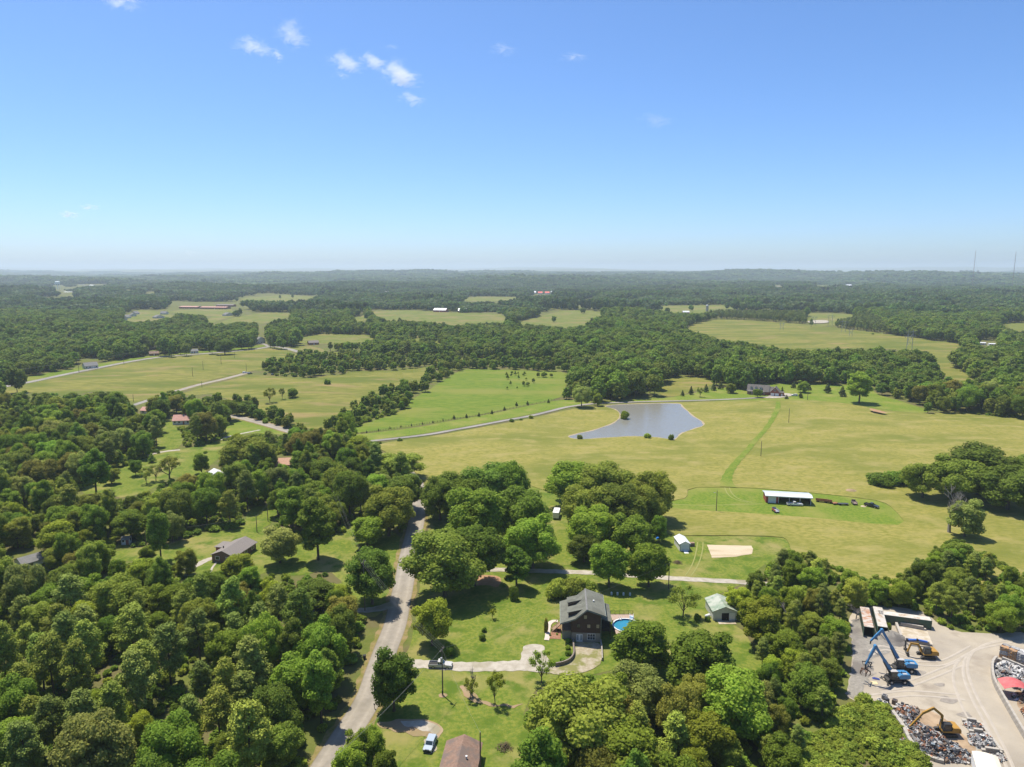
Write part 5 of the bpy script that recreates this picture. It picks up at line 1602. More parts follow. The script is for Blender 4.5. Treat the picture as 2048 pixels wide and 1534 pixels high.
MB().prism([(-2.3, 2.6), (.3, 3.3), (.3, 3.42), (-2.3, 2.72)], -w / 2 + .5, w / 2 - 3, 'x').build('porch_roof', SHDK, bh)
for k in range(5):
    MB().box(-w / 2 + .8 + k * 3.0, -2.1, 0, -w / 2 + .95 + k * 3.0, -1.95, 2.65).build('column', WHITE, bh)
for u in (-5.5, -2.5, 3.5): window(bh, 'front', u, .9, 1.1, 1.5, 0)
door(bh, 'front', .6, 1.0, 2.1, WHITE)
gable_parts(bh, 7.0, 10.0, 3.0, 3.6, BRICK, SHDK, 'y', .4, w / 2 + 4.6, -1.5, nm=('garage_wall', 'garage_roof'))
gable_parts(bh, 4.5, 8.5, 3.0, 3.2, BRICK, SHDK, 'x', .3, w / 2 + .6, .6, nm=('link_wall', 'link_roof'))
for u in (-1.6, 1.6):
    door(bh, 'front', w / 2 + 4.6 + u, 2.6, 2.3, WHITE, -1.5, 'garage_door')
window(bh, 'front', w / 2 + 4.6, 4.0, 1.0, 1.2, -1.5)
MB().box(w / 2 + 8.4, 0, 0, w / 2 + 11, 5, 2.9).build('side_wing', BRICK, bh)
MB().box(w / 2 + 8.3, -.3, 2.9, w / 2 + 11.2, 5.2, 3.05).build('side_roof', SHDK, bh)
door(bh, 'front', w / 2 + 9.6, 1.0, 2.1, WHITE)

# ---- other houses: name, label, base px of the front corners, depth, eave, rise, wall, roof, ridge axis, turn
def simple_house(name, label, cat, ax, ay, bx, by, D, hw, rise, mw, mr, axis='x', turn=0, wins=3, over=.45, dr=True, chimney=False):
    p, w, rz = site(ax, ay, bx, by)
    h = thing(name, label, cat, p, rz + R(turn))
    wl, rf = gable_parts(h, w, D, hw, rise, mw, mr, axis, over)
    for k in range(wins):
        u = -w / 2 + w * (k + .5) / wins
        if dr and k == wins // 2:
            door(h, 'front', u, 1.0, 2.05, WHITE if mw is not WHITE else BRICK)
        else:
            window(h, 'front', u, 1.0, min(1.2, w / wins * .5), 1.1, 0)
    window(h, 'right', D * .5, 1.0, 1.1, 1.1, w / 2)
    window(h, 'left', D * .5, 1.0, 1.1, 1.1, -w / 2)
    if chimney:
        MB().box(w * .15, D * .5 - .4, hw + rise * .5, w * .15 + .8, D * .5 + .4, hw + rise + 1).build('chimney', BRICK, rf)
    return h, w

# ranch house across the road
p = G(446, 1126)
rh = thing('ranch_house', 'low ranch house with taupe shingle roof and small red brick wing', 'house', p, R(-13))
wl, rf = gable_parts(rh, 8.2, 13.0, 2.6, 1.6, mat('brown_brick', (.17, .10, .075), (.22, .14, .11), 2.5, rough=.9), SHTAUPE, 'y', .5)
for y in (3, 7, 11):
    window(rh, 'left', y, 1.0, 1.2, 1.1, -4.1); window(rh, 'right', y, 1.0, 1.2, 1.1, 4.1)
window(rh, 'front', -2, 1.0, 1.4, 1.1); window(rh, 'front', 2, 1.0, 1.4, 1.1)
MB().box(-7.2, 6.5, 0, -4.15, 11.0, 2.45).build('wing_wall', BRICK, rh)
MB().box(-7.6, 6.1, 2.45, -4.2, 11.4, 2.62).build('wing_roof', SHTAUPE, rh)
MB().box(-2.6, 4.0, 3.3, -2.3, 4.3, 4.1).build('vent_pipe', DARK, rf)
# long home among the trees
p = G(46, 1144)
mh = thing('long_home', 'long low home with grey roof and white walls half hidden in trees', 'house', p, R(-36))
gable_parts(mh, 6.5, 22.0, 2.5, 1.3, WHITE, SHGREY, 'y', .4, -3.3, 0)
for y in (2.5, 7, 12, 17): window(mh, 'right', y, .9, 1.2, 1.1, -.05)
door(mh, 'right', 9.5, 1.0, 2.0, BRICK, -.05)
window(mh, 'front', -3.3, .9, 1.4, 1.1)
# bottom house
p = G(929, 1509)
bt = thing('small_house', 'small house with weathered brown shingle roof beside the silver car', 'house', p, R(-5))
wl, rf = gable_parts(bt, 6.6, 15.0, 2.7, 1.5, SIDING, SHBROWN, 'y', .4, 0, -15.0)
MB().box(1.2, -6.2, 3.4, 1.5, -5.9, 4.1).tube([(1.35, -6.05, 4.1), (1.35, -6.05, 4.3)], [.22, .22], 8).build('vent_pipe', WHITE, rf)
for y in (-3, -7, -11): window(bt, 'right', y, 1.0, 1.1, 1.1, 3.3); window(bt, 'left', y, 1.0, 1.1, 1.1, -3.3)
window(bt, 'back', -1.2, 1.0, 1.1, 1.0, 0); door(bt, 'back', 1.4, .95, 2.0, WHITE, 0)
# more houses
simple_house('house', 'house with orange roof half hidden by trees near the road bend', 'house', 545, 942, 590, 938, 9, 2.6, 2.2, BRICK, SHORANGE, 'x', -8)
simple_house('shed', 'small white shed with faded red roof beside the far side road', 'shed', 281, 828, 302, 829, 6, 2.6, 1.8, WHITE, SHPINK, 'x', 0, 2)
simple_house('cottage', 'white cottage with patched faded red roof under big trees', 'house', 345, 850, 381, 848, 8, 2.7, 2.8, WHITE, SHPINK, 'x', -6, 4, chimney=True)
simple_house('outbuilding', 'narrow white outbuilding below the big round oak', 'shed', 427, 963, 446, 959, 6, 3.2, 1.2, WHITE, WMETAL, 'y', -8, 2)
simple_house('playhouse', 'tiny white raised hut in the shade by the swing frame', 'shed', 243, 1090, 259, 1089, 2.5, 1.9, .8, WHITE, SHGREY, 'x', 0, 2, .2)
simple_house('house', 'hip looking house with pale grey roof below the far road', 'house', 170, 738, 197, 736, 10, 2.8, 2.8, SIDING, SHGREY, 'x', 6, 4)
simple_house('house', 'low brown roofed house by the far road beside a pole', 'house', 299, 712, 318, 711, 8, 2.6, 2.0, BRICK, SHBROWN, 'x', 0, 3)
simple_house('house', 'small pale house shaded by round trees at the far road', 'house', 382, 707, 397, 706, 8, 2.6, 2.0, WHITE, SHGREY, 'x', 0, 3)
simple_house('tall_house', 'tall white two storey house at the road junction', 'house', 515, 688, 531, 686, 8, 5.6, 3.0, WHITE, SHGREY, 'y', 0, 3)
simple_house('house', 'grey roofed house among trees beside the small paddock', 'house', 618, 690, 638, 689, 9, 2.7, 2.4, BRICK, SHTAUPE, 'x', 0, 3)
simple_house('house', 'house with pale brown roof at the corner of the far road', 'house', 28, 749, 40, 747, 8, 2.6, 2, SIDING, SHORANGE, 'x', 0, 3)
for i, (ax, ay, bx, by, lab) in enumerate(((242, 641, 254, 640, 'first grey house on the far street, nearest the wood'), (252, 637, 264, 636, 'second grey house on the far street'), (262, 633, 273, 632.5, 'third grey house on the far street'), (270, 629, 280, 628.5, 'last grey house on the far street before the trees'), (311, 637, 330, 636, 'big pale roofed house across the far street'), (320, 629, 332, 629, 'grey house behind the big pale roofed one'), (452, 632, 467, 631, 'grey house at the edge of the dry field'))):
    simple_house('house', lab, 'house', ax, ay, bx, by, 12, 3, 3.6, SIDING, SHGREY, 'x' if i % 2 else 'y', (-12, 10, -8, 12, 4, 0, 0)[i], 3)
for ax, ay, bx, by, mr, lab in ((358, 617, 394, 617.5, SHPINK, 'long low school block with pinkish roof'), (400, 618, 452, 618.5, SHPINK, 'longest low school block with reddish roof'), (432, 613.5, 466, 613.5, SHTAUPE, 'taller brown school block behind the long ones')):
    simple_house('school_block', lab, 'building', ax, ay, bx, by, 22, 4.2, 1.6, BRICK, mr, 'x', 0, 8, .6)
simple_house('barn', 'long far barn with pale roof and red walls in the green field', 'barn', 867, 624, 891, 624.5, 16, 4.5, 4, REDM, WMETAL, 'x', 4, 3)
simple_house('barn', 'smaller far red barn with white roof and white door', 'barn', 916, 625, 933, 625, 14, 4.5, 4.5, REDM, WMETAL, 'x', -6, 3)
simple_house('barn', 'far barn with pale roof near the silo', 'barn', 1366, 628, 1379, 628, 10, 4, 2.6, REDM, WMETAL, 'x', 0, 2)
for i, (ax, bx, yy, mr, lab) in enumerate(((1076, 1085, 589, 0, 'far building with bright red roof, first of two'), (1090, 1099, 589, 0, 'far building with bright red roof, second of two'), (1102, 1111, 588, 1, 'far white building next to the red roofs'), (1066, 1072, 588, 1, 'tiny far white building among trees'), (125, 142, 589.5, 1, 'far white building below the water tower'), (1694, 1704, 573, 1, 'pale far building in the eastern woods'), (700, 712, 588, 1, 'far white farmhouse on the ridge'), (578, 586, 588.5, 1, 'far white building behind the distant pale field'))):
    simple_house('building', lab, 'building', ax, yy, bx, yy, 26, 6, 5, WHITE, mat('bright_red_roof', (.62, .12, .09), rough=.6) if mr == 0 else WMETAL, 'x', 0, 3, .5)
for i, (ax, bx, yy, lab) in enumerate(((1960, 1972, 690, 'white trailer home by the field, first of three'), (1978, 1992, 692, 'white trailer home by the field, largest of three'), (2004, 2016, 693, 'white trailer home by the field, shaded under trees'))):
    simple_house('trailer_home', lab, 'house', ax, yy, bx, yy + .3, 5, 2.6, .8, WHITE, WMETAL, 'x', 0, 3, .2)
for i, (a_, b_) in enumerate(TOWN):
    simple_house('far_house', ('pale flat looking roof of the far town near the water tower', 'small pale roof showing through the far woods')[0 if a_ < 210 else 1], 'house', a_ - 4, b_, a_ + 4, b_ + .1, 24, 6, 5, SIDING, (WMETAL, SHGREY, SHTAUPE)[i % 3], 'x', i * 7 % 30 - 15, 2, .5)
for o in bpy.data.objects:
    if o.name.startswith('far_house') and 'label' in o:
        o['group'] = 'roofs in the far woods' if 'through' in o['label'] else 'roofs of the far town'
# camper among the oaks
cp = thing('camper', 'white camper trailer parked between the oak groves', 'camper', G(1113, 1034), R(80))
MB().prism([(-3.2, .6), (3.0, .6), (3.3, 1.6), (2.9, 2.9), (-3.2, 2.9)], -1.2, 1.2).build('body', WHITE, cp)
for s in (-1.22, 1.22):
    MB().box(-1.5, s - .02, 1.6, -.3, s + .02, 2.3).build('window', GLASS, cp)
    MB().tube([(-.6, s - .12, .4), (-.6, s + .12, .4)], .38, 12).build('wheel', mat('tyre_rubber', (.02, .02, .02), rough=.9), cp)
MB().bar((3.0, 0, .6), (4.4, 0, .5), .12).build('tow_bar', DARK, cp)
MB().box(-.5, -.4, 2.9, .4, .4, 3.15).build('roof_unit', WHITE, cp)

# water tower, silo, masts, pylons
p = G(116, 578.5)
wt = thing('water_tower', 'pale water tower on legs rising from the far woods', 'water tower', p)
pale = mat('tower_paint', (.62, .68, .66), rough=.5)
mb = MB().tube([(0, 0, 24), (0, 0, 26), (0, 0, 36), (0, 0, 38.5), (0, 0, 39.5)], [6, 11, 11, 8, 1], 20); mb.build('tank', pale, wt)
for k in range(6):
    a = k * math.pi / 3
    MB().tube([(10 * math.cos(a), 10 * math.sin(a), -1), (10 * math.cos(a), 10 * math.sin(a), 27)], .8, 6).build('leg', pale, wt)
MB().tube([(0, 0, 0), (0, 0, 25)], 2.2, 10).build('riser', pale, wt)
p = G(1414, 624)
si = thing('silo', 'lone weathered concrete silo at the field edge', 'silo', p)
MB().tube([(0, 0, 0), (0, 0, 15)], 3.0, 16).build('wall', CONC, si); MB().tube([(0, 0, 15), (0, 0, 16.4), (0, 0, 17)], [3.1, 2.0, .3], 16).build('dome', GALV, si)
for px, py, lab in ((1944, 576, 'tall thin guyed radio mast above the eastern woods'), (2024, 578, 'second tall radio mast, fainter, beyond the first')):
    p = G(px, py); hh_ = 190 if px < 2000 else 180
    ms = thing('radio_mast', lab, 'mast', p)
    mb = MB()
    for k in range(3):
        a = k * 2.094
        mb.tube([(1.0 * math.cos(a), 1.0 * math.sin(a), 0), (.8 * math.cos(a), .8 * math.sin(a), hh_)], .34, 4)
    for z in range(0, hh_, 6):
        mb.bar((1, 0, z), (-.5, .87, z + 6), .25).bar((-.5, .87, z), (-.5, -.87, z + 6), .25).bar((-.5, -.87, z), (1, 0, z + 6), .25)
    mb.build('lattice', mat('mast_red', (.33, .20, .18), rough=.6), ms)
    for k in range(3):
        a = k * 2.094 + .5
        MB().tube([(0, 0, hh_ * .8), (90 * math.cos(a), 90 * math.sin(a), 0)], .06, 3).build('guy_wire', WIRE, ms)
PYL = mat('pylon_steel', (.27, .28, .28), rough=.6)
PG = 'pylons crossing the broad pale field'
for i, (px, py, top, lab) in enumerate(((1563, 663, 645, 'square framed pylon at the top of the broad pale field'), (1701, 674, 657, 'square framed pylon lower on the broad pale field'), (1687, 664, 640, 'tall pylon at the edge of the pine row'), (1660, 653, 629, 'wide pylon beside the small field'), (1820, 690, 660, 'slim pylon behind the front wood'), (1628, 650, 632, 'pylon at the white bare patch'), (1818, 703, 668, 'guyed lattice pylon rising out of the wood edge'))):
    p = G(px, py); hh_ = height_for(p, top); py_ = thing('pylon', lab, 'pylon', p, R(20), PG)
    mb = MB(); wd = hh_ * .22
    for s in (-1, 1):
        mb.bar((s * wd, 0, 0), (s * wd * .9, 0, hh_), .35)
        MB().bar((s * wd * 1.7, 0, hh_ * .86), (s * wd * 1.7, 0, hh_ * .76), .25).build('insulator', WIRE, py_)
    mb.bar((-wd * 1.9, 0, hh_ * .87), (wd * 1.9, 0, hh_ * .87), .4).bar((-wd, 0, hh_ * .3), (wd, 0, hh_ * .8), .2).bar((wd, 0, hh_ * .3), (-wd, 0, hh_ * .8), .2)
    mb.build('frame', PYL, py_)

# utility poles and wires
POLES = {}
PGR = 'wooden utility poles'
def pole(key, bx, by, top, label, arm=0, rz=0.0, lamp=False, z=0.0):
    p = G(bx, by, z); h = height_for(p, top) - z
    o = thing('utility_pole', label, 'utility pole', p, rz, PGR)
    r0 = .17 if p.y < 350 else .2
    MB().tube([(0, 0, -.3), (0, 0, h)], [r0, r0 * .65], 8).build('shaft', POLEW, o)
    if arm:
        MB().box(-arm, -.06, h - .75, arm, .06, h - .6).build('crossarm', POLEW, o)
        for k in (-1, -.35, .35, 1):
            MB().tube([(k * arm * .92, 0, h - .6), (k * arm * .92, 0, h - .38)], .05, 6).build('insulator', GALV, o)
    else:
        MB().tube([(0, 0, h), (0, 0, h + .25)], .05, 6).build('insulator', GALV, o)
    if lamp:
        MB().bar((0, 0, h - 1.2), (-.9, 0, h - .9), .07).box(-1.3, -.15, h - 1.0, -.85, .15, h - .8).build('yard_light', GALV, o)
    POLES[key] = (p, h, arm, rz)
    return o
o = pole('a', 885.5, 1391, 1294, 'brown power pole with transformer standing in front of the parked pickup', 1.1, R(70))
MB().tube([(-.35, 0, 8.6), (-.35, 0, 9.6)], .26, 10).build('transformer', GALV, o)
MB().box(-.3, -.2, .5, -.1, .1, 1.4).build('meter_box', DARK, o)
pole('b', 1337, 1178, 1126, 'thin pole beside the gravel drive and the bright maple')
pole('c', 1432.5, 1022, 981, 'pole with a lamp on the barn lawn', 0, 0, True)
pole('d', 1521.5, 916, 882, 'thin pole in the hay field beside the mown track')
pole('e', 1577, 850, 817, 'pole in the hay field below the brick house')
pole('f', 1615, 800, 775, 'pole with a lamp on the brick house lawn', 0, 0, True)
pole('g', 405.5, 963, 938, 'pole beside the small tree in the grassy clearing')
pole('h', 292, 1090, 1063, 'pale pole at the edge of the wood by the lawn')
pole('i', 536, 1042, 1008, 'brown pole on the slope above the ranch house')
pole('j', 514, 1064, 1032, 'short brown pole below the slope above the ranch house')
pole('k', 961, 1556, 1465, 'thin service pole at the wall of the brown roofed house')
pole('l', 9, 770, 741, 'tall pale pole at the low end of the far road', 1)
pole('m', 158, 744, 718, 'pole by the far road near the grey roofed house', 1)
pole('n', 248, 729, 707, 'pole on the far road between the house lawns', 1)
pole('o', 321, 714, 690, 'pole on the far road beside the brown roofed house', 1)
pole('p', 385.5, 752, 734, 'lowest of the thin poles crossing the pasture', z=1)
pole('q', 406.5, 740, 722, 'second of the thin poles crossing the pasture', z=1)
pole('r', 442.5, 729, 712, 'third of the thin poles crossing the pasture', z=1)
pole('s', 469, 716, 703, 'highest of the thin poles crossing the pasture', z=1)
pole('t', 493, 744, 727, 'pole at the end of the side road by the parked cars')
pole('u', 267, 803, 788, 'pole at the side road by the faded red roofs')
pole('v', 452, 870, 848, 'pole in the bright grass at the road bend')
pole('w', 404, 775, 762, 'pole beside the road climbing between the pastures')
pole('x', 730, 1222, 1120, 'power pole hidden beside the round dark oak', 1.1, R(70))
pole('y', 640, 1660, 1540, 'power pole beyond the road edge', 1.1, R(70))
pole('z', 660, 1000, 950, 'power pole behind the trees across the road', 1.1, R(70))
def wire(k0, k1, offs, sag=.9, r=.012):
    (p, h, a, rz), (q, h2, a2, rz2) = POLES[k0], POLES[k1]
    for i, f in enumerate(offs):
        A = p + Vector((math.cos(rz) * f * a, math.sin(rz) * f * a, h - (.38 if a else 0))); B = q + Vector((math.cos(rz2) * f * a2, math.sin(rz2) * f * a2, h2 - (.38 if a2 else 0)))
        pts = [A.lerp(B, t / 10) - Vector((0, 0, 4 * sag * (t / 10) * (1 - t / 10))) for t in range(11)]
        o = MB().tube(pts, r, 4).build('power_line', WIRE)
        tag(o, f'overhead wire sagging from {NAMES[k0]} to {NAMES[k1]}', 'wire', 'overhead wires')
NAMES = {'a': 'the transformer pole', 'x': 'the pole by the round oak', 'y': 'the pole beyond the road edge', 'b': 'the maple pole', 'h': 'the lawn edge pole', 'j': 'the short slope pole', 'i': 'the slope pole', 'k': 'the brown roofed house', 'l': 'the low far road pole', 'm': 'the grey roof pole', 'n': 'the lawn pole', 'o': 'the brown roof pole', 'z': 'the pole behind the trees', 'c': 'the barn lawn pole'}
wire('a', 'x', (-.92, -.35, .35, .92), 1.2); wire('a', 'y', (-.92, .35, .92), 1.2); wire('x', 'z', (-.92, .35, .92), 1.2)
wire('a', 'k', (0,), .8); wire('h', 'j', (0,), .6, .02); wire('j', 'i', (0,), .4); wire('l', 'm', (-.9, .9), 1.2, .03); wire('m', 'n', (-.9, .9), 1.2, .03); wire('n', 'o', (-.9, .9), 1.2, .03); wire('b', 'a', (0,), 1.0)

# meadow fence
fc = thing('field_fence', 'wire fence with wooden posts along the evergreen row', 'fence', (0, 0, 0))
fl = catmull(GP([(722, 868), (757, 863), (823, 853), (886, 843), (958, 832), (1033, 816), (1118, 799)]), 12)
pm = MB().tube([(0, 0, -.1), (0, 0, 1.3)], .09, 5)
pme = None
for i, q in enumerate(fl):
    if pme is None:
        o = pm.build('post', POLEW, fc); pme = o.data
    else:
        o = bpy.data.objects.new('post', pme); COL.objects.link(o); o.parent = fc
    o.location = q
for z in (.5, .8, 1.15):
    MB().tube([(q.x, q.y, z) for q in fl], .03, 4).build('wire', POLEW, fc)

# ================================================================== vehicles, machines, yard
TYRE = mat('tyre_rubber', (.022, .022, .022), rough=.9)
RIM = mat('wheel_rim', (.45, .45, .45), rough=.35, metal=.6)
LAMPW = mat('headlamp', (.75, .75, .72), rough=.15)
LAMPR = mat('tail_lamp', (.45, .03, .02), rough=.25)
BLACKP = mat('black_plastic', (.03, .03, .03), rough=.6)
CARGLASS = mat('car_glass', (.02, .035, .04), rough=.05, spec=.7)
def paint(name, c):
    return mat(name, c, rough=.35, coat=.6)

def vehicle(name, label, cat, loc, rz, m, kind='pickup', L=5.7, roof=None, simple=False):
    v = thing(name, label, cat, loc, rz)
    hw = .96; xf = L / 2; xr = -L / 2
    def both(fn):
        for s in (-1, 1): fn(s)
    if kind == 'pickup':
        bed = -.7
        MB().prism([(xr, .48), (xf - .05, .42), (xf, .75), (xf - .12, 1.02), (1.25, 1.14), (bed, 1.16), (bed, .8), (xr, .8)], -hw, hw).build('body', m, v)
        both(lambda s: MB().box(xr, s * hw - .07, .78, bed, s * hw + .07 - .07, 1.16).build('bed_side', m, v))
        MB().box(xr, -hw + .07, .78, xr + .08, hw - .07, 1.15).build('tailgate', m, v)
        MB().box(xr + .09, -hw + .08, .8, bed - .02, hw - .08, .84).build('bed_floor', BLACKP, v)
        c0, c1, c2, c3 = 1.15, .35, -.55, -.75
    else:
        MB().prism([(xr, .45), (xf - .05, .40), (xf, .72), (xf - .15, .92), (1.15, 1.05), (xr + .05, 1.08)], -hw + .05, hw - .05).build('body', m, v)
        c0, c1, c2, c3 = 1.1, .35, xr + .45, xr + .12
    top = 1.82 if kind == 'pickup' else 1.62
    zb = 1.12 if kind == 'pickup' else 1.03
    MB().prism([(c0, zb), (c1, top - .03), (c2, top), (c3, zb)], -hw + .16, hw - .16).build('cab', roof or m, v)
    e = .012
    dx, dz = c1 - c0, top - .03 - zb; ln = math.hypot(dx, dz); nx_, nz_ = dz / ln, -dx / ln
    def slab(p, q, t0, t1, y0, y1, nxx, nzz):
        a = (p[0] + (q[0] - p[0]) * t0, p[1] + (q[1] - p[1]) * t0); b_ = (p[0] + (q[0] - p[0]) * t1, p[1] + (q[1] - p[1]) * t1)
        return MB().add([(a[0] + nxx * e, y0, a[1] + nzz * e), (a[0] + nxx * e, y1, a[1] + nzz * e), (b_[0] + nxx * e, y1, b_[1] + nzz * e), (b_[0] + nxx * e, y0, b_[1] + nzz * e),
                         (a[0] - nxx * e, y0, a[1] - nzz * e), (a[0] - nxx * e, y1, a[1] - nzz * e), (b_[0] - nxx * e, y1, b_[1] - nzz * e), (b_[0] - nxx * e, y0, b_[1] - nzz * e)],
                        [(0, 1, 2, 3), (7, 6, 5, 4), (0, 4, 5, 1), (1, 5, 6, 2), (2, 6, 7, 3), (3, 7, 4, 0)])
    slab((c0, zb), (c1, top - .03), .12, .92, -.7, .7, nx_, nz_).build('windshield', CARGLASS, v)
    dx, dz = c2 - c3, top - zb; ln = math.hypot(dx, dz)
    slab((c3, zb), (c2, top), .2, .85, -.62, .62, -dz / ln, dx / ln).build('rear_window', CARGLASS, v)
    mid = (c1 + c2) / 2 if kind == 'pickup' else -.35
    for s in (-1, 1):
        for a, b_ in ((c1 + .35, mid + .08), (mid - .08, c2 + .08)):
            y0, y1 = sorted((s * (hw - .17), s * (hw - .145)))
            MB().prism([(a, zb + .08), (min(a, c1 + .05), top - .12), (b_, top - .12), (b_ - .05, zb + .08)], y0, y1).build('side_window', CARGLASS, v)
        MB().box(xf - .1, s * (hw - .32) - .17, .72, xf + .02, s * (hw - .32) + .17, .92).build('headlight', LAMPW, v)
        MB().box(xr - .02, s * (hw - .2) - .09, .75, xr + .05, s * (hw - .2) + .09, 1.05).build('tail_light', LAMPR, v)
        for x in (L * .31, -L * .29):
            w_ = MB().tube([(x, s * (hw - .24), .37), (x, s * (hw + .01), .37)], .37, 14).build('wheel', TYRE, v)
            y0, y1 = sorted((s * (hw - .1), s * (hw + .025)))
            MB().tube([(x, y0, .37), (x, y1, .37)], .22, 10).build('rim', RIM, w_)
        MB().box(c0 - .1, s * (hw + .02) - .1, zb + .05, c0 + .08, s * (hw + .02) + .1, zb + .2).build('mirror', BLACKP, v)
    MB().box(xf - .05, -.8, .38, xf + .08, .8, .6).build('front_bumper', BLACKP if kind != 'pickup' else RIM, v)
    MB().box(xr - .08, -.8, .42, xr + .03, .8, .62).build('rear_bumper', BLACKP if kind != 'pickup' else RIM, v)
    MB().box(xf - .03, -.5, .66, xf + .03, .5, .88).build('grille', BLACKP, v)
    return v

vehicle('pickup_truck', 'silver pickup truck parked on the gravel drive of the log house', 'truck', G(881, 1334), R(-4), paint('silver_paint', (.50, .49, .47)), 'pickup', 5.8)
vehicle('estate_car', 'silver blue estate car beside the brown roofed house', 'car', G(860.5, 1493), R(-100), paint('silver_blue_paint', (.36, .42, .48)), 'suv', 4.6)
vehicle('pickup_truck', 'white crew cab pickup parked in front of the open barn', 'truck', G(1589, 1011), R(-5), paint('white_car_paint', (.74, .74, .73)), 'pickup', 6.3)
vehicle('pickup_truck', 'old black pickup parked on the barn lawn', 'truck', G(1743, 1014), R(-52), paint('black_paint', (.025, .022, .025)), 'pickup', 5.6)
vehicle('parked_car', 'white and dark car parked by the brick house', 'car', G(1589, 792), R(170), paint('white_car_paint', (.74, .74, .73)), 'suv', 4.8)
for i, (px, py, c, lab) in enumerate(((490, 746.5, (.7, .7, .7), 'white car on the side road, first of the three'), (500, 748, (.15, .16, .17), 'dark car on the side road between two white ones'), (545, 749, (.65, .65, .66), 'white car half under the hedge by the side road'), (667, 745, (.7, .7, .7), 'white car by the hedge gap above the pasture'))):
    vehicle('parked_car', lab, 'car', G(px, py), R(20 + 40 * i), paint('far_paint_%d' % (0 if c[0] > .5 else 1), c), 'suv', 4.6)
# trailer cart, implements
def cart(label, px, py, rz, m, L=3.0, rack=True, name='farm_wagon'):
    c = thing(name, label, 'wagon', G(px, py), R(rz))
    MB().box(-L / 2, -.8, .6, L / 2, .8, .72).build('bed', m, c)
    if rack:
        for s in (-1, 1): MB().box(-L / 2, s * .8 - .04, .72, L / 2, s * .8 + .04, 1.25).build('side_board', m, c)
        MB().box(L / 2 - .04, -.8, .72, L / 2 + .04, .8, 1.6).build('head_board', m, c)
    for s in (-1, 1):
        for x in (-L * .3, L * .3):
            MB().tube([(x, s * .95, .35), (x, s * .8, .35)], .35, 10).build('wheel', TYRE, c)
    MB().bar((L / 2, 0, .5), (L / 2 + 1.3, 0, .35), .1).build('tow_bar', BLACKP, c)
    return c
RUST = mat('rust', (.26, .10, .05), (.34, .17, .09), 2.5, rough=.9)
cart('small trailer with a red front and grey bed on the barn lawn', 1551, 1024, 95, mat('grey_bed', (.30, .31, .34), rough=.6), 3.4)
bpy.data.objects['farm_wagon'].children[3].data.materials[0] = mat('red_board', (.42, .09, .06), rough=.6)
cart('largest rusty wagon in the row beside the open barn', 1643, 1004, -20, RUST, 4.6)
cart('small rusty wagon second in the row beside the barn', 1657, 1006, -30, RUST, 2.6)
cart('low rusty implement frame third in the row beside the barn', 1669.5, 1008.5, 10, RUST, 2.2, False)
cart('flat dark trailer with tall rear in the row beside the barn', 1686, 1010, -5, mat('dark_steel', (.05, .055, .06), rough=.6), 4.2, False)
cart('grey brown cart last in the row beside the barn', 1708.5, 1008.5, 80, mat('grey_brown_boards', (.20, .15, .13), rough=.8), 3.2)
def mound(name, label, cat, px, py, r, h, m, kind=None, n=5):
    p = G(px, py); mb = MB(); rg = random.Random(px)
    vs_ = [(0, 0, h)]; fs = []
    for i in range(1, n + 1):
        for k in range(16):
            a = 2 * math.pi * k / 16; rr = r * i / n * rg.uniform(.86, 1.12)
            vs_.append((rr * math.cos(a), rr * math.sin(a), max(-.02, h * (1 - (i / n) ** 1.2) + rg.uniform(-.06, .06) * h if i < n else -.02)))
    for k in range(16): fs.append((0, 1 + k, 1 + (k + 1) % 16))
    for i in range(n - 1):
        for k in range(16):
            a = 1 + i * 16; b_ = a + 16
            fs.append((a + k, b_ + k, b_ + (k + 1) % 16, a + (k + 1) % 16))
    o = mb.add(vs_, fs).build(name, m); o.location = p
    return tag(o, label, cat, None, kind)
mound('sand_pile', 'small pale sand pile on the barn lawn', 'sand pile', 1727, 1013, 1.3, .4, SAND)
mound('gravel_pile', 'dark gravel heap against the concrete bay', 'gravel pile', 1782, 1277, 4.2, 2.2, YARD_D)
mound('earth_strip', 'bare earth hump in the hay field behind the barn lawn', 'earth', 1702, 982, 3.0, .9, DIRT)
def brush(label, px, py, r, h, seed):
    rg = random.Random(seed); mb = MB()
    for _ in range(70):
        a = rg.uniform(0, 6.28); q = rg.uniform(0, r * .8); l = rg.uniform(.8, 1.8); z = rg.uniform(.05, h) * (1 - q / r)
        b_ = rg.uniform(0, 6.28)
        c = Vector((q * math.cos(a), q * math.sin(a), z)); d = Vector((math.cos(b_), math.sin(b_), rg.uniform(-.3, .3))) * l / 2
        mb.tube([c - d, c + d], [.06, .03], 4)
    o = mb.build('brush_pile', mat('brown_twigs', (.17, .13, .075))); o.location = G(px, py); o.location.z = .05
    tag(o, label, 'brush pile')
brush('round pile of cut brush on the lawn below the white shed', 1355, 1126, 1.7, .8, 1)
brush('brown brush pile on the lawn beside the brown roofed house', 1010, 1496, 1.9, .9, 2)
# small yard things
tp = thing('tarpaulin', 'bright blue tarpaulin folded over something by the slim tree', 'tarpaulin', G(1317, 1078), 0)
MB().prism([(-.9, .02), (-.5, .7), (.4, .55), (.9, .02)], -.5, .5).build('sheet', mat('blue_tarp', (.02, .17, .62), rough=.5), tp)
BG = 'pale barrels behind the log house'
for px in (1223, 1235, 1247, 1260):
    b0 = thing('barrel', 'pale plastic barrel in the tree shade behind the log house', 'barrel', G(px, 1190 + (px - 1223) * .04), 0, BG)
    MB().tube([(0, 0, .02), (0, 0, .15), (0, 0, .75), (0, 0, .9)], [.27, .3, .3, .27], 12).build('drum', mat('pale_barrel', (.55, .6, .66), rough=.5), b0)
    MB().tube([(0, 0, .9), (0, 0, .95)], .2, 10).build('lid', TRIM, b0)
wb = thing('waste_bin', 'black wheeled bin at the wooded road edge', 'bin', G(729, 1318), R(20))
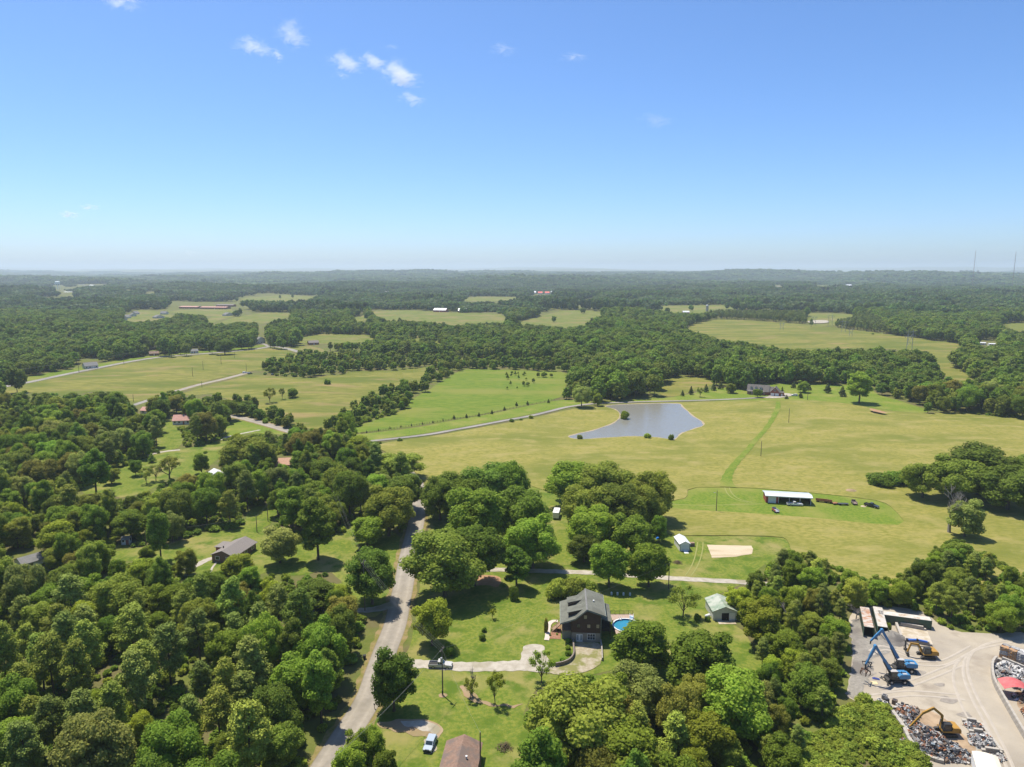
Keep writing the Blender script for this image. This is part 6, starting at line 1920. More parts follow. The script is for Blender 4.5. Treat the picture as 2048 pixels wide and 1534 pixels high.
MB().prism([(-.3, .1), (.3, .1), (.36, 1.0), (-.36, 1.0)], -.32, .32).build('tub', BLACKP, wb); MB().box(-.4, -.36, 1.0, .4, .36, 1.08).build('lid', BLACKP, wb)
for s in (-.25, .25): MB().tube([(s - .05, .3, .12), (s + .05, .3, .12)], .12, 8).build('wheel', TYRE, wb)
mbx = thing('mailbox', 'mailbox on a post by the dark tree at the roadside', 'mailbox', G(749, 1418), R(30))
MB().box(-.05, -.05, 0, .05, .05, 1.05).build('post', WOOD, mbx); MB().prism([(-.12, 1.05), (.12, 1.05), (.12, 1.2), (0, 1.3), (-.12, 1.2)], -.25, .25).build('box', BLACKP, mbx)
sw = thing('swing_frame', 'pale metal swing frame in the shade by the lawn', 'swing', G(217, 1104), R(10))
for s in (-1.3, 1.3):
    MB().bar((s, -.8, 0), (s, 0, 2.2), .08).bar((s, .8, 0), (s, 0, 2.2), .08).build('leg', GALV, sw)
MB().bar((-1.4, 0, 2.2), (1.4, 0, 2.2), .08).build('top_bar', GALV, sw)
ac = thing('propane_tank', 'white tank beside the green roofed shed', 'tank', G(1415, 1236), R(30))
MB().tube([(-.9, 0, .75), (-.7, 0, .75), (.7, 0, .75), (.9, 0, .75)], [.15, .42, .42, .15], 12).build('vessel', WHITE, ac)
for x in (-.5, .5): MB().box(x - .06, -.3, 0, x + .06, .3, .5).build('leg', GALV, ac)

# ---- scrap yard
CONT_G = mat('container_green', (.045, .09, .06), (.06, .115, .075), 1.5, rough=.6, c3=(.10, .10, .07), scale3=.4)
ROOF_RUST = mat('rusting_roof', (.52, .46, .40), (.42, .22, .13), .9, rough=.8, ramp=(.48, .55), stretch=(.5, 1.6, 1))
ROOF_PALE = mat('pale_container_roof', (.56, .53, .48), (.48, .43, .36), .8, rough=.7, c3=(.40, .28, .18), scale3=.5, f3=(.58, .68))
def container(label, loc, rz, L, m, mr, open_front=True, end=None):
    """front end at the origin, running back along +y"""
    c = thing('shipping_container', label, 'container', loc, rz)
    w, h = 2.44, 2.6
    for s in (-1, 1):
        mb = MB(); mb.box(s * w / 2 - .03, 0, .12, s * w / 2 + .03, L, h - .05)
        for k in range(int(L / .45)):
            y = .25 + k * .45
            mb.box(s * w / 2 + s * .035 - .03, y, .2, s * w / 2 + s * .035 + .03, y + .22, h - .15)
        mb.build('side_wall', m, c)
    mb = MB().box(-w / 2 + .05, .05, h - .06, w / 2 - .05, L - .05, h)
    for k in range(int(L / .6)):
        mb.box(-w / 2 + .1, .3 + k * .6, h + .002, w / 2 - .1, .5 + k * .6, h + .03)
    mb.build('roof', mr, c)
    MB().box(-w / 2 + .03, 0.02, .06, w / 2 - .03, L - .02, .14).build('floor', BLACKP, c)
    MB().box(-w / 2, L - .06, .12, w / 2, L, h).build('end_wall', end or m, c)
    mb = MB()
    for x in (-w / 2, w / 2):
        mb.box(x - .08, -.05, 0, x + .08, .1, h + .01)
    mb.box(-w / 2, -.05, h - .1, w / 2, .06, h + .012).box(-w / 2, -.05, 0, w / 2, .06, .15)
    mb.build('door_frame', m, c)
    if open_front:
        for s in (-1, 1):
            MB().box(s * w / 2 + s * .06 - .03, -1.1, .15, s * w / 2 + s * .06 + .03, -.06, h - .1).build('door_leaf', m, c)
    else:
        for s in (-1, 1):
            d = MB().box(s * .61 - .58, -.04, .16, s * .61 + .58, .02, h - .1).build('door_leaf', end or m, c)
            MB().tube([(s * .35, -.07, .2), (s * .35, -.07, h - .15)], .025, 6).build('lock_bar', GALV, d)
    return c
p, w, rz = site(1727, 1272, 1746, 1272.5)
container('green container with rust streaked pale roof, open and empty', p, R(-21), 12.2, CONT_G, ROOF_RUST)
p, w, rz = site(1755, 1271.5, 1773, 1272)
container('green container with plain pale roof beside the rusty one', p, R(-21), 12.2, CONT_G, ROOF_PALE)
A, B = G(1768, 1243), G(1860, 1255.5)
d = (B - A); ang = math.atan2(d.y, d.x)
container('long green container with a pale end standing across the back of the yard', B, ang + R(90), 12.9, CONT_G, ROOF_PALE, False, CREAM)
# concrete block bays
BL = {}
def block_mesh(L, H, W_):
    k = (round(L, 2), round(H, 2), round(W_, 2))
    if k not in BL:
        c = .03
        mb = MB().prism([(-L / 2 + c, 0), (L / 2 - c, 0), (L / 2, c), (L / 2, H - c), (L / 2 - c, H), (-L / 2 + c, H), (-L / 2, H - c), (-L / 2, c)], -W_ / 2, W_ / 2)
        me = bpy.data.meshes.new('block'); me.from_pydata(mb.v, [], mb.f); me.materials.append(CONC); BL[k] = me
    return BL[k]
def block_wall(label, pts, rows=2, L=1.5, H=.55, W_=.6, z0=0.0):
    o = thing('block_wall', label, 'wall', pts[0], 0)
    rg = random.Random(len(label))
    cum = [0]
    for a, b_ in zip(pts[:-1], pts[1:]): cum.append(cum[-1] + (b_ - a).length)
    n = max(1, round(cum[-1] / L)); l = cum[-1] / n
    for r_ in range(rows):
        for i in range(n):
            s = l * (i + .5)
            if r_ % 2 and i == n - 1: continue
            if r_ % 2: s += l / 2
            k = max(j for j in range(len(cum) - 1) if cum[j] <= s); t = (s - cum[k]) / (cum[k + 1] - cum[k])
            q = pts[k].lerp(pts[k + 1], t); d_ = pts[k + 1] - pts[k]
            c = bpy.data.objects.new('block', block_mesh(l - .03, H - .02, W_)); COL.objects.link(c); c.parent = o
            c.location = (q.x - pts[0].x, q.y - pts[0].y, z0 + r_ * H)
            c.rotation_euler = (0, 0, math.atan2(d_.y, d_.x) + rg.uniform(-.015, .015))
    return o
block_wall('block wall at the back of the square concrete bay', GP([(1795, 1250), (1852, 1261)]), 2)
block_wall('block wall along the gravel heap side of the square bay', GP([(1791, 1249), (1803, 1280)]), 2)
block_wall('block wall across the front of the square bay', GP([(1805, 1281), (1864, 1292)]), 2)
sheet('bay_floor', [GP([(1794, 1250), (1853, 1259), (1866, 1290), (1803, 1279)], 0)], CONC_P, .09, 4, None, None, 'tan dusty floor of the square bay')
q = lambda x, y: G(1740 + x / 6.65, 1360 + y / 6.65)
block_wall('low wall between the weedy bank and the scrap heap', [q(290, 430), q(440, 640), q(520, 810), q(650, 1000), q(850, 1075), q(980, 1110)], 1, 1.6, .8, .7)
block_wall('first cross wall of the scrap bays by the yard road', [q(1220, 550), q(1470, 590)], 2)
block_wall('middle cross wall of the scrap bays', [q(1310, 690), q(1560, 730)], 2)
block_wall('last cross wall of the scrap bays before the cream roof', [q(1480, 945), q(1760, 985)], 2)
block_wall('long side wall of the scrap bays along the yard road', [q(1485, 595), q(1600, 770), q(1755, 965)], 1)
block_wall('tall curved wall bounding the yard road', catmull(GP([(1994, 1321), (1985, 1332), (1984, 1348), (1988, 1368), (2000, 1392), (2018, 1424), (2040, 1462), (2070, 1510)]), 3), 2, 1.6, .8, .5)
block_wall('wall between the bales and the pale scrap', GP([(1996, 1322), (2020, 1332), (2046, 1343), (2070, 1353)]), 2, 1.6, .8, .5)

SCRAP = [mat('scrap_white', (.54, .52, .49), rough=.6), mat('scrap_grey', (.27, .26, .25), rough=.6), mat('scrap_dark', (.05, .05, .055), rough=.6), RUST, mat('scrap_blue', (.20, .24, .27), rough=.6), mat('scrap_orange', (.55, .20, .08), rough=.6), mat('scrap_silver', (.40, .39, .37), rough=.45), mat('scrap_brown', (.16, .115, .085), rough=.85)]
def heap(label, poly, height, n, weights, smax=1.0, seed=1, name='scrap_heap'):
    rg = np.random.default_rng(seed)
    P = [(p.x, p.y) for p in poly]
    a = np.array(P); lo, hi = a.min(0), a.max(0)
    V, F, Mi = [], [], []
    cnt_ = 0
    edges = [(Vector(P[i]), Vector(P[(i + 1) % len(P)])) for i in range(len(P))]
    while cnt_ < n:
        x, y = rg.uniform(lo[0], hi[0]), rg.uniform(lo[1], hi[1])
        if not pip(np.array([x]), np.array([y]), P)[0]: continue
        cnt_ += 1
        dm = 9e9
        for e0, e1 in edges:
            d_ = e1 - e0; t = max(0, min(1, (Vector((x, y)) - e0).dot(d_) / d_.length_squared)); dm = min(dm, (e0 + d_ * t - Vector((x, y))).length)
        top = height * min(1, dm / (height * 1.1)) ** .8
        z = top * rg.uniform(.35, 1.0)
        s = smax * rg.uniform(.25, 1.0) ** 1.3
        u = rg.random()
        if u < .4: dims = np.array([s, s * rg.uniform(.4, .9), s * rg.uniform(.3, .7)])
        elif u < .75: dims = np.array([s * 1.2, s * rg.uniform(.4, .9), .04])
        else: dims = np.array([s * 2.0, .09, .09])
        Q, _ = np.linalg.qr(rg.normal(size=(3, 3)))
        if u > .75:
            Q[2] *= .35
        c = np.array([[i, j, k] for i in (-.5, .5) for j in (-.5, .5) for k in (-.5, .5)]) * dims * rg.uniform(.8, 1.2, (8, 3))
        c = c @ Q.T + np.array([x, y, max(z, .12 + dims[2] / 2)])
        c[:, 2] = np.maximum(c[:, 2], .05)
        o0 = len(V); V += c.tolist()
        F += [tuple(o0 + i for i in f) for f in ((0, 1, 3, 2), (4, 6, 7, 5), (0, 4, 5, 1), (2, 3, 7, 6), (0, 2, 6, 4), (1, 5, 7, 3))]
        Mi += [int(rg.choice(len(SCRAP), p=np.array(weights) / sum(weights)))] * 6
    me = bpy.data.meshes.new(name); me.from_pydata(V, [], F)
    for m in SCRAP: me.materials.append(m)
    me.polygons.foreach_set('material_index', np.array(Mi, np.int32))
    o = bpy.data.objects.new(name, me); COL.objects.link(o)
    return tag(o, label, 'scrap heap', None, 'stuff')
MIXED = (2.4, 5, 6, 3, 2, .5, 4, 4)
heap('big heap of tangled mixed metal scrap below the yellow excavator', [q(450, 650), q(640, 640), q(800, 655), q(900, 730), q(1040, 840), q(1230, 930), q(1340, 1030), q(1340, 1120), q(1000, 1100), q(850, 1075), q(660, 990), q(560, 870)], 2.2, 2600, MIXED, .95, 1)
heap('heap of old appliances and motors beside the low wall', [q(300, 410), q(400, 370), q(620, 370), q(660, 500), q(600, 560), q(420, 520)], 1.5, 520, (3, 4, 5, 4, 1, .8, 2, 4), .95, 2)
heap('small heap of scrap at the foot of the excavator bucket', [q(430, 560), q(640, 570), q(780, 640), q(640, 660), q(470, 640)], .7, 220, MIXED, .8, 3)
heap('little scrap heap behind the first bay wall', [q(1240, 590), q(1480, 610), q(1540, 680), q(1300, 660)], 1.2, 300, (6, 4, 5, 2, 2, .3, 3, 2), .8, 4)
heap('pale scrap heap in the middle bay', [q(1300, 740), q(1560, 750), q(1680, 880), q(1480, 920), q(1320, 850)], 1.7, 620, (8, 5, 3, 1.5, 2, .3, 4, 2), .9, 5)
heap('scattered scrap spilling beyond the last bay wall', [q(1560, 1000), q(1740, 1000), q(1820, 1060), q(1720, 1100), q(1600, 1060)], .7, 260, (5, 5, 3, 2, 1, .3, 3, 2), .7, 6)
heap('loose scrap thrown over the low wall onto the weeds', [q(390, 790), q(500, 820), q(560, 920), q(470, 920), q(400, 860)], .9, 200, (6, 5, 2, 2, 1, .3, 3, 2), .7, 7)
heap('heap of long white aluminium lengths inside the curved wall', GP([(1990, 1333), (2004, 1326), (2048, 1345), (2090, 1362), (2090, 1392), (2048, 1384), (2010, 1370), (1992, 1352)]), 1.9, 900, (12, 4, 4, 1, .5, .2, 6, 1), 1.35, 8)
heap('dark tangle of scrap under the red canopy', GP([(2020, 1392), (2048, 1388), (2080, 1388), (2080, 1408), (2040, 1408)]), 1.3, 260, (3, 3, 9, 4, 0, .5, 2, 4), .9, 9)
heap('red and brown bits strewn behind the curved wall', GP([(2040, 1420), (2060, 1416), (2075, 1440), (2052, 1445)]), .5, 120, (2, 1, 3, 6, 0, 3, 1, 4), .8, 10)
# bales
BALE = [mat('bale_silver', (.50, .50, .49), (.22, .21, .20), 3.5, rough=.5, detail=6), mat('bale_dark', (.16, .15, .145), (.34, .33, .32), 3.5, rough=.6, detail=6), mat('bale_orange', (.52, .25, .05), (.25, .22, .20), 2.5, rough=.6, detail=6), mat('bale_white', (.64, .63, .61), (.36, .34, .32), 3.0, rough=.6, detail=6)]
def lump(L, W_, H, seed):
    rg = np.random.default_rng(seed); mb = MB(); n = 4
    v = []; idx_ = {}
    f = []
    def vid(i, j, k):
        if (i, j, k) not in idx_:
            idx_[(i, j, k)] = len(v)
            v.append((L * (i / n - .5) + rg.normal() * .05, W_ * (j / n - .5) + rg.normal() * .05, H * k / n + (rg.normal() * .05 if k else 0)))
        return idx_[(i, j, k)]
    for a in range(n):
        for b_ in range(n):
            f += [(vid(a, b_, n), vid(a + 1, b_, n), vid(a + 1, b_ + 1, n), vid(a, b_ + 1, n)), (vid(a, 0, b_), vid(a + 1, 0, b_), vid(a + 1, 0, b_ + 1), vid(a, 0, b_ + 1)),
                  (vid(a + 1, n, b_), vid(a, n, b_), vid(a, n, b_ + 1), vid(a + 1, n, b_ + 1)), (vid(0, a + 1, b_), vid(0, a, b_), vid(0, a, b_ + 1), vid(0, a + 1, b_ + 1)), (vid(n, a, b_), vid(n, a + 1, b_), vid(n, a + 1, b_ + 1), vid(n, a, b_ + 1))]
    return v, f
LUMPS = []
for s in range(4):
    v, f = lump(1.75, 1.2, .95, s)
    for m in BALE:
        me = bpy.data.meshes.new('bale'); me.from_pydata(v, [], f); me.materials.append(m); LUMPS.append((s, m.name, me))
d0 = G(1999, 1312); d1 = G(2075, 1340)
u_ = (d1 - d0).normalized(); v_ = Vector((-u_.y, u_.x, 0))
rg = random.Random(5)
for row, (off, lay, n) in enumerate(((0.0, 3, 7), (1.45, 3, 7), (2.9, 2, 7), (5.4, 1, 6))):
    for k in range(n):
        for l in range(lay):
            mn = 'bale_orange' if (row == 0 and k < 2 and rg.random() < .75) else rg.choice(['bale_silver', 'bale_dark', 'bale_white', 'bale_silver'])
            me = rg.choice([x for x in LUMPS if x[1] == mn])[2]
            o = bpy.data.objects.new('scrap_bale', me); COL.objects.link(o)
            pp = d0 + u_ * (k * 1.85 + .9 + (.4 if row == 3 else 0) + (3.0 if row == 3 else 0)) + v_ * off
            o.location = (pp.x, pp.y, .06 + l * .97); o.rotation_euler = (0, 0, math.atan2(u_.y, u_.x) + rg.uniform(-.06, .06))
            lab = {'bale_orange': 'orange streaked crushed metal bale at the end of the stack', 'bale_silver': 'silvery crushed metal bale in the stack by the yard road', 'bale_dark': 'dark crushed metal bale in the stack by the yard road', 'bale_white': 'whitish crushed metal bale in the stack by the yard road'}[mn]
            tag(o, lab, 'bale', mn.replace('bale_', '') + ' bales in the stack')
# red canopy
p, w, rz = site(2014, 1396, 2052, 1404)
rc = thing('canopy', 'faded red curved canopy over scrap inside the wall', 'canopy', p, R(-14))
mb = MB(); prv = None
arc = [(-2.6 + 5.2 * i / 10, 2.4 + .8 * math.sin(math.pi * i / 10)) for i in range(11)]
mb.prism(arc + [(a, z - .05) for a, z in arc[::-1]], 0, 4.2)
mb.build('cover', mat('faded_red', (.50, .10, .10), (.56, .15, .14), .8, rough=.6), rc)
for x in (-2.5, 2.5):
    for y in (.1, 4.1): MB().tube([(x, y, 0), (x, y, 2.4)], .05, 6).build('post', GALV, rc)
# cream roof at the corner
p, w, rz = site(1948, 1548, 1996, 1552)
cb = thing('cargo_box', 'cream curved roof of a tall box body beside the scrap heap', 'truck body', p, R(-24))
arc = [(-2.2, 2.7), (-1.4, 2.95), (0, 3.05), (1.4, 2.95), (2.2, 2.7)]
MB().box(-2.15, -6, .3, 2.15, 2.6, 2.7).build('body', WHITE, cb); MB().prism(arc + [(a, z - .1) for a, z in arc[::-1]], -6.1, 2.7).build('roof', mat('cream_roof', (.68, .63, .52), (.63, .58, .47), .5, rough=.5), cb)
for s in (-1.9, 1.9):
    for y in (-4, 1): MB().tube([(s - .15, y, .4), (s + .15, y, .4)], .4, 12).build('wheel', TYRE, cb)
# loose old appliances
AG = 'old appliances at the yard edge'
for i, (x, y, w_, h_, c) in enumerate(((125, 300, .8, .9, 0), (190, 255, 1.0, 1.1, 1), (215, 300, .9, 1.1, 2), (200, 335, .9, .8, 0), (255, 370, .8, .7, 1), (325, 320, 1.0, 1.1, 7), (380, 365, .9, .8, 0), (430, 340, .6, .7, 2))):
    o = thing('old_appliance', ['white boxy old appliance lying at the yard edge', 'grey boxy old appliance lying at the yard edge', 'dark boxy old appliance standing at the yard edge', '', '', '', '', 'brown boxy old boiler at the yard edge'][c], 'appliance', q(x, y), i * .8, AG)
    MB().box(-w_ / 2, -w_ / 2, .05, w_ / 2, w_ / 2, h_).build('casing', SCRAP[c], o); MB().tube([(0, -w_ / 2 - .02, h_ * .5), (0, -w_ / 2 + .01, h_ * .5)], w_ * .3, 12).build('drum_door', SCRAP[2], o)
    MB().box(-w_ * .35, -w_ * .35, h_ + .003, w_ * .35, w_ * .35, h_ + .02).build('lid', SCRAP[2], o)
ply = thing('plywood_sheet', 'pale plywood sheet lying on the yard before the blue machine', 'board', G(1748, 1366), R(-12))
MB().box(-.75, -.6, .07, .75, .6, .1).build('panel', mat('plywood', (.66, .54, .32), (.60, .48, .27), 2), ply)
tb = thing('tarpaulin', 'dark blue sheet of plastic lying under the front blue machine arm', 'tarpaulin', G(1752, 1358), R(-20))
MB().prism([(-.8, .07), (-.3, .22), (.4, .14), (.8, .07)], -.4, .4).build('sheet', mat('navy_tarp', (.03, .045, .20), rough=.5), tb)
gb = thing('grab', 'spare red and black grab lying on the yard under the blue machines', 'grab', G(1734, 1332), 0)
MB().tube([(0, 0, .9), (0, 0, 1.9)], [.3, .2], 8).build('head', mat('grab_red', (.35, .06, .05), rough=.6), gb)
for k in range(5):
    a = k * 1.257
    MB().tube([(.3 * math.cos(a), .3 * math.sin(a), 1.1), (1.1 * math.cos(a), 1.1 * math.sin(a), .9), (.9 * math.cos(a), .9 * math.sin(a), .1)], [.14, .16, .05], 6).build('claw', BLACKP, gb)

BLUE = mat('machine_blue', (.045, .19, .38), (.06, .21, .40), 1.5, rough=.4, c3=(.10, .16, .24), scale3=.8, f3=(.6, .75), coat=.2)
DSTEEL = mat('dark_machine_steel', (.06, .058, .055), rough=.6)
def handler(label, loc, rz, elbow, tip, grab=True):
    h = thing('material_handler', label, 'machine', loc, rz)
    MB().box(-2.3, -1.0, .55, 2.3, 1.0, 1.0).build('chassis', DSTEEL, h)
    for x in (-1.6, 1.5):
        for s in (-1, 1):
            w_ = MB().tube([(x, s * .8, .58), (x, s * 1.35, .58)], .58, 16).build('wheel', TYRE, h); y0, y1 = sorted((s * 1.3, s * 1.37)); MB().tube([(x, y0, .58), (x, y1, .58)], .3, 12).build('rim', RIM, w_)
    for x in (-2.5, 2.5):
        for s in (-1, 1):
            MB().bar((x, s * .6, .8), (x, s * 1.6, .5), .2).box(x - .25, s * 1.6 - .25, .06, x + .25, s * 1.6 + .25, .16).build('outrigger', DSTEEL, h)
    MB().tube([(0, 0, 1.0), (0, 0, 1.35)], .85, 20).build('turntable', DSTEEL, h)
    MB().box(-2.6, -1.25, 1.35, 1.6, 1.25, 1.55).build('deck', DSTEEL, h)
    MB().prism([(-2.9, 1.5), (-.4, 1.5), (-.1, 2.1), (-.6, 2.55), (-2.6, 2.55), (-2.9, 2.2)], .35, 1.27).build('engine_cover', BLUE, h)
    MB().prism([(-2.9, 1.5), (-.4, 1.5), (-.2, 2.0), (-.8, 2.35), (-2.6, 2.35), (-2.9, 2.1)], -1.27, -.35).build('tank_cover', BLUE, h)
    MB().box(-3.0, -1.0, 1.5, -2.55, 1.0, 2.3).build('counterweight', BLUE, h)
    MB().box(-2.4, -.34, 1.55, -.4, .34, 2.15).build('engine_bay', DSTEEL, h)
    MB().box(-2.2, .5, 2.56, -1.2, 1.1, 2.62).build('hood_grille', mat('machine_grey', (.40, .40, .40), rough=.5), h)
    MB().tube([(-1.0, .6, 2.5), (-1.0, .6, 3.1)], .08, 8).build('exhaust', DSTEEL, h)
    cb_ = MB().prism([(.3, 1.6), (1.9, 1.6), (2.0, 2.2), (1.75, 3.35), (.3, 3.35)], .35, 1.3).build('cab', DSTEEL, h)
    MB().box(.25, .3, 3.36, 1.85, 1.35, 3.44).build('cab_roof', mat('cab_roof_grey', (.42, .40, .38), rough=.6), cb_)
    MB().box(.5, 1.3, 2.1, 1.6, 1.32, 3.2).box(.5, .33, 2.1, 1.6, .35, 3.2).build('cab_glass', CARGLASS, cb_)
    MB().prism([(2.02, 2.15), (1.79, 3.25), (1.81, 3.25), (2.04, 2.15)], .45, 1.2).build('windscreen', CARGLASS, cb_)
    mb = MB()
    for x in (.4, 1.0, 1.6): mb.bar((x, -1.2, 1.55), (x, -1.2, 2.6), .05)
    mb.bar((.4, -1.2, 2.6), (1.6, -1.2, 2.6), .05); mb.build('guard_rail', DSTEEL, h)
    b0 = Vector((.7, 0, 2.2)); e = Vector((elbow[0], 0, elbow[1])); tp_ = Vector((tip[0], 0, tip[1]))
    MB().bar(b0, b0.lerp(e, .5), .5, .75).bar(b0.lerp(e, .45), e, .42, .6).build('boom', BLUE, h)
    MB().bar(e, e.lerp(tp_, .6), .4, .55).bar(e.lerp(tp_, .55), tp_, .32, .38).build('stick', BLUE, h)
    MB().tube([e - Vector((0, .35, 0)), e + Vector((0, .35, 0))], .38, 12).build('elbow_pin', BLUE, h)
    for s in (-.32, .32):
        MB().tube([(1.2, s, 1.8), b0.lerp(e, .45) + Vector((.3, s, -.2))], .1, 8).build('hydraulic_ram', DSTEEL, h)
    MB().tube([b0.lerp(e, .72) + Vector((.4, 0, -.3)), e.lerp(tp_, .3) + Vector((-.3, 0, 0))], .1, 8).build('stick_ram', GALV, h)
    if grab:
        g = MB().tube([tp_, tp_ - Vector((0, 0, .9)), tp_ - Vector((0, 0, 1.4))], [.14, .2, .35], 8).build('grab_head', DSTEEL, h)
        for k in range(5):
            a = k * 1.257; c_, s_ = math.cos(a), math.sin(a); z = tp_.z - 1.4
            MB().tube([(tp_.x + .3 * c_, .3 * s_, z + .1), (tp_.x + 1.05 * c_, 1.05 * s_, z - .15), (tp_.x + 1.15 * c_, 1.15 * s_, z - .8), (tp_.x + .75 * c_, .75 * s_, z - 1.4)], [.13, .17, .14, .05], 6).build('claw', mat('claw_brown', (.15, .09, .06), rough=.8), g)
    else:
        MB().tube([tp_, tp_ - Vector((0, 0, .7))], [.12, .2], 8).build('hook', DSTEEL, h)
    return h
handler('blue material handler in front, its claw grab hanging over the yard', G(1790, 1364), R(180), (5.4, 9.2), (7.3, 4.6))
handler('blue material handler behind, its arm reaching up to the pale roofed container', G(1805, 1341), R(172), (5.5, 10.2), (7.9, 7.2), False)

YEL = mat('machine_yellow', (.42, .235, .03), (.36, .195, .035), 1.5, rough=.45, c3=(.26, .15, .06), scale3=.9, f3=(.55, .7), coat=.15)
def excavator(label, loc, rz, boom, m=YEL, body_m=None):
    h = thing('excavator', label, 'excavator', loc, rz)
    for s in (-1, 1):
        t = MB().prism([(-1.6, .1), (1.6, .1), (1.9, .4), (1.6, .75), (-1.6, .75), (-1.9, .4)], s * 1.15 - .28, s * 1.15 + .28).build('track', DSTEEL, h)
        for k in range(5): MB().tube([(-1.3 + k * .65, s * 1.45 - .02, .42), (-1.3 + k * .65, s * 1.45 + .02, .42)], .2, 10).build('roller', BLACKP, t)
    MB().box(-.9, -.9, .4, .9, .9, .85).build('undercarriage', DSTEEL, h); MB().tube([(0, 0, .85), (0, 0, 1.05)], .8, 16).build('turntable', DSTEEL, h)
    MB().prism([(-2.1, 1.1), (1.2, 1.1), (1.2, 1.4), (-.6, 1.5), (-.8, 2.2), (-1.9, 2.2), (-2.2, 1.8)], -1.25, 1.25).build('body', body_m or m, h)
    MB().prism([(-2.45, 1.05), (-2.0, 1.05), (-2.0, 2.1), (-2.25, 2.1), (-2.45, 1.7)], -1.25, 1.25).build('counterweight', m, h)
    c = MB().prism([(-.5, 1.4), (1.15, 1.4), (1.2, 2.0), (.95, 2.95), (-.5, 2.95)], .25, 1.22).build('cab', DSTEEL, h)
    MB().box(-.3, 1.22, 1.9, .9, 1.235, 2.8).box(-.3, .235, 1.9, .9, .25, 2.8).build('cab_glass', CARGLASS, c)
    MB().box(-.55, .2, 2.95, 1.0, 1.27, 3.02).build('cab_roof', BLACKP, c)
    P = [Vector((a, -.1, b_)) for a, b_ in boom]
    mb = MB()
    for a, b_ in zip(P[:-2], P[1:-1]): mb.bar(a, b_ + (b_ - a).normalized() * .15, .34, .5)
    mb.build('boom', m, h)
    MB().bar(P[-2], P[-1], .28, .36).build('stick', m, h)
    MB().tube([P[0].lerp(P[1], .1) + Vector((.5, 0, -.4)), P[0].lerp(P[1], .8) + Vector((.25, 0, -.2))], .09, 8).build('boom_ram', GALV, h)
    e = P[-1]
    MB().prism([(e.x - .1, e.z + .15), (e.x + .35, e.z - .1), (e.x + .2, e.z - .75), (e.x - .45, e.z - .85), (e.x - .3, e.z - .3)], -.55, .35).build('bucket', DSTEEL, h)
    return h
excavator('yellow excavator with black cab reaching its arm onto the scrap heap', G(1891, 1468), R(176), [(1.0, 1.6), (1.0, 4.2), (2.9, 5.8), (4.9, 4.6), (7.3, 1.3)])
excavator('smaller yellow excavator before the square concrete bay', G(1852, 1314), R(176), [(1.0, 1.5), (2.2, 3.3), (3.9, 3.5), (4.6, 1.2)], YEL)
bb = thing('spare_boom', 'bright blue spare machine boom lying on the bay wall', 'machine part', G(1832, 1291), R(-12))
MB().bar((-2.2, 0, 1.35), (.2, 0, 1.6), .4, .4).bar((.2, 0, 1.6), (2.6, 0, 1.3), .4, .4).build('arm', mat('bright_blue', (.05, .16, .55), rough=.4), bb)
MB().tube([(-2.2, -.25, 1.35), (-2.2, .25, 1.35)], .3, 10).tube([(.2, -.25, 1.6), (.2, .25, 1.6)], .3, 10).build('pin_eye', BLACKP, bb)
at = thing('attachment', 'dark grapple attachment standing by the corner of the bay', 'machine part', G(1811, 1300), R(20))
MB().box(-.4, -.3, .05, .4, .3, .5).bar((0, 0, .5), (-.3, 0, 2.6), .25).build('mast', DSTEEL, at); MB().tube([(-.3, -.4, 2.3), (-.9, -.2, 1.3), (-.5, 0, .4)], [.1, .12, .05], 6).build('claw', DSTEEL, at)

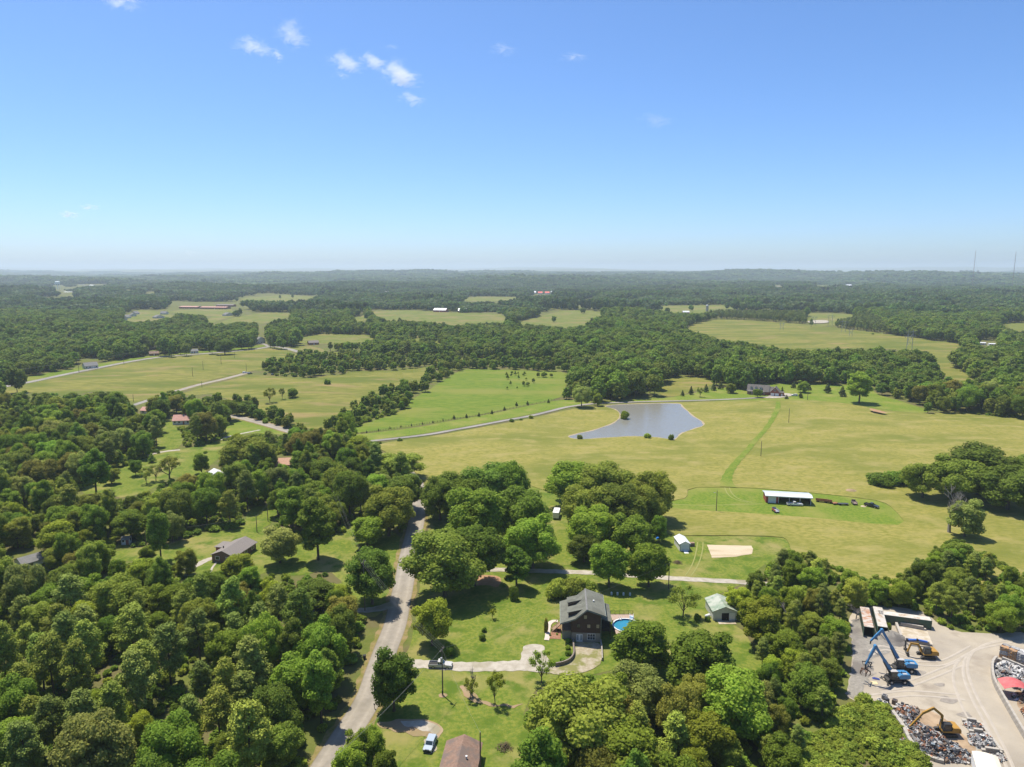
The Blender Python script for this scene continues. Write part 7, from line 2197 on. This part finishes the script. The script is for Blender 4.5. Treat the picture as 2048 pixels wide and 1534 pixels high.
# ================================================================== clouds
def cloud(px, py, w, h, dens, label, seed, thr=.5):
    r = (px - CX) / FPX; d = (py - CY) / FPX
    dirv = Vector((r, CP - d * SP, -SP - d * CP)).normalized()
    dist = min(1300 / max(dirv.z, .05), 9000)
    c = Vector((0, 0, CAMH)) + dirv * dist
    k = dist / FPX
    v, f = ico(3)
    sx, sz = w * k * 1.2, h * k * .85
    me = bpy.data.meshes.new('cloud'); me.from_pydata((v * np.array([sx, (sx + sz) * .4, sz])).tolist(), [], f)
    m = bpy.data.materials.new('cloud_vapour'); m.use_nodes = True; nt = m.node_tree; N, L = nt.nodes, nt.links
    N.remove(N['Principled BSDF'])
    pv = N.new('ShaderNodeVolumePrincipled'); pv.inputs['Color'].default_value = (1, 1, 1, 1); pv.inputs['Anisotropy'].default_value = .35
    tc = N.new('ShaderNodeTexCoord'); nz = N.new('ShaderNodeTexNoise'); nz.inputs['Scale'].default_value = 2.9 / max(sx, sz); nz.inputs['Detail'].default_value = 9; nz.inputs['Roughness'].default_value = .72; nz.inputs['Distortion'].default_value = .9
    nz.noise_dimensions = '4D'; nz.inputs['W'].default_value = seed * 3.7
    mq = N.new('ShaderNodeMapping'); mq.inputs['Rotation'].default_value = (0, .5, 0); mq.inputs['Scale'].default_value = (.75, 1, 1.5); L.new(tc.outputs['Object'], mq.inputs[0]); L.new(mq.outputs[0], nz.inputs['Vector'])
    mp = N.new('ShaderNodeMapping'); mp.inputs['Scale'].default_value = (1 / sx, 1 / ((sx + sz) * .4), 1 / sz); L.new(tc.outputs['Object'], mp.inputs[0])
    ln = N.new('ShaderNodeVectorMath'); ln.operation = 'LENGTH'; L.new(mp.outputs[0], ln.inputs[0])
    fo = N.new('ShaderNodeMapRange'); fo.inputs['From Min'].default_value = .05; fo.inputs['From Max'].default_value = 1.0; fo.inputs['To Min'].default_value = .13; fo.inputs['To Max'].default_value = -.30
    L.new(ln.outputs['Value'], fo.inputs['Value'])
    ad = N.new('ShaderNodeMath'); ad.operation = 'ADD'; L.new(nz.outputs['Fac'], ad.inputs[0]); L.new(fo.outputs[0], ad.inputs[1])
    mr = N.new('ShaderNodeMapRange'); mr.inputs['From Min'].default_value = thr; mr.inputs['From Max'].default_value = thr + .26; mr.inputs['To Max'].default_value = dens * .85 / sx; L.new(ad.outputs[0], mr.inputs['Value'])
    L.new(mr.outputs[0], pv.inputs['Density']); L.new(pv.outputs[0], N['Material Output'].inputs['Volume'])
    me.materials.append(m)
    o = bpy.data.objects.new('cloud', me); COL.objects.link(o); o.location = c
    o.rotation_euler = (0, 0, -math.atan2(dirv.x, dirv.y))
    tag(o, label, 'cloud', 'small fair weather clouds')
CL = [(508, 92, 62, 40, 5, 'small ragged cloud, lower of the western pair'), (583, 70, 50, 70, 3, 'tall wispy cloud, higher of the western pair'), (555, 112, 22, 26, 3, 'tiny puff between the western pair'), (690, 126, 58, 48, 6, 'bright ragged cloud touching a smaller one'), (744, 124, 54, 36, 6, 'small flat cloud beside the bright ragged one'), (680, 152, 36, 14, 2.5, 'faint streak under the bright ragged cloud'),
      (797, 152, 70, 62, 9, 'fullest and brightest of the small clouds'), (820, 200, 54, 32, 4, 'wisp hanging below the fullest cloud'), (1002, 101, 52, 30, 2.2, 'thin slanting wisp alone in the blue'), (1142, 116, 54, 20, 4, 'small flat cloud alone toward the east'), (1306, 243, 76, 34, 1.3, 'barely visible veil low in the east'), (238, 4, 56, 36, 5, 'cloud cut by the top of the view'), (136, 430, 32, 18, 9, 'tiny cloud low in the west'), (176, 415, 34, 14, 8, 'tiny flat cloud above another low in the west'), (375, 508, 44, 20, 3, 'faint puff near the horizon'), (785, 93, 34, 18, 1.6, 'faint speck above the bright clouds')]
for i, a in enumerate(CL):
    cloud(*a[:5], a[5], i + 1)

# ================================================================== haze
HZ = bpy.data.materials.new('summer_haze')
HZ.use_nodes = True
hn = HZ.node_tree
hn.nodes.remove(hn.nodes['Principled BSDF'])
pv = hn.nodes.new('ShaderNodeVolumePrincipled')
pv.inputs['Color'].default_value = (.77, .885, 1.0, 1)
pv.inputs['Density'].default_value = 0.000085
pv.inputs['Anisotropy'].default_value = 0.2
hn.links.new(pv.outputs[0], hn.nodes['Material Output'].inputs['Volume'])
mb = MB().box(-31000, -1200, -75, 31000, 31000, 245)
o = mb.build('haze', HZ)
tag(o, 'pale blue summer haze over the whole landscape', None, None, 'stuff')
